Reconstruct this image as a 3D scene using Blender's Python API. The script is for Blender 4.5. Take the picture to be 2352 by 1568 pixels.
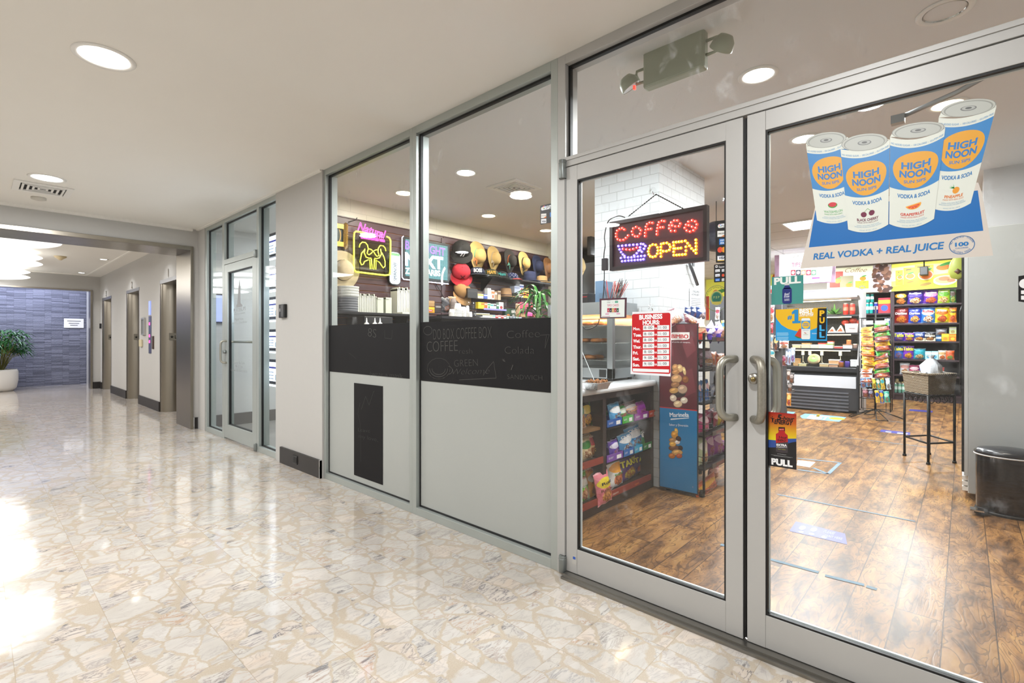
import bpy, math, random
from mathutils import Vector, Matrix
random.seed(7)
SC = bpy.context.scene
COL = SC.collection
for _o in list(bpy.data.objects):
    bpy.data.objects.remove(_o)

# ---------------------------------------------------------------- camera
F = 1134.0; CX = 1176.0; HY = 777.0; EYE = 1.21
YAW = math.atan2(1238, F)
cam_d = bpy.data.cameras.new('camera'); cam = bpy.data.objects.new('camera', cam_d); COL.objects.link(cam)
cam.location = (0, 0, EYE); cam.rotation_euler = (math.pi/2, 0, -YAW)
cam_d.sensor_width = 36; cam_d.lens = 36*F/2352; cam_d.shift_y = -7/2352
cam_d.clip_start = .05; cam_d.clip_end = 200
SC.camera = cam
FW = (math.sin(YAW), math.cos(YAW)); RT = (FW[1], -FW[0])

# ---------------------------------------------------------------- world, exposure
W = bpy.data.worlds.new('world'); SC.world = W; W.use_nodes = True
W.node_tree.nodes['Background'].inputs[0].default_value = (.95, .97, 1, 1)
W.node_tree.nodes['Background'].inputs[1].default_value = .8
SC.view_settings.view_transform = 'Standard'; SC.view_settings.look = 'None'
SC.view_settings.gamma = 1; SC.view_settings.exposure = 0.0
SC.view_settings.use_curve_mapping = False
cy = SC.cycles
cy.use_denoising = True; cy.use_adaptive_sampling = True; cy.adaptive_threshold = .03; cy.max_bounces = 12; cy.diffuse_bounces = 5; cy.glossy_bounces = 5
cy.transparent_max_bounces = 24; cy.transmission_bounces = 8
cy.sample_clamp_indirect = 6; cy.caustics_reflective = False; cy.caustics_refractive = False

def P(u, v, ax, val):
    """point where the sight line through a photo pixel meets the plane ax = val"""
    a = (u-CX)/F; b = (HY-v)/F
    d = (FW[0]+a*RT[0], FW[1]+a*RT[1], b); o = (0, 0, EYE); i = 'xyz'.index(ax)
    t = (val-o[i])/d[i]
    return Vector([o[k]+t*d[k] for k in range(3)])

def lin(c): return c/12.92 if c <= .04045 else ((c+.055)/1.055)**2.4
def H(h, a=1):
    h = h.lstrip('#')
    if len(h) == 3: h = ''.join(x*2 for x in h)
    return (lin(int(h[0:2], 16)/255), lin(int(h[2:4], 16)/255), lin(int(h[4:6], 16)/255), a)

MATS = {}
def nmat(name):
    m = bpy.data.materials.new(name); m.use_nodes = True; nt = m.node_tree
    return m, nt, nt.nodes['Principled BSDF']
def nd(nt, t, ins=None, **kw):
    n = nt.nodes.new(t)
    for k, v in kw.items(): setattr(n, k, v)
    for k, v in (ins or {}).items():
        if hasattr(v, 'is_linked') or isinstance(v, bpy.types.NodeSocket): nt.links.new(v, n.inputs[k])
        else: n.inputs[k].default_value = v
    return n
def mth(nt, op, a, b=0.0, c=0.0, clamp=False):
    n = nd(nt, 'ShaderNodeMath', {0: a, 1: b, 2: c}, operation=op); n.use_clamp = clamp; return n.outputs[0]
def mixc(nt, f, a, b, mode='MIX'):
    n = nt.nodes.new('ShaderNodeMix'); n.data_type = 'RGBA'; n.blend_type = mode
    for i, v in ((0, f), (6, a), (7, b)):
        if isinstance(v, bpy.types.NodeSocket): nt.links.new(v, n.inputs[i])
        else: n.inputs[i].default_value = v
    return n.outputs[2]
def ramp(nt, f, stops, interp='LINEAR'):
    n = nt.nodes.new('ShaderNodeValToRGB'); cr = n.color_ramp; cr.interpolation = interp
    while len(cr.elements) < len(stops): cr.elements.new(.5)
    for e, (p, c) in zip(cr.elements, stops): e.position = p; e.color = c
    nt.links.new(f, n.inputs[0]); return n.outputs[0]
def noise(nt, vec, scale, detail=4, rough=.5, dist=0, out=0):
    n = nd(nt, 'ShaderNodeTexNoise', {'Scale': scale, 'Detail': detail, 'Roughness': rough, 'Distortion': dist})
    if vec is not None: nt.links.new(vec, n.inputs['Vector'])
    return n.outputs[out]

def mat(key, hexc=None, rough=.5, metal=0, emit=0, ehex=None, alpha=1, bump=0, bscale=60, var=0, spec=.5, coat=0):
    if key in MATS: return MATS[key]
    m, nt, b = nmat(key); c = H(hexc or '808080')
    b.inputs['Base Color'].default_value = c; b.inputs['Roughness'].default_value = rough
    b.inputs['Metallic'].default_value = metal; b.inputs['Specular IOR Level'].default_value = spec
    b.inputs['Coat Weight'].default_value = coat
    if alpha < 1: b.inputs['Alpha'].default_value = alpha
    if emit:
        b.inputs['Emission Color'].default_value = H(ehex or hexc); b.inputs['Emission Strength'].default_value = emit
    if bump or var:
        tc = nd(nt, 'ShaderNodeTexCoord').outputs['Object']
        nz = noise(nt, tc, bscale, 4)
        if bump:
            bn = nd(nt, 'ShaderNodeBump', {'Strength': bump, 'Distance': .004, 'Height': nz})
            nt.links.new(bn.outputs[0], b.inputs['Normal'])
        if var:
            n2 = noise(nt, tc, bscale*.2, 5)
            k = (1-var)
            nt.links.new(mixc(nt, n2, (c[0]*k, c[1]*k, c[2]*k, 1), (min(1, c[0]*(1+var)), min(1, c[1]*(1+var)), min(1, c[2]*(1+var)), 1)), b.inputs['Base Color'])
    MATS[key] = m; return m
def brushed(key, hexc, rough=.3, along='z', metal=1):
    if key in MATS: return MATS[key]
    m, nt, b = nmat(key); b.inputs['Metallic'].default_value = metal
    tc = nd(nt, 'ShaderNodeTexCoord').outputs['Object']
    s = {'z': (60, 60, 1.2), 'x': (1.2, 60, 60), 'y': (60, 1.2, 60)}[along]
    mp = nd(nt, 'ShaderNodeMapping', {'Vector': tc, 'Scale': s}).outputs[0]
    nz = noise(nt, mp, 6, 3); c = H(hexc)
    nt.links.new(mixc(nt, nz, tuple(x*.98 for x in c[:3])+(1,), tuple(min(1, x*1.02) for x in c[:3])+(1,)), b.inputs['Base Color'])
    nt.links.new(mth(nt, 'MULTIPLY_ADD', nz, .04, rough-.02), b.inputs['Roughness'])
    MATS[key] = m; return m
def glassmat(key, tint=(.97, .98, .975), rough=.0, refl=1.0, smudge=0):
    if key in MATS: return MATS[key]
    m, nt, b = nmat(key); nt.nodes.remove(b); out = nt.nodes['Material Output']
    tr = nd(nt, 'ShaderNodeBsdfTransparent', {'Color': tint+(1,)}).outputs[0]
    gl = nd(nt, 'ShaderNodeBsdfGlossy', {'Roughness': rough}).outputs[0]
    ge = nd(nt, 'ShaderNodeNewGeometry')
    dt = nd(nt, 'ShaderNodeVectorMath', {0: ge.outputs['Normal'], 1: ge.outputs['Incoming']}, operation='DOT_PRODUCT').outputs['Value']
    fr = mth(nt, 'MULTIPLY_ADD', mth(nt, 'POWER', mth(nt, 'SUBTRACT', 1, mth(nt, 'ABSOLUTE', dt)), 5), .96, .04)
    mx = nd(nt, 'ShaderNodeMixShader', {0: mth(nt, 'MULTIPLY', fr, refl), 1: tr, 2: gl}).outputs[0]
    if smudge:
        tc = nd(nt, 'ShaderNodeTexCoord').outputs['Object']
        mp = nd(nt, 'ShaderNodeMapping', {'Vector': tc, 'Scale': (1, 1, .7)}).outputs[0]
        n1 = noise(nt, mp, 9, 8, .65, .4); n2 = noise(nt, tc, 1.7, 3)
        f = mth(nt, 'MULTIPLY', mth(nt, 'SUBTRACT', n1,   .57, clamp=True), mth(nt, 'SUBTRACT', n2, .50, clamp=True))
        f = mth(nt, 'MULTIPLY', f, smudge, clamp=True)
        df = nd(nt, 'ShaderNodeBsdfDiffuse', {'Color': (.85, .87, .9, 1)}).outputs[0]
        mx = nd(nt, 'ShaderNodeMixShader', {0: f, 1: mx, 2: df}).outputs[0]
    nt.links.new(mx, out.inputs[0]); MATS[key] = m; return m
def paint(h):
    """flat printed ink / plastic of one colour"""
    return mat('ink_'+h, h, .42)

# ---------------------------------------------------------------- text
_G = {}
def glyph(s, bold=0., shear=0., sp=1.):
    if 'M' in s and bold > 0: bold = 0.
    k = (s, bold, shear, sp)
    if k in _G: return _G[k]
    cu = bpy.data.curves.new('t', 'FONT'); cu.body = s; cu.size = 1; cu.offset = bold; cu.shear = shear
    cu.space_character = sp; cu.resolution_u = 4
    ob = bpy.data.objects.new('t', cu); me = ob.to_mesh()
    vs = [(v.co.x, v.co.y) for v in me.vertices]; fs = [tuple(p.vertices) for p in me.polygons]
    ob.to_mesh_clear(); bpy.data.objects.remove(ob); bpy.data.curves.remove(cu)
    x0 = min(v[0] for v in vs) if vs else 0; x1 = max(v[0] for v in vs) if vs else 1
    _G[k] = ([(x-x0, y) for x, y in vs], fs, max(x1-x0, 1e-4)); return _G[k]
CAP = None

class Plane:
    """a flat face standing in the room: local a to the right, b up, n toward the viewer"""
    def __init__(s, ax, val):
        s.ax, s.val = ax, val
        c = {'x': ((0, -1, 0), (0, 0, 1), (-1, 0, 0), (val, 0, 0)), 'y': ((1, 0, 0), (0, 0, 1), (0, -1, 0), (0, val, 0)),
             'z': ((0, -1, 0), (1, 0, 0), (0, 0, 1), (0, 0, val))}[ax]
        s.T = Matrix(((c[0][0], c[1][0], c[2][0], c[3][0]), (c[0][1], c[1][1], c[2][1], c[3][1]), (c[0][2], c[1][2], c[2][2], c[3][2]), (0, 0, 0, 1)))
    def ab(s, u, v):
        p = P(u, v, s.ax, s.val)
        return {'x': (-p.y, p.z), 'y': (p.x, p.z), 'z': (-p.y, p.x)}[s.ax]

class M:
    def __init__(s, T=None):
        s.v = []; s.f = []; s.mi = []; s.uv = []; s.sm = []; s.mats = []; s.cur = 0; s.T = T or Matrix(); s.hasuv = False
    def c(s, k):
        m = paint(k) if isinstance(k, str) else k
        if m not in s.mats: s.mats.append(m)
        s.cur = s.mats.index(m); return s
    def add(s, vs, fs, smooth=False, uvs=None):
        o = len(s.v); T = s.T
        s.v += [T @ Vector(v) for v in vs]
        for i, f in enumerate(fs):
            s.f.append([o+j for j in f]); s.mi.append(s.cur); s.sm.append(smooth)
            if uvs: s.hasuv = True
            s.uv.append([uvs[j] for j in f] if uvs else None)
        return s
    def box(s, x0, y0, z0, x1, y1, z1):
        x0, x1 = sorted((x0, x1)); y0, y1 = sorted((y0, y1)); z0, z1 = sorted((z0, z1))
        vs = [(x, y, z) for z in (z0, z1) for y in (y0, y1) for x in (x0, x1)]
        return s.add(vs, [(0, 2, 3, 1), (4, 5, 7, 6), (0, 1, 5, 4), (2, 6, 7, 3), (0, 4, 6, 2), (1, 3, 7, 5)])
    def ring(s, x0, y0, z0, x1, y1, z1, w, axis='x', wt=None, wb=None):
        """rectangular frame in the plane normal to axis"""
        wt = w if wt is None else wt; wb = w if wb is None else wb
        if axis == 'x':
            s.box(x0, y0, z0, x1, y0+w, z1); s.box(x0, y1-w, z0, x1, y1, z1)
            s.box(x0, y0+w, z0, x1, y1-w, z0+wb); s.box(x0, y0+w, z1-wt, x1, y1-w, z1)
        elif axis == 'y':
            s.box(x0, y0, z0, x0+w, y1, z1); s.box(x1-w, y0, z0, x1, y1, z1)
            s.box(x0+w, y0, z0, x1-w, y1, z0+wb); s.box(x0+w, y0, z1-wt, x1-w, y1, z1)
        else:
            s.box(x0, y0, z0, x0+w, y1, z1); s.box(x1-w, y0, z0, x1, y1, z1)
            s.box(x0+w, y0, z0, x1-w, y0+wb, z1); s.box(x0+w, y1-wt, z0, x1-w, y1, z1)
        return s
    def lathe(s, prof, n=24, c=(0, 0, 0), axis='z', caps=True, sx=1, sy=1):
        vs = []
        for r, z in prof:
            for i in range(n):
                a = 2*math.pi*i/n; p = (r*math.cos(a)*sx, r*math.sin(a)*sy, z)
                if axis == 'y': p = (p[0], -p[2], p[1])
                if axis == 'x': p = (-p[2], p[0], p[1])
                vs.append((p[0]+c[0], p[1]+c[1], p[2]+c[2]))
        fs = []; k = len(prof)
        for j in range(k-1):
            for i in range(n):
                a, b = j*n+i, j*n+(i+1) % n; fs.append((a, b, b+n, a+n))
        s.add(vs, fs, True)
        if caps:
            o = len(s.v)-len(vs)
            for j, rev in ((0, 1), (k-1, 0)):
                if prof[j][0] > 1e-5:
                    ix = [o+j*n+i for i in range(n)]
                    s.f.append(ix[::-1] if rev else ix); s.mi.append(s.cur); s.sm.append(False); s.uv.append(None)
        return s
    def tube(s, pts, r, n=8, cap=True):
        pts = [Vector(p) for p in pts]; rs = r if isinstance(r, (list, tuple)) else [r]*len(pts)
        vs = []; up = None
        for i, p in enumerate(pts):
            d = (pts[min(i+1, len(pts)-1)]-pts[max(i-1, 0)])
            if d.length < 1e-9: d = Vector((0, 0, 1))
            d.normalize()
            if up is None: up = Vector((0, 0, 1)) if abs(d.z) < .9 else Vector((1, 0, 0))
            x = d.cross(up).normalized(); up = x.cross(d).normalized()
            for k in range(n):
                a = 2*math.pi*k/n; vs.append(p+(x*math.cos(a)+up*math.sin(a))*rs[i])
        fs = [(j*n+i, j*n+(i+1) % n, (j+1)*n+(i+1) % n, (j+1)*n+i) for j in range(len(pts)-1) for i in range(n)]
        if cap: fs += [tuple(range(n))[::-1], tuple((len(pts)-1)*n+i for i in range(n))]
        return s.add([tuple(v) for v in vs], fs, n > 4)
    def prism(s, poly, z0, z1):
        n = len(poly); vs = [(x, y, z0) for x, y in poly]+[(x, y, z1) for x, y in poly]
        fs = [tuple(range(n))[::-1], tuple(range(n, 2*n))]+[(i, (i+1) % n, n+(i+1) % n, n+i) for i in range(n)]
        return s.add(vs, fs)
    # flat artwork in the local a-b plane
    def q(s, pts, z=0.001):
        return s.add([(x, y, z) for x, y in pts], [tuple(range(len(pts)))])
    def r(s, x0, y0, x1, y1, z=.001):
        x0, x1 = sorted((x0, x1)); y0, y1 = sorted((y0, y1))
        return s.q([(x0, y0), (x1, y0), (x1, y1), (x0, y1)], z)
    def e(s, cx, cy, rx, ry, z=.001, n=28, a0=0, a1=360, rot=0):
        full = abs(a1-a0) >= 360; k = n if full else n+1; cr, sr = math.cos(rot), math.sin(rot)
        pts = []
        for i in range(k):
            a = math.radians(a0+(a1-a0)*i/n); x, y = rx*math.cos(a), ry*math.sin(a); pts.append((cx+x*cr-y*sr, cy+x*sr+y*cr))
        return s.q(pts, z)
    def arc(s, cx, cy, rx, ry, w, z=.001, a0=0, a1=360, n=36):
        vs = []; fs = []
        for i in range(n+1):
            a = math.radians(a0+(a1-a0)*i/n); ca, sa = math.cos(a), math.sin(a)
            vs += [(cx+rx*ca, cy+ry*sa, z), (cx+(rx-w)*ca, cy+(ry-w)*sa, z)]
            if i: fs.append((2*i-2, 2*i, 2*i+1, 2*i-1))
        return s.add(vs, fs)
    def line(s, pts, w, z=.001):
        for (x0, y0), (x1, y1) in zip(pts, pts[1:]):
            L = math.hypot(x1-x0, y1-y0) or 1; dx, dy = -(y1-y0)/L*w/2, (x1-x0)/L*w/2
            s.q([(x0+dx, y0+dy), (x0-dx, y0-dy), (x1-dx, y1-dy), (x1+dx, y1+dy)], z)
        return s
    def t(s, txt, x, y, h, w=None, z=.0015, al='c', bold=0, shear=0, rot=0, sp=1, fn=None):
        """text, cap height h, optional fitted width w"""
        if 'M' in txt and bold > .012 and not fn:
            for i in (-1, 1): s.t(txt, x+i*bold*h/.69*.8*math.cos(rot), y+i*bold*h/.69*.8*math.sin(rot), h, w, z+(i+1)*.0002, al, 0, shear, rot, sp)
            return s
        vs, fs, wd = glyph(txt, bold, shear, sp); k = h/.69; kx = k if w is None else w/wd; W_ = wd*kx
        ox = {'c': -W_/2, 'l': 0, 'r': -W_}[al]; cr, sr = math.cos(rot), math.sin(rot); out = []
        for a, b in vs:
            a = a*kx+ox; b = b*k; p = (x+a*cr-b*sr, y+a*sr+b*cr, z)
            out.append(fn(*p) if fn else p)
        return s.add(out, fs)
    # the same, taking its place on a Plane from the photograph
    def tp(s, pl, txt, p0, p1, hpx, z=.0015, **kw):
        a0, b0 = pl.ab(*p0); a1, b1 = pl.ab(*p1); mu, mv = (p0[0]+p1[0])/2, (p0[1]+p1[1])/2
        h = math.hypot(*(x-y for x, y in zip(pl.ab(mu, mv-hpx), pl.ab(mu, mv))))
        return s.t(txt, a0, b0, h, math.hypot(a1-a0, b1-b0), z, 'l', rot=math.atan2(b1-b0, a1-a0), **kw)
    def qp(s, pl, pts, z=.001): return s.q([pl.ab(*p) for p in pts], z)
    def build(s, name, m=None, parent=None, bevel=0, smooth=None):
        if m is not None: s.mats = [m]; s.mi = [0]*len(s.f)
        me = bpy.data.meshes.new(name); me.from_pydata([tuple(v) for v in s.v], [], s.f)
        for x in s.mats: me.materials.append(x)
        me.polygons.foreach_set('material_index', s.mi)
        me.polygons.foreach_set('use_smooth', s.sm if smooth is None else [smooth]*len(s.f))
        if s.hasuv:
            ul = me.uv_layers.new(name='UVMap')
            for p, uv in zip(me.polygons, s.uv):
                if uv:
                    for li, c in zip(p.loop_indices, uv): ul.data[li].uv = c
        me.update()
        o = bpy.data.objects.new(name, me); COL.objects.link(o)
        if parent is not None:
            o.parent = parent
            if parent.name in WPAR: o.matrix_parent_inverse = WPAR[parent.name].inverted()
        if bevel:
            b = o.modifiers.new('bevel', 'BEVEL'); b.width = bevel; b.segments = 2; b.limit_method = 'ANGLE'
            b.harden_normals = False
        return o
def smooth(pts, k=6):
    """rounded course through the given points"""
    q = [Vector(p) for p in pts]; q = [q[0]]+q+[q[-1]]; o = []
    for i in range(1, len(q)-2):
        a, b, c, d = q[i-1:i+3]
        for j in range(k):
            s = j/k; o.append(.5*((2*b)+(c-a)*s+(2*a-5*b+4*c-d)*s*s+(3*b-a-3*c+d)*s**3))
    return o+[q[-2]]
WPAR = {}
def tag(o, label, cat, group=None, kind=None):
    if label: o['label'] = label
    if cat: o['category'] = cat
    if group: o['group'] = group
    if kind: o['kind'] = kind
    return o
def thing(name, label, cat, loc=(0, 0, 0), group=None, kind=None, rz=0, world=True):
    """an Empty at the thing's base; world=True: its parts are written in room coordinates"""
    o = bpy.data.objects.new(name, None); COL.objects.link(o); o.empty_display_size = .05
    o.location = loc; o.rotation_euler = (0, 0, rz)
    if world: WPAR[o.name] = Matrix.Translation(loc) @ Matrix.Rotation(rz, 4, 'Z')
    return tag(o, label, cat, group, kind)
def struct(o, label=None): o['kind'] = 'structure'; return tag(o, label, None)
def bx(name, m, a, b, parent=None, bevel=0):
    return M().box(*a, *b).build(name, m, parent, bevel)
def copytree(o, loc, label=None, rz=None, scale=None):
    c = o.copy(); COL.objects.link(c); c.location = loc
    if rz is not None: c.rotation_euler = (0, 0, rz)
    if scale: c.scale = scale
    if label: c['label'] = label
    for ch in list(o.children):
        d = ch.copy(); COL.objects.link(d); d.parent = c
        for g in list(ch.children):
            e = g.copy(); COL.objects.link(e); e.parent = d
    return c
def area(parent, loc, size, power, color=(1, 1, 1), shape='DISK', rot=(0, 0, 0), size_y=None, spread=None):
    d = bpy.data.lights.new('lamp', 'AREA'); d.shape = shape; d.size = size; d.energy = power; d.color = color
    if size_y: d.size_y = size_y
    if spread: d.spread = spread
    o = bpy.data.objects.new('lamp_or_fill', d); COL.objects.link(o); o.location = loc; o.rotation_euler = rot
    if parent is not None:
        o.parent = parent
        if parent.name in WPAR: o.matrix_parent_inverse = WPAR[parent.name].inverted()
    return o
# ================================================================ materials of the shell
def marble():
    m, nt, b = nmat('polished_marble_terrazzo')
    g = nd(nt, 'ShaderNodeNewGeometry').outputs['Position']
    mp = nd(nt, 'ShaderNodeMapping', {'Vector': g, 'Location': (-1.542, -1.457, 0)}).outputs[0]
    sc = nd(nt, 'ShaderNodeVectorMath', {0: mp, 1: (1/.288, 1/.298, 1)}, operation='MULTIPLY').outputs[0]
    fl = nd(nt, 'ShaderNodeVectorMath', {0: sc}, operation='FLOOR').outputs[0]
    fr = nd(nt, 'ShaderNodeVectorMath', {0: sc}, operation='FRACTION').outputs[0]
    wn = nd(nt, 'ShaderNodeTexWhiteNoise', {'Vector': fl}, noise_dimensions='3D').outputs['Color']
    off = nd(nt, 'ShaderNodeVectorMath', {0: wn, 1: (37, 41, 0)}, operation='MULTIPLY').outputs[0]
    base = nd(nt, 'ShaderNodeVectorMath', {0: g, 1: off}, operation='ADD').outputs[0]
    wob = noise(nt, base, 14, 3, out=1)
    wv = nd(nt, 'ShaderNodeVectorMath', {0: wob, 1: (.06, .06, 0)}, operation='MULTIPLY').outputs[0]
    wv2 = nd(nt, 'ShaderNodeVectorMath', {0: noise(nt, base, 55, 3, out=1), 1: (.018, .018, 0)}, operation='MULTIPLY').outputs[0]
    wv = nd(nt, 'ShaderNodeVectorMath', {0: wv, 1: wv2}, operation='ADD').outputs[0]
    bw = nd(nt, 'ShaderNodeVectorMath', {0: base, 1: wv}, operation='ADD').outputs[0]
    st = nd(nt, 'ShaderNodeMapping', {'Vector': bw, 'Rotation': (0, 0, .5), 'Scale': (1.05, .68, 0)}).outputs[0]
    ve = nd(nt, 'ShaderNodeTexVoronoi', {'Vector': st, 'Scale': 8.8, 'Randomness': 1.0}, feature='DISTANCE_TO_EDGE').outputs[0]
    vc = nd(nt, 'ShaderNodeTexVoronoi', {'Vector': st, 'Scale': 8.8, 'Randomness': 1.0}, feature='F1').outputs['Color']
    sepc = nd(nt, 'ShaderNodeSeparateColor', {0: vc})
    gap = mth(nt, 'MULTIPLY_ADD', sepc.outputs[0], .055, .006)
    chip = mth(nt, 'MULTIPLY', mth(nt, 'MULTIPLY', mth(nt, 'SUBTRACT', ve, gap), 26, clamp=True), mth(nt, 'MULTIPLY_ADD', sepc.outputs[2], .3, .68), clamp=True)
    # veins: different turn in every chip
    vo = nd(nt, 'ShaderNodeVectorMath', {0: vc, 1: (9, 9, 9)}, operation='MULTIPLY').outputs[0]
    vp = nd(nt, 'ShaderNodeVectorMath', {0: base, 1: vo}, operation='ADD').outputs[0]
    vs = nd(nt, 'ShaderNodeMapping', {'Vector': vp, 'Rotation': (0, 0, .7), 'Scale': (6, 17, 1)}).outputs[0]
    vn = noise(nt, vs, 1.0, 8, .62, 1.3)
    ridge = mth(nt, 'ABSOLUTE', mth(nt, 'SUBTRACT', vn, .5))
    vein = ramp(nt, ridge, [(0, (1, 1, 1, 1)), (.010, (.75, .75, .75, 1)), (.03, (.18, .18, .18, 1)), (.09, (0, 0, 0, 1))])
    strong = mth(nt, 'MULTIPLY', vein, ramp(nt, sepc.outputs[1], [(.2, (.30, .30, .30, 1)), (.6, (.55, .55, .55, 1)), (.9, (1, 1, 1, 1))]))
    vtint = ramp(nt, sepc.outputs[2], [(0, H('97918d')), (.35, H('7c7f88')), (.6, H('b08a66')), (.8, H('8f8a8c')), (1, H('4c4d55'))])
    white = mixc(nt, noise(nt, vp, 7, 5), H('d2cfcb'), H('aca69f'))
    white = mixc(nt, mth(nt, 'MULTIPLY', ramp(nt, sepc.outputs[2], [(.75, (0, 0, 0, 1)), (.95, (.5, .5, .5, 1))]), noise(nt, vp, 16, 4)), white, H('d9b48c'))
    chipc = mixc(nt, strong, white, vtint)
    # dark mineral blots in a few chips
    bl = ramp(nt, noise(nt, vs, .9, 8, .75, .5), [(.55, (0, 0, 0, 1)), (.63, (1, 1, 1, 1))])
    pick = ramp(nt, sepc.outputs[1], [(.60, (0, 0, 0, 1)), (.70, (.85, .85, .85, 1))])
    chipc = mixc(nt, mth(nt, 'MULTIPLY', bl, pick), chipc, H('55565e'))
    bed = mixc(nt, noise(nt, g, 220, 2), H('a59887'), H('bfb3a2'))
    sp = ramp(nt, noise(nt, g, 330, 2), [(.70, (0, 0, 0, 1)), (.74, (.8, .8, .8, 1))])
    bed = mixc(nt, sp, bed, H('8d7a66'))
    col = mixc(nt, chip, bed, chipc)
    sx = nd(nt, 'ShaderNodeSeparateXYZ', {0: fr})
    jx = mth(nt, 'MINIMUM', sx.outputs[0], mth(nt, 'SUBTRACT', 1, sx.outputs[0]))
    jy = mth(nt, 'MINIMUM', sx.outputs[1], mth(nt, 'SUBTRACT', 1, sx.outputs[1]))
    j = mth(nt, 'LESS_THAN', mth(nt, 'MINIMUM', jx, jy), .0042)
    col = mixc(nt, mth(nt, 'MULTIPLY', j, .5), col, H('97876e'))
    nt.links.new(col, b.inputs['Base Color'])
    wx = noise(nt, g, 3.5, 4)
    nt.links.new(mth(nt, 'MULTIPLY_ADD', wx, .10, .035), b.inputs['Roughness'])
    b.inputs['IOR'].default_value = 1.55
    bn = nd(nt, 'ShaderNodeBump', {'Strength': .08, 'Distance': .02, 'Height': noise(nt, g, 4.0, 2)})
    nt.links.new(bn.outputs[0], b.inputs['Normal'])
    return m
def wood():
    m, nt, b = nmat('hickory_plank_laminate')
    g = nd(nt, 'ShaderNodeNewGeometry').outputs['Position']
    s = nd(nt, 'ShaderNodeSeparateXYZ', {0: g})
    row = mth(nt, 'MULTIPLY', mth(nt, 'ADD', s.outputs[1], -.066+1.63*5), 1/.163)
    ri = mth(nt, 'FLOOR', row); rf = mth(nt, 'FRACT', row)
    sh = nd(nt, 'ShaderNodeTexWhiteNoise', {'W': ri}, noise_dimensions='1D').outputs['Value']
    lx = mth(nt, 'MULTIPLY_ADD', s.outputs[0], 1/1.28, sh)
    li = mth(nt, 'FLOOR', lx); lf = mth(nt, 'FRACT', lx)
    idv = nd(nt, 'ShaderNodeCombineXYZ', {0: ri, 1: li}).outputs[0]
    rnd = nd(nt, 'ShaderNodeTexWhiteNoise', {'Vector': idv}, noise_dimensions='3D')
    off = nd(nt, 'ShaderNodeVectorMath', {0: rnd.outputs['Color'], 1: (50, 50, 50)}, operation='MULTIPLY').outputs[0]
    p = nd(nt, 'ShaderNodeVectorMath', {0: g, 1: off}, operation='ADD').outputs[0]
    st = nd(nt, 'ShaderNodeMapping', {'Vector': p, 'Scale': (2.2, 6.5, 1)}).outputs[0]
    big = noise(nt, st, 1.0, 3, .55, .6)
    rings = mth(nt, 'SINE', mth(nt, 'MULTIPLY', big, 95))
    gr = noise(nt, nd(nt, 'ShaderNodeMapping', {'Vector': p, 'Scale': (4, 60, 1)}).outputs[0], 1, 4, .6)
    c = ramp(nt, noise(nt, st, 1.6, 6, .62, .3), [(.32, H('422b17')), (.43, H('714e2e')), (.54, H('976c3e')), (.72, H('b48a52'))])
    c = mixc(nt, mth(nt, 'MULTIPLY', mth(nt, 'LESS_THAN', rings, -.80), .55), c, H('3c2413'))
    c = mixc(nt, mth(nt, 'MULTIPLY', gr, .22), c, H('5b4226'))
    c = mixc(nt, .55, c, mixc(nt, rnd.outputs['Value'], (.66, .66, .66, 1), (1.2, 1.2, 1.2, 1)), 'MULTIPLY')
    e1 = mth(nt, 'MINIMUM', rf, mth(nt, 'SUBTRACT', 1, rf)); e2 = mth(nt, 'MINIMUM', lf, mth(nt, 'SUBTRACT', 1, lf))
    j = mth(nt, 'MAXIMUM', mth(nt, 'LESS_THAN', e1, .014), mth(nt, 'LESS_THAN', e2, .0018))
    c = mixc(nt, mth(nt, 'MULTIPLY', j, .8), c, H('2a1709'))
    nt.links.new(c, b.inputs['Base Color'])
    nt.links.new(mth(nt, 'MULTIPLY_ADD', gr, .14, .27), b.inputs['Roughness'])
    h = mth(nt, 'ADD', mth(nt, 'MULTIPLY', rings, .25), gr)
    bn = nd(nt, 'ShaderNodeBump', {'Strength': .10, 'Distance': .002, 'Height': mth(nt, 'SUBTRACT', h, mth(nt, 'MULTIPLY', j, 2))})
    nt.links.new(bn.outputs[0], b.inputs['Normal'])
    return m
def tilewall(key, c1, grout, w, h, axis, rough=.12):
    """running-bond wall tile; axis = the horizontal direction the courses run along"""
    m, nt, b = nmat(key); g = nd(nt, 'ShaderNodeNewGeometry').outputs['Position']; s = nd(nt, 'ShaderNodeSeparateXYZ', {0: g})
    if axis == 'xy': hx = mth(nt, 'ADD', s.outputs[0], mth(nt, 'MULTIPLY', s.outputs[1], -1))
    else: hx = s.outputs['xyz'.index(axis)]
    v = nd(nt, 'ShaderNodeCombineXYZ', {0: hx, 1: s.outputs[2]}).outputs[0]
    br = nd(nt, 'ShaderNodeTexBrick', {'Vector': v, 'Color1': H(c1), 'Color2': tuple(x*.965 for x in H(c1)[:3])+(1,), 'Mortar': H(grout), 'Scale': 1,
            'Mortar Size': .0028, 'Mortar Smooth': .3, 'Brick Width': w, 'Row Height': h})
    nt.links.new(br.outputs[0], b.inputs['Base Color']); b.inputs['Roughness'].default_value = rough
    bn = nd(nt, 'ShaderNodeBump', {'Strength': .6, 'Distance': .002, 'Height': br.outputs[1]}); bn.invert = True
    nt.links.new(bn.outputs[0], b.inputs['Normal']); return m
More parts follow.
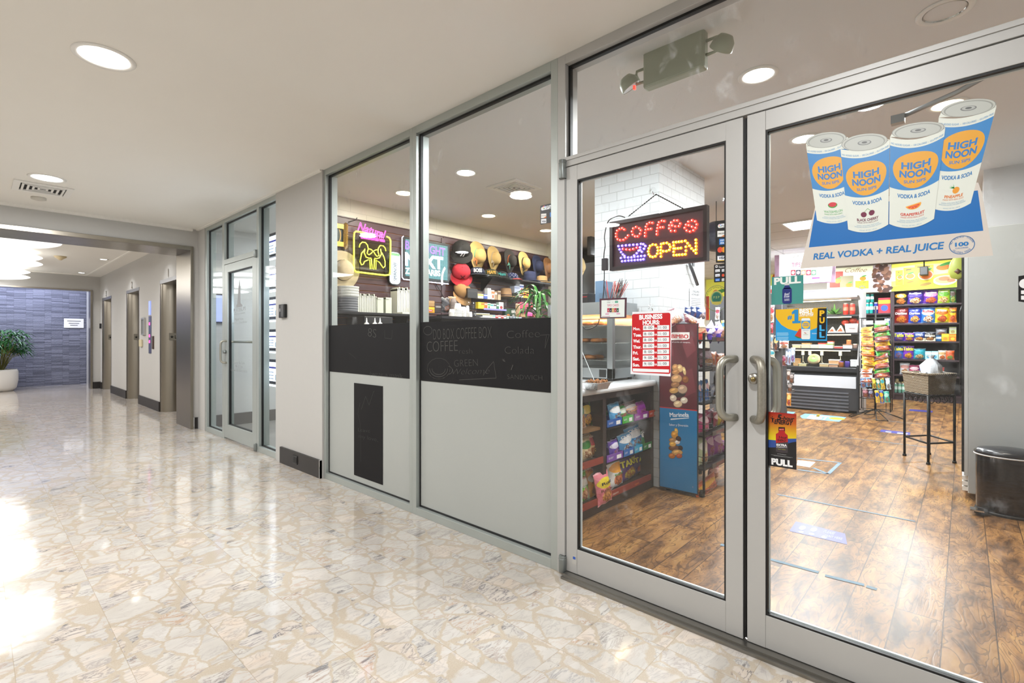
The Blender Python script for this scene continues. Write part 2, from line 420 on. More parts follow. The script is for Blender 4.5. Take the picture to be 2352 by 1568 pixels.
def ledger():
    m, nt, b = nmat('stacked_slate_strips'); g = nd(nt, 'ShaderNodeNewGeometry').outputs['Position']; s = nd(nt, 'ShaderNodeSeparateXYZ', {0: g})
    hz = mth(nt, 'ADD', s.outputs[2], mth(nt, 'MULTIPLY', noise(nt, g, 3, 2), .01))
    v = nd(nt, 'ShaderNodeCombineXYZ', {0: s.outputs[0], 1: hz}).outputs[0]
    br = nd(nt, 'ShaderNodeTexBrick', {'Vector': v, 'Color1': (0, 0, 0, 1), 'Color2': (1, 1, 1, 1), 'Mortar': (.2, .2, .2, 1), 'Scale': 1, 'Mortar Size': .002,
            'Brick Width': .34, 'Row Height': .017, 'Bias': 0}, offset=.37)
    c = mixc(nt, br.outputs[0], H('565866'), H('9294a4'))
    c = mixc(nt, mth(nt, 'MULTIPLY', br.outputs[1], .7), c, H('1c1d26'))
    nt.links.new(c, b.inputs['Base Color']); b.inputs['Roughness'].default_value = .55
    hh = mth(nt, 'ADD', mth(nt, 'MULTIPLY', br.outputs[0], 1.0), mth(nt, 'MULTIPLY', noise(nt, g, 40, 4), .5))
    hh = mth(nt, 'SUBTRACT', hh, br.outputs[1])
    bn = nd(nt, 'ShaderNodeBump', {'Strength': 1, 'Distance': .03, 'Height': hh}); nt.links.new(bn.outputs[0], b.inputs['Normal']); return m
MARBLE = marble(); WOOD = wood()
WALL = mat('wall_paint_warm_white', 'bab8b4', .75, bump=.03, bscale=120, var=.02)
CEIL = mat('ceiling_paint', 'ebe8e1', .85, var=.02, bscale=10)
SCEIL = mat('shop_ceiling_paint', 'e2e0de', .8)
ALU = mat('satin_aluminium_frame', 'b2b8b4', .4, .5, var=.03, bscale=30)
DALU = mat('painted_aluminium_door', 'b6b5b2', .45, .2, var=.03, bscale=25)
STEEL = brushed('brushed_stainless', '958e82', .30)
STEELX = brushed('brushed_stainless_x', 'a39c90', .28, 'x')
CHROME = mat('chrome', 'd5d7d9', .12, 1)
BLK = mat('black_rubber', '0a0a0a', .5)
BBOARD = mat('espresso_baseboard', '231f1d', .4, var=.2, bscale=40)
WHITE = mat('white_plastic', 'e9e7e2', .4)
GLASS = glassmat('storefront_glass', smudge=9)
GLASS2 = glassmat('office_glass', tint=(.93, .96, .96), refl=.5)
CLEAR = glassmat('clear_acrylic', tint=(.95, .96, .96))
DARKMET = mat('black_wire_metal', '141312', .4, .6)
DL_EMIT = mat('downlight_diffuser', 'ffffff', .5, emit=14, ehex='fffdf8')
DL_WARM = mat('warm_downlight_lamp', 'ffffff', .5, emit=14, ehex='ffe9c4')
SLATE = ledger()

# ================================================================ corridor and elevator lobby
struct(bx('floor', MARBLE, (-2.6, -5, -.1), (2.10, 17.6, 0)))
struct(bx('floor_lobby', MARBLE, (2.10, 8.2, -.1), (2.5, 17.6, 0)))
struct(bx('floor_shop', WOOD, (2.10, -1.6, -.1), (13.4, 5.0, 0)))
struct(bx('floor_office', mat('office_wood', '8f8a84', .35, var=.1, bscale=20), (2.10, 5.02, -.1), (5.6, 7.6, 0)))
struct(bx('ceiling', CEIL, (-2.6, -5, 2.67), (2.06, 7.62, 2.78)))
struct(bx('wall_left', WALL, (-2.7, -5, 0), (-2.6, 17.6, 2.8)))
# wall between the two storefronts, header walls above the glazing
w = M(); w.box(2.04, 4.095, 0, 2.17, 5.065, 2.67); w.box(2.06, -1.6, 2.67, 2.17, 7.62, 2.86)
w.box(2.05, 7.335, 0, 2.17, 7.62, 2.67)
struct(w.build('wall_right', WALL))
# wall with the wide opening to the elevator lobby
w = M(); w.box(1.975, 7.62, 0, 2.09, 8.27, 2.84); w.box(-2.6, 7.62, 2.435, 1.975, 8.27, 2.84)
struct(w.build('wall_front', WALL))
w = M(); w.box(1.957, 7.605, 0, 1.975, 8.28, 2.40); w.box(1.957, 7.595, 0, 1.99, 7.605, 2.435)
struct(w.build('trim_1', STEEL, bevel=.003))
w = M(); w.box(-2.6, 7.605, 2.385, 1.957, 8.28, 2.40); w.box(-2.6, 7.595, 2.385, 1.957, 7.62, 2.435)
struct(w.build('trim_2', STEELX, bevel=.003))
LX = 2.09
w = M()
for y0, y1 in ((8.27, 8.655), (9.80, 11.317), (12.43, 14.054), (15.2, 15.5)): w.box(LX, y0, 0, LX+.4, y1, 2.72)
for y0, y1 in ((8.655, 9.80), (11.317, 12.43), (14.054, 15.2)): w.box(LX, y0, 2.155, LX+.4, y1, 2.72)
w.box(2.05, 15.5, 0, 2.3, 17.35, 2.9)
struct(w.build('wall_lobby', WALL))
struct(bx('ceiling_lobby', CEIL, (-2.6, 8.27, 2.70), (2.5, 15.5, 2.8)))
struct(bx('ceiling_alcove', CEIL, (-2.6, 15.5, 2.9), (2.5, 17.6, 3.0)))
w = M(); w.box(1.93, 15.5, 0, 2.05, 15.75, 2.8); w.box(-2.6, 15.5, 2.37, 1.93, 15.75, 2.9)
struct(w.build('wall_back', WALL))
w = M(); w.box(1.905, 15.47, 0, 1.945, 15.77, 2.345); w.box(-2.6, 15.47, 2.345, 1.945, 15.77, 2.375)
struct(w.build('trim_3', STEELX))
struct(bx('wall_stone', SLATE, (-2.6, 17.3, 0), (2.05, 17.5, 2.9)))
w = M(); w.box(1.795, 8.3, 2.685, 1.825, 15.2, 2.70); w.box(-2.6, 15.17, 2.685, 1.825, 15.2, 2.70)
struct(w.build('trim_4', mat('white_bead', 'f2efe8', .5)))
struct(M().box(-2.6, 7.58, 2.64, 1.98, 7.62, 2.67).box(2.02, 4.1, 2.655, 2.06, 7.6, 2.67).build('trim_5', CEIL))
# baseboards
def bboard(name, y0, y1, x, cap=None, h=.155):
    w = M().c(BBOARD).box(x-.02, y0, 0, x+.01, y1, h)
    w.c(CHROME)
    for y in ([y0] if cap != 'both' else [y0, y1-.012]): w.box(x-.022, y, 0, x, y+.012, h+.004)
    return struct(w.build(name))
bboard('baseboard_right', 4.10, 4.925, 2.04)
w = M().c(BBOARD).box(1.99, 7.6, 0, 2.05, 7.62, .15).c(CHROME).box(1.99, 7.59, 0, 2.0, 7.6, .155).box(2.04, 7.59, 0, 2.05, 7.6, .155)
struct(w.build('baseboard_front'))
for i, (a, b) in enumerate(((8.28, 8.65), (9.80, 11.317), (12.43, 14.054), (15.2, 15.5))):
    struct(bx('baseboard_lobby', BBOARD, (LX-.02, a, 0), (LX, b, .16)))
struct(bx('baseboard_back', BBOARD, (1.95, 15.48, 0), (2.1, 15.5, .16)))

# elevators
def elevator(y0, y1, which, num):
    t = thing('elevator', which, 'elevator', (LX+.2, (y0+y1)/2, 0), 'elevators in the far lobby wall')
    d = M().box(LX+.20, y0, 0, LX+.24, (y0+y1)/2-.002, 2.10).box(LX+.20, (y0+y1)/2+.002, 0, LX+.24, y1, 2.10); d.build('door', STEEL, t)
    w = M(); w.box(LX, y0, 0, LX+.2, y0+.03, 2.12)
    # curved far jamb
    pts = [(LX-.006, y1+.0), (LX-.006, y1-.03)]
    pts += [(LX+.2-.2*math.cos(a), y1-.03-.13*math.sin(a)) for a in [i*math.pi/2/22 for i in range(23)]]
    pts += [(LX+.22, y1-.16), (LX+.22, y1)]
    w.prism(pts, 0, 2.12); w.build('jamb', STEEL, t)
    w = M().box(LX-.006, y0-.01, 2.105, LX+.21, y1+.01, 2.165); w.build('header', mat('bright_header', '8e8e90', .35, .8), t)
    n = M(Plane('y', y1-.168).T)
    yc = -LX-.125; n.c('8a8579').r(-yc-.04, 1.18, -yc+.085, 1.30, .0).c('111111')
    st = [( -yc+.03*(1 if i % 2 == 0 else .4)*math.sin(i*math.pi/5), 1.235+.03*(1 if i % 2 == 0 else .4)*math.cos(i*math.pi/5)) for i in range(10)]
    n.q(st[::-1], .002).t('L', -yc+.04, 1.21, .055, z=.002, al='l'); n.build('lettering', None, t)
    k = M(Plane('x', LX).T @ Matrix.Translation((-(y0+y1)/2-.05, 2.19, 0)))
    vs, fs, wd = glyph(num, .02); s_ = .16/.69
    k.c(mat('brass_numeral', '6d5f42', .35, .7)).t(num, 0, 0, .12, z=.008, al='c', bold=.03)
    k.build('numeral', None, t)
    return t
elevator(8.655, 9.80, 'nearest of three elevators, its door marked with a star and L, numeral 1 above', '1')
elevator(11.317, 12.43, 'middle elevator door under the numeral 2', '2')
elevator(14.054, 15.2, 'farthest elevator door beside the slate wall, numeral 3 above', '3')
# call panel and small fittings between the first two elevators
t = thing('call_panel', 'tall narrow elevator call panel with glowing pink buttons beside the nearest elevator', 'elevator control panel', (LX, 10.46, .95))
M().box(LX-.012, 10.39, .95, LX, 10.545, 1.60).build('plate', mat('panel_metal', '6d7090', .35, .6), t, .002)
w = M().c(mat('pink_glow', 'ff4f9a', .4, emit=2.5))
PK = w.mats[0]
for z in (1.46, 1.25, 1.15): bx('button', PK, (LX-.018, 10.44, z-.02), (LX-.012, 10.49, z+.03), t)
bx('display', mat('panel_blue', '8fa0e8', .4, emit=.8), (LX-.015, 10.42, 1.62), (LX, 10.52, 1.86), t)
tag(bx('key_switch', mat('bronze_plate', '5a463c', .4, .5), (LX-.012, 10.20, 1.03), (LX, 10.31, 1.25)), 'small bronze switch plate just right of the elevator call panel', 'switch plate')
t = thing('wall_display_case', 'small silver framed notice case left of the elevator call panel', 'notice frame', (LX, 10.9, 1.3))
M().ring(LX-.03, 10.80, 1.27, LX, 11.04, 1.58, .03).build('frame', mat('silver_frame', 'bcbcb8', .35, .7), t); bx('panel', mat('grey_notice', '85878a', .5), (LX-.01, 10.82, 1.29), (LX, 11.02, 1.56), t)
tag(bx('thermostat', mat('ivory_box', 'cfc4a4', .5), (LX-.03, 11.03, 1.06), (LX, 11.2, 1.19), bevel=.006), 'small ivory box low between the first two elevators', 'thermostat')
tag(bx('card_reader', BLK, (LX-.03, 15.3, 1.45), (LX, 15.4, 1.57)), 'small black reader near the farthest elevator', 'card reader')
t = thing('card_reader', 'small black card reader on the white wall between the shop and the office', 'card reader', (2.04, 4.86, 1.40))
bx('body', mat('reader_black', '151515', .3), (2.012, 4.80, 1.41), (2.04, 4.93, 1.54), t, .004)
M().c('9a9a9a').box(2.010, 4.885, 1.47, 2.013, 4.905, 1.50).c('4a4a4a').box(2.010, 4.82, 1.42, 2.013, 4.87, 1.53).build('lens', None, t)
t = thing('wall_outlet', 'black duplex power outlet set in the dark baseboard', 'power outlet', (2.02, 4.58, .09))
bx('plate', mat('outlet_black', '1a1a1a', .35), (2.014, 4.53, .045), (2.02, 4.63, .125), t, .003)
M().c('050505').box(2.012, 4.545, .06, 2.0145, 4.575, .11).box(2.012, 4.585, .06, 2.0145, 4.615, .11).build('socket', None, t)
# ================================================================ storefront of the shop
FX0, FX1, GX, DX = 2.055, 2.165, 2.092, 2.074
def bay(name, y0, y1, z0, z1, glass, wl=.03, wr=.03, fh=.05, fm=None):
    """one glazed bay: frame in front of and behind the glass, black gasket, pane"""
    t = struct(thing(name, None, None, (GX, (y0+y1)/2, z0)))
    f = M().ring(FX0, y0, z0, FX1, y1, z1, wl, wt=fh, wb=fh); f.build('frame', fm or ALU, t, .0015)
    g = M().ring(GX-.008, y0+wl, z0+fh, GX+.014, y1-wl, z1-fh, .012); g.build('gasket', BLK, t)
    bx('pane', glass, (GX-.003, y0+wl, z0+fh), (GX+.003, y1-wl, z1-fh), t)
    return t
W1 = bay('window_1', 2.82, 4.095, 0, 2.67, GLASS)
W2 = bay('window_2', 1.56, 2.82, 0, 2.67, GLASS, .045, .03)
W3 = bay('window_3', -1.5, 1.56, 2.09, 2.67, GLASS, .048, .048, fm=DALU)
# jamb posts and the floor threshold of the double door
struct(bx('trim_6', DALU, (2.05, 1.512, 0), (2.165, 1.559, 2.12), bevel=.002))
struct(M().c(mat('worn_threshold', '8a8781', .32, .85)).box(2.0, -.3, 0, 2.2, 1.5, .012).box(2.02, -.3, .012, 2.17, 1.5, .02).build('trim_7'))
struct(M().box(2.05, -1.5, 2.12, 2.17, 1.512, 2.135).box(2.05, -1.5, 0, 2.165, -.235, 2.12).build('trim_8', DALU))
def leaf(name, y0, y1, ws=.066, hb=.125, ht=.075):
    t = struct(thing(name, None, None, (GX, (y0+y1)/2, 0)))
    f = M()
    X0, X1 = 2.055, 2.088
    f.box(X0, y0, .022, X1, y0+ws, 2.085); f.box(X0, y1-ws, .022, X1, y1, 2.085)
    f.box(X0+.001, y0+ws, .022, X1, y1-ws, .022+hb); f.box(X0+.001, y0+ws, 2.085-ht, X1, y1-ws, 2.085)
    f.build('frame', DALU, t, .0015)
    # glazing bead: bright lip, then black gasket
    M().ring(DX+.005, y0+ws, .022+hb, X1, y1-ws, 2.085-ht, .010).build('glazing_bead', mat('bright_bead', 'dfe4e5', .4, .05), t)
    M().ring(X0+.004, y0+ws, .022+hb, DX-.001, y1-ws, 2.085-ht, .007).build('gasket', BLK, t)
    bx('pane', GLASS, (DX-.002, y0+ws, .022+hb), (DX+.003, y1-ws, 2.085-ht), t)
    bx('edge_seal', BLK, (X0+.006, y0-.009 if name == 'door_1' else y1, .03), (X1, y0 if name == 'door_1' else y1+.005, 2.08), t)
    return t
D1 = leaf('door_1', .645, 1.504); D2 = leaf('door_2', -.232, .629)
def pull(t, y, sgn, z0, z1, x, out, sag, m, r=.0155):
    pts = []
    y1 = y+sgn*sag; x1 = x+out; N = 9
    def L3(a, b, k): return tuple(a[i]+(b[i]-a[i])*k for i in range(3))
    def corner(p, c, q):
        o = []
        for i in range(N+1):
            k = i/N; a = L3(p, c, k); b = L3(c, q, k); o.append(L3(a, b, k))
        return o
    A = (x, y, z1); Cn = (x1, y1, z1); Cm = (x1, y1, z0); B = (x, y, z0)
    d = .055
    pts = [A]+corner(L3(A, Cn, .42), Cn, (x1, y1, z1-d))+corner((x1, y1, z0+d), Cm, L3(B, Cm, .42))+[B]
    w = M().tube(pts, r, 14)
    return w.build('pull_handle', m, t)
HND = mat('worn_satin_pull', 'a9a69a', .34, .85, bump=.05, bscale=300)
HND2 = mat('pitted_pull', '9b968a', .42, .8, bump=.12, bscale=700, var=.25)
pull(D1, .672, 1, .895, 1.128, 2.06, -.055, .045, HND); pull(D2, .607, -1, .895, 1.128, 2.06, -.055, .045, HND2)
pull(D2, .600, -1, .895, 1.128, 2.095, .06, .052, HND); pull(D1, .680, 1, .895, 1.128, 2.095, .06, .052, HND)
w = M().c(mat('lock_rim', '9c9890', .3, .9)).lathe([(.0001, .03), (.019, .03), (.021, .026), (.021, 0)], 28, (2.055, .598, 1.055), 'x')
w.c(mat('brass_lock', 'a08c5e', .3, .9)).lathe([(.0001, .034), (.009, .034), (.0095, .028)], 20, (2.055, .598, 1.053), 'x')
w.c('15120c').box(2.0200, .5968, 1.046, 2.0212, .5988, 1.056)
w.build('lock', None, D2)
def hinge(t, y, z0, z1, m):
    w = M().lathe([(.019, 0), (.019, z1-z0)], 20, (2.045, y, z0)).box(2.045, y-.019, z0, 2.056, y+.019, z1)
    w.lathe([(.0195, (z1-z0)*.80), (.0205, (z1-z0)*.81), (.0205, (z1-z0)*.83), (.0195, (z1-z0)*.84)], 20, (2.045, y, z0), caps=False)
    return w.build('hinge', m, t, .003)
HG = mat('pivot_hinge_grey', '8c918f', .4, .7)
hinge(D1, 1.522, 2.03, 2.125, HG); hinge(D1, 1.522, .015, .095, HG)
# door closer arm seen behind the right leaf
M().tube([(2.30, .18, 2.02), (2.27, .02, 2.05), (2.22, -.15, 2.10)], .009, 8).box(2.285, .16, 2.0, 2.315, .2, 2.03).build('closer_arm', mat('closer_steel', 'a5a8aa', .35, .8), D2)
# film on the lower glass
FILM = mat('frosted_grey_film', 'a9aca8', .28, var=.02, bscale=8)
def film(t, y0, y1, z0, z1, x=GX-.0045): return bx('frosted_film', FILM, (x, y0, z0), (x+.001, y1, z1), t)
film(W1, 2.85, 4.065, .05, .925); film(W2, 1.605, 2.79, .05, .925)
CHALK = mat('chalkboard_film', '1b1a1b', .6, var=.2, bscale=12, spec=.2)
def chalk(y0, y1, z0, z1, label, draw):
    t = thing('chalkboard', label, 'chalkboard', (GX-.006, (y0+y1)/2, z0))
    bx('board', CHALK, (GX-.0075, y0, z0), (GX-.0056, y1, z1), t)
    w = M(Plane('x', GX-.0078).T).c(mat('faint_chalk', '4a4946', .9)); draw(w); w.build('chalk_writing', None, t); return t
PG = Plane('x', GX-.0078)
CW = .0035
def arcs(w, u, v, r, a0=0, a1=360, sx=1., n=14, wd=CW):
    pts = [PG.ab(u+r*sx*math.cos(math.radians(a0+(a1-a0)*i/n)), v-r*math.sin(math.radians(a0+(a1-a0)*i/n))) for i in range(n+1)]
    w.line(pts, wd)
def ch1(w):
    w.tp(PG, '8S', (845, 772), (864, 776), 20, bold=-.02); w.tp(PG, '(wear a mask', (850, 862), (925, 868), 10, bold=-.02)
    w.line([PG.ab(*p) for p in ((884, 757), (884, 776), (900, 778), (901, 757))], .002)
    w.line([PG.ab(*p) for p in ((801, 810), (812, 818), (818, 824))], .0015)
def ch2(w):
    arcs(w, 983, 759, 10); w.tp(PG, 'DO BOX COFFEE BOX', (996, 780), (1130, 776), 26, bold=-.02)
    w.tp(PG, 'COFFEE', (981, 808), (1052, 806), 25, bold=-.02); w.tp(PG, 'Coffee', (1165, 777), (1240, 774), 18, bold=-.025)
    w.tp(PG, 'resh', (1055, 812), (1085, 812), 12, bold=-.025); w.tp(PG, 'Colada', (1160, 812), (1228, 812), 17, bold=-.025)
    w.tp(PG, 'GREEN', (1044, 842), (1098, 840), 16, bold=-.025); w.tp(PG, 'Welcome', (1040, 860), (1125, 858), 14, bold=-.025, shear=.3)
    w.tp(PG, '* 1', (1150, 832), (1175, 850), 14, bold=-.025); w.tp(PG, 'SANDWICH', (1166, 870), (1246, 873), 11, bold=-.022)
    for r in (14, 19, 24): arcs(w, 1008, 846, r, 180, 360, 1.1)
    arcs(w, 1008, 846, 24, 0, 360, 1.1, wd=.002); arcs(w, 1030, 850, 9, -90, 90)
    w.line([PG.ab(*p) for p in ((1055, 872), (1140, 868), (1134, 830), (1120, 846), (1110, 862))], .003)
    w.line([PG.ab(*p) for p in ((1255, 770), (1252, 800), (1262, 768), (1240, 770))], .002)
chalk(2.85, 4.065, .925, 1.322, 'black chalkboard film with faint writing across the left window bay', ch1)
chalk(1.605, 2.79, .920, 1.322, 'black chalkboard film with chalk COFFEE and SANDWICH across the wider right bay', ch2)
def ch3(w):
    w.tp(PG, 'my love,', (825, 1005), (868, 1014), 9, bold=-.025); w.tp(PG, 'Leave', (823, 990), (850, 993), 8, bold=-.025)
    w.line([PG.ab(*p) for p in ((830, 940), (840, 910), (848, 930), (858, 900), (860, 897))], .0025)
    w.line([PG.ab(*p) for p in ((827, 925), (822, 950), (828, 975), (829, 1060))], .0018)
y0 = PG.ab(879, 1000)[0]; y1 = PG.ab(813, 1000)[0]; zt = PG.ab(813, 879)[1]; zb = PG.ab(813, 1090)[1]
chalk(-y0, -y1, zb, zt, 'tall narrow black chalkboard strip stuck low on the left window bay', ch3)

# ================================================================ office storefront
t = struct(thing('window_4', None, None, (GX, 7.0, 0)))
RY = [5.066, 5.60, 5.70, 6.53, 6.63, 7.28, 7.335]
w = M()
w.box(FX0, 5.066, 0, FX1, 5.09, 2.67); w.box(FX0, 5.54, 0, FX1, 5.60, 2.67); w.box(FX0, 6.61, 0, FX1, 6.68, 2.67); w.box(FX0, 7.27, 0, FX1, 7.335, 2.67)
for a, b in ((5.09, 5.54), (5.60, 6.61), (6.68, 7.27)): w.box(FX0, a, 2.61, FX1, b, 2.67)
for a, b in ((5.09, 5.54), (6.68, 7.27)): w.box(FX0, a, 0, FX1, b, .06)
w.box(FX0, 5.60, 2.10, FX1, 6.61, 2.16)
w.build('frame', ALU, t, .0015)
g = M()
for a, b, c, d in ((5.09, 5.54, .06, 2.61), (5.60, 6.61, 2.16, 2.61), (6.68, 7.27, .06, 2.61)): g.ring(GX-.008, a, c, GX+.01, b, d, .012)
g.build('gasket', BLK, t)
g = M()
for a, b, c, d in ((5.09, 5.54, .06, 2.61), (5.60, 6.61, 2.16, 2.61), (6.68, 7.27, .06, 2.61)): g.box(GX-.003, a, c, GX+.003, b, d)
g.build('pane', GLASS2, t)
t = struct(thing('door_3', None, None, (GX, 6.1, 0)))
M().box(2.055, 5.605, .02, 2.10, 5.72, 2.095).box(2.055, 6.49, .02, 2.10, 6.605, 2.095).box(2.055, 5.72, .02, 2.10, 6.49, .18).box(2.055, 5.72, 2.0, 2.10, 6.49, 2.095).build('frame', ALU, t, .0015)
M().ring(2.07, 5.72, .18, 2.095, 6.49, 2.0, .01).build('gasket', BLK, t)
bx('pane', GLASS2, (GX-.003, 5.72, .18), (GX+.003, 6.49, 2.0), t)
pull(t, 6.53, 1, .92, 1.18, 2.06, -.06, .03, HND, .012)
M().tube([(2.12, 5.62, 1.17), (2.12, 6.5, 1.17)], .014, 10).tube([(2.09, 5.66, 1.17), (2.12, 5.66, 1.17)], .012, 8).tube([(2.09, 6.47, 1.17), (2.12, 6.47, 1.17)], .012, 8).build('push_bar', HND, t)
M().lathe([(.02, 0), (.02, .03)], 16, (2.055, 6.55, 1.05), 'x').build('lock', HG, t)
hinge(t, 5.60, 2.08, 2.16, HG); hinge(t, 5.60, .01, .08, HG)
PO = Plane('x', GX-.004)
w = M(PO.T).c(mat('etched_letters', '86898a', .5))
def op(pts): w.qp(PO, pts)
op([(543, 706), (557, 704), (557, 700), (553, 696), (552, 660), (550, 641), (548, 660), (545, 698), (543, 701)])
w.tp(PO, 'PLATINUM', (537, 718), (564, 712), 9, bold=.02); w.tp(PO, 'INTERNATIONAL', (538, 724), (564, 719), 2.5)
w.tp(PO, 'Miguel Flores', (540, 736), (559, 734), 5, bold=0); w.tp(PO, 'Licensed Real Estate Broker', (532, 744), (568, 741), 5, bold=0)
w.tp(PO, 'Menachem Bar Zohar', (535, 835), (563, 836), 5, bold=0); w.tp(PO, '(786) 575-2366', (540, 843), (558, 845), 5, bold=0)
w.tp(PO, 'Licensed Real Estate Agents', (531, 851), (568, 855), 5, bold=0)
w.build('lettering', None, t)
# office room
OW = mat('office_wall', 'd3d2cf', .7)
w = M(); w.box(2.17, 7.56, 0, 5.6, 7.66, 2.8); w.box(5.5, 5.07, 0, 5.6, 7.66, 2.8); w.box(2.17, 5.02, 0, 5.6, 5.065, 2.8)
struct(w.build('wall_office', OW))
struct(bx('ceiling_office', OW, (2.17, 5.02, 2.72), (5.6, 7.66, 2.8)))
struct(bx('baseboard_office', mat('office_base', '6d6862', .5), (2.17, 7.53, 0), (5.5, 7.56, .16)))
scr = [(536, 590), (613, 664), (682, 733), (756, 805), (825, 881)]
for i, (vt, vb) in enumerate(scr):
    zt = P(625, vt, 'x', 2.25).z; zb = P(625, vb, 'x', 2.25).z
    o = thing('window_display', 'lit listing screen hanging in the office window, %s of the five' % ['topmost', 'second from top', 'middle', 'second from bottom', 'lowest'][i], 'display screen', (2.25, 5.6, zb), 'listing screens in the office window')
    M().ring(2.245, 5.28, zb, 2.27, 5.83, zt, .03).build('bezel', mat('dark_bezel', '2a2f45', .4), o)
    bx('screen', mat('screen_white', 'ffffff', .4, emit=2.4, ehex='e9f1ff'), (2.25, 5.31, zb+.03), (2.262, 5.80, zt-.03), o)
    a = M(Plane('x', 2.25).T); Hh = zt-zb-.06
    G_ = lambda h: mat('page_'+h, h, .4, emit=.8)
    a.c(G_('3a3f9a')).r(-5.80, zt-.03-Hh*.34, -5.32, zt-.03-Hh*.24).c(G_('8aa9c4')).r(-5.60, zb+.04, -5.5, zb+.04+Hh*.3).c(G_('7f9f8a')).r(-5.47, zb+.04, -5.40, zb+.04+Hh*.3).c(G_('b9c3d8'))
    for k in range(3): a.r(-5.76, zb+.05+k*Hh*.17, -5.64, zb+.05+k*Hh*.17+Hh*.07)
    a.build('page', None, o)
    bx('light_bar', mat('led_bar', 'ffffff', .4, emit=5, ehex='dfe8ff'), (2.25, 5.30, zb-.028), (2.265, 5.81, zb-.012), o)
w = M()
for y in (5.835, 5.27): w.tube([(2.25, y, .05), (2.25, y, 2.6)], .002, 5)
tag(w.build('hanging_cable', CHROME), 'pair of thin steel cables holding the office window screens', 'cable')
o = thing('wall_monitor', 'small lit bluish monitor on the office side wall', 'monitor', (2.25, 7.5, 1.4))
bx('bezel', mat('monitor_case', '3b3d48', .4), (2.19, 7.53, 1.42), (2.36, 7.558, 1.82), o); bx('screen', mat('mon_glow', 'a9b4ec', .4, emit=.9), (2.20, 7.522, 1.44), (2.35, 7.53, 1.80), o)
area(None, (3.6, 6.3, 2.70), 1.2, 60, (.93, .96, 1), 'SQUARE')
area(None, (2.33, 5.62, 1.6), .3, 9, (.75, .83, 1), 'RECTANGLE', (0, math.radians(90), 0), 1.6)
# ================================================================ ceiling fittings: corridor and lobby
def downlight(x, y, z, power, label, group, r=.085, warm=False, trim=WHITE, lit=True, col=None, spread=None):
    t = thing('recessed_downlight', label, 'ceiling light', (x, y, z), group)
    M().lathe([(r+.028, 0), (r+.028, -.004), (r+.022, -.009), (r+.004, -.006), (r, -.002), (r, .0)], 32, (x, y, z), caps=False).build('trim_ring', trim, t)
    if lit:
        M().lathe([(.0001, -.003), (r, -.003)], 32, (x, y, z), caps=False).build('diffuser', DL_WARM if warm else DL_EMIT, t)
        area(t, (x, y, z-.03), r*2, power, col or ((1, .93, .82) if warm else (.97, .985, 1)), spread=spread)
    else:
        M().lathe([(r, 0), (r*.82, .03), (r*.6, .045), (.0001, .047)], 32, (x, y, z-.005), caps=False).build('reflector', mat('faceted_reflector', 'c8c5bd', .08, 1, bump=.6, bscale=60), t)
    return t
GL = 'recessed downlights in the corridor ceiling'
downlight(.46, 3.29, 2.669, 40, 'large round lit downlight in the corridor ceiling nearest the camera', GL, .105)
downlight(.455, 6.15, 2.669, 40, 'smaller looking lit downlight beside the square corridor air vent', GL, .105)
for k, y in enumerate((.43, -2.43)):
    area(None, (.46, y, 2.64), .2, 44, (.97, .985, 1))
for y in (3.29, 6.15): area(None, (-1.3, y, 2.64), .2, 40, (.97, .985, 1))  # unseen fill lights added to brighten the wall over the lobby opening
def vent(name, x, y, z, s, label, n=4):
    t = thing(name, label, 'air vent', (x, y, z))
    w = M(); w.ring(x-s, y-s, z-.012, x+s, y+s, z, .05, 'z')
    w.build('frame', WHITE, t, .002)
    bx('cavity', mat('vent_dark', '1d1c1a', .8), (x-s+.05, y-s+.05, z-.002), (x+s-.05, y+s-.05, z-.001), t)
    w = M()
    for k in range(n):
        a = (s-.06)*(1-k/n)
        w.ring(x-a, y-a, z-.016+k*.002, x+a, y+a, z-.004, .016, 'z')
    w.build('louver', WHITE, t); return t
vent('ceiling_vent', .46, 6.62, 2.669, .21, 'square white air vent in the corridor ceiling')
t = M().lathe([(.06, 0), (.06, -.02), (.03, -.03), (.0001, -.03)], 20, (.46, 7.08, 2.67)).build('smoke_detector', mat('detector', 'cfcac0', .5))
tag(t, 'small round smoke detector between the corridor vent and the lobby opening', 'smoke detector')
DISC = mat('disc_diffuser', 'ffffff', .5, emit=1.0, ehex='fffdf9')
for k, (y, lb) in enumerate(((9.19, 'nearest'), (11.94, 'middle'), (14.67, 'farthest'))):
    t = thing('disc_pendant', 'pair of large white glowing ceiling discs in the lobby, %s of three pairs' % lb, 'pendant light', (-.1, y, 2.48), 'glowing disc pendants in the lobby')
    for z in (2.50, 2.61): M().lathe([(.0001, -.012), (.90, -.012), (.93, 0), (.90, .012), (.0001, .012)], 56, (-.1, y, z), caps=False).build('disc', DISC, t)
    M().lathe([(.05, 0), (.05, .1)], 12, (-.1, y, 2.60)).build('stem', CHROME, t)
    area(t, (-.1, y, 2.47), 1.7, 44, (1, .985, .97))
for k, y in enumerate((10.6, 13.3)):
    w = M().lathe([(.24, 0), (.24, -.02), (.18, -.05), (.0001, -.05)], 28, (.25, y, 2.70)); tag(w.build('ceiling_canopy', CHROME), 'shallow chrome dome on the lobby ceiling between the %s glowing discs' % ('nearer' if k == 0 else 'farther'), 'ceiling fixture')
GB = 'small spot downlights over the elevators'
for y, lb in ((9.24, 'first'), (11.95, 'second'), (14.75, 'third')):
    downlight(1.66, y, 2.699, 4, 'small lit downlight in the lobby ceiling over the %s elevator' % lb, GB, .05, spread=2.0)
t = M().lathe([(.09, 0), (.085, -.02), (.04, -.05), (.02, -.07), (.0001, -.07)], 16, (1.07, 12.1, 2.70)).build('sprinkler_head', mat('ivory', 'cbb995', .5)); tag(t, 'small ivory sprinkler cap on the lobby ceiling near the discs', 'sprinkler')
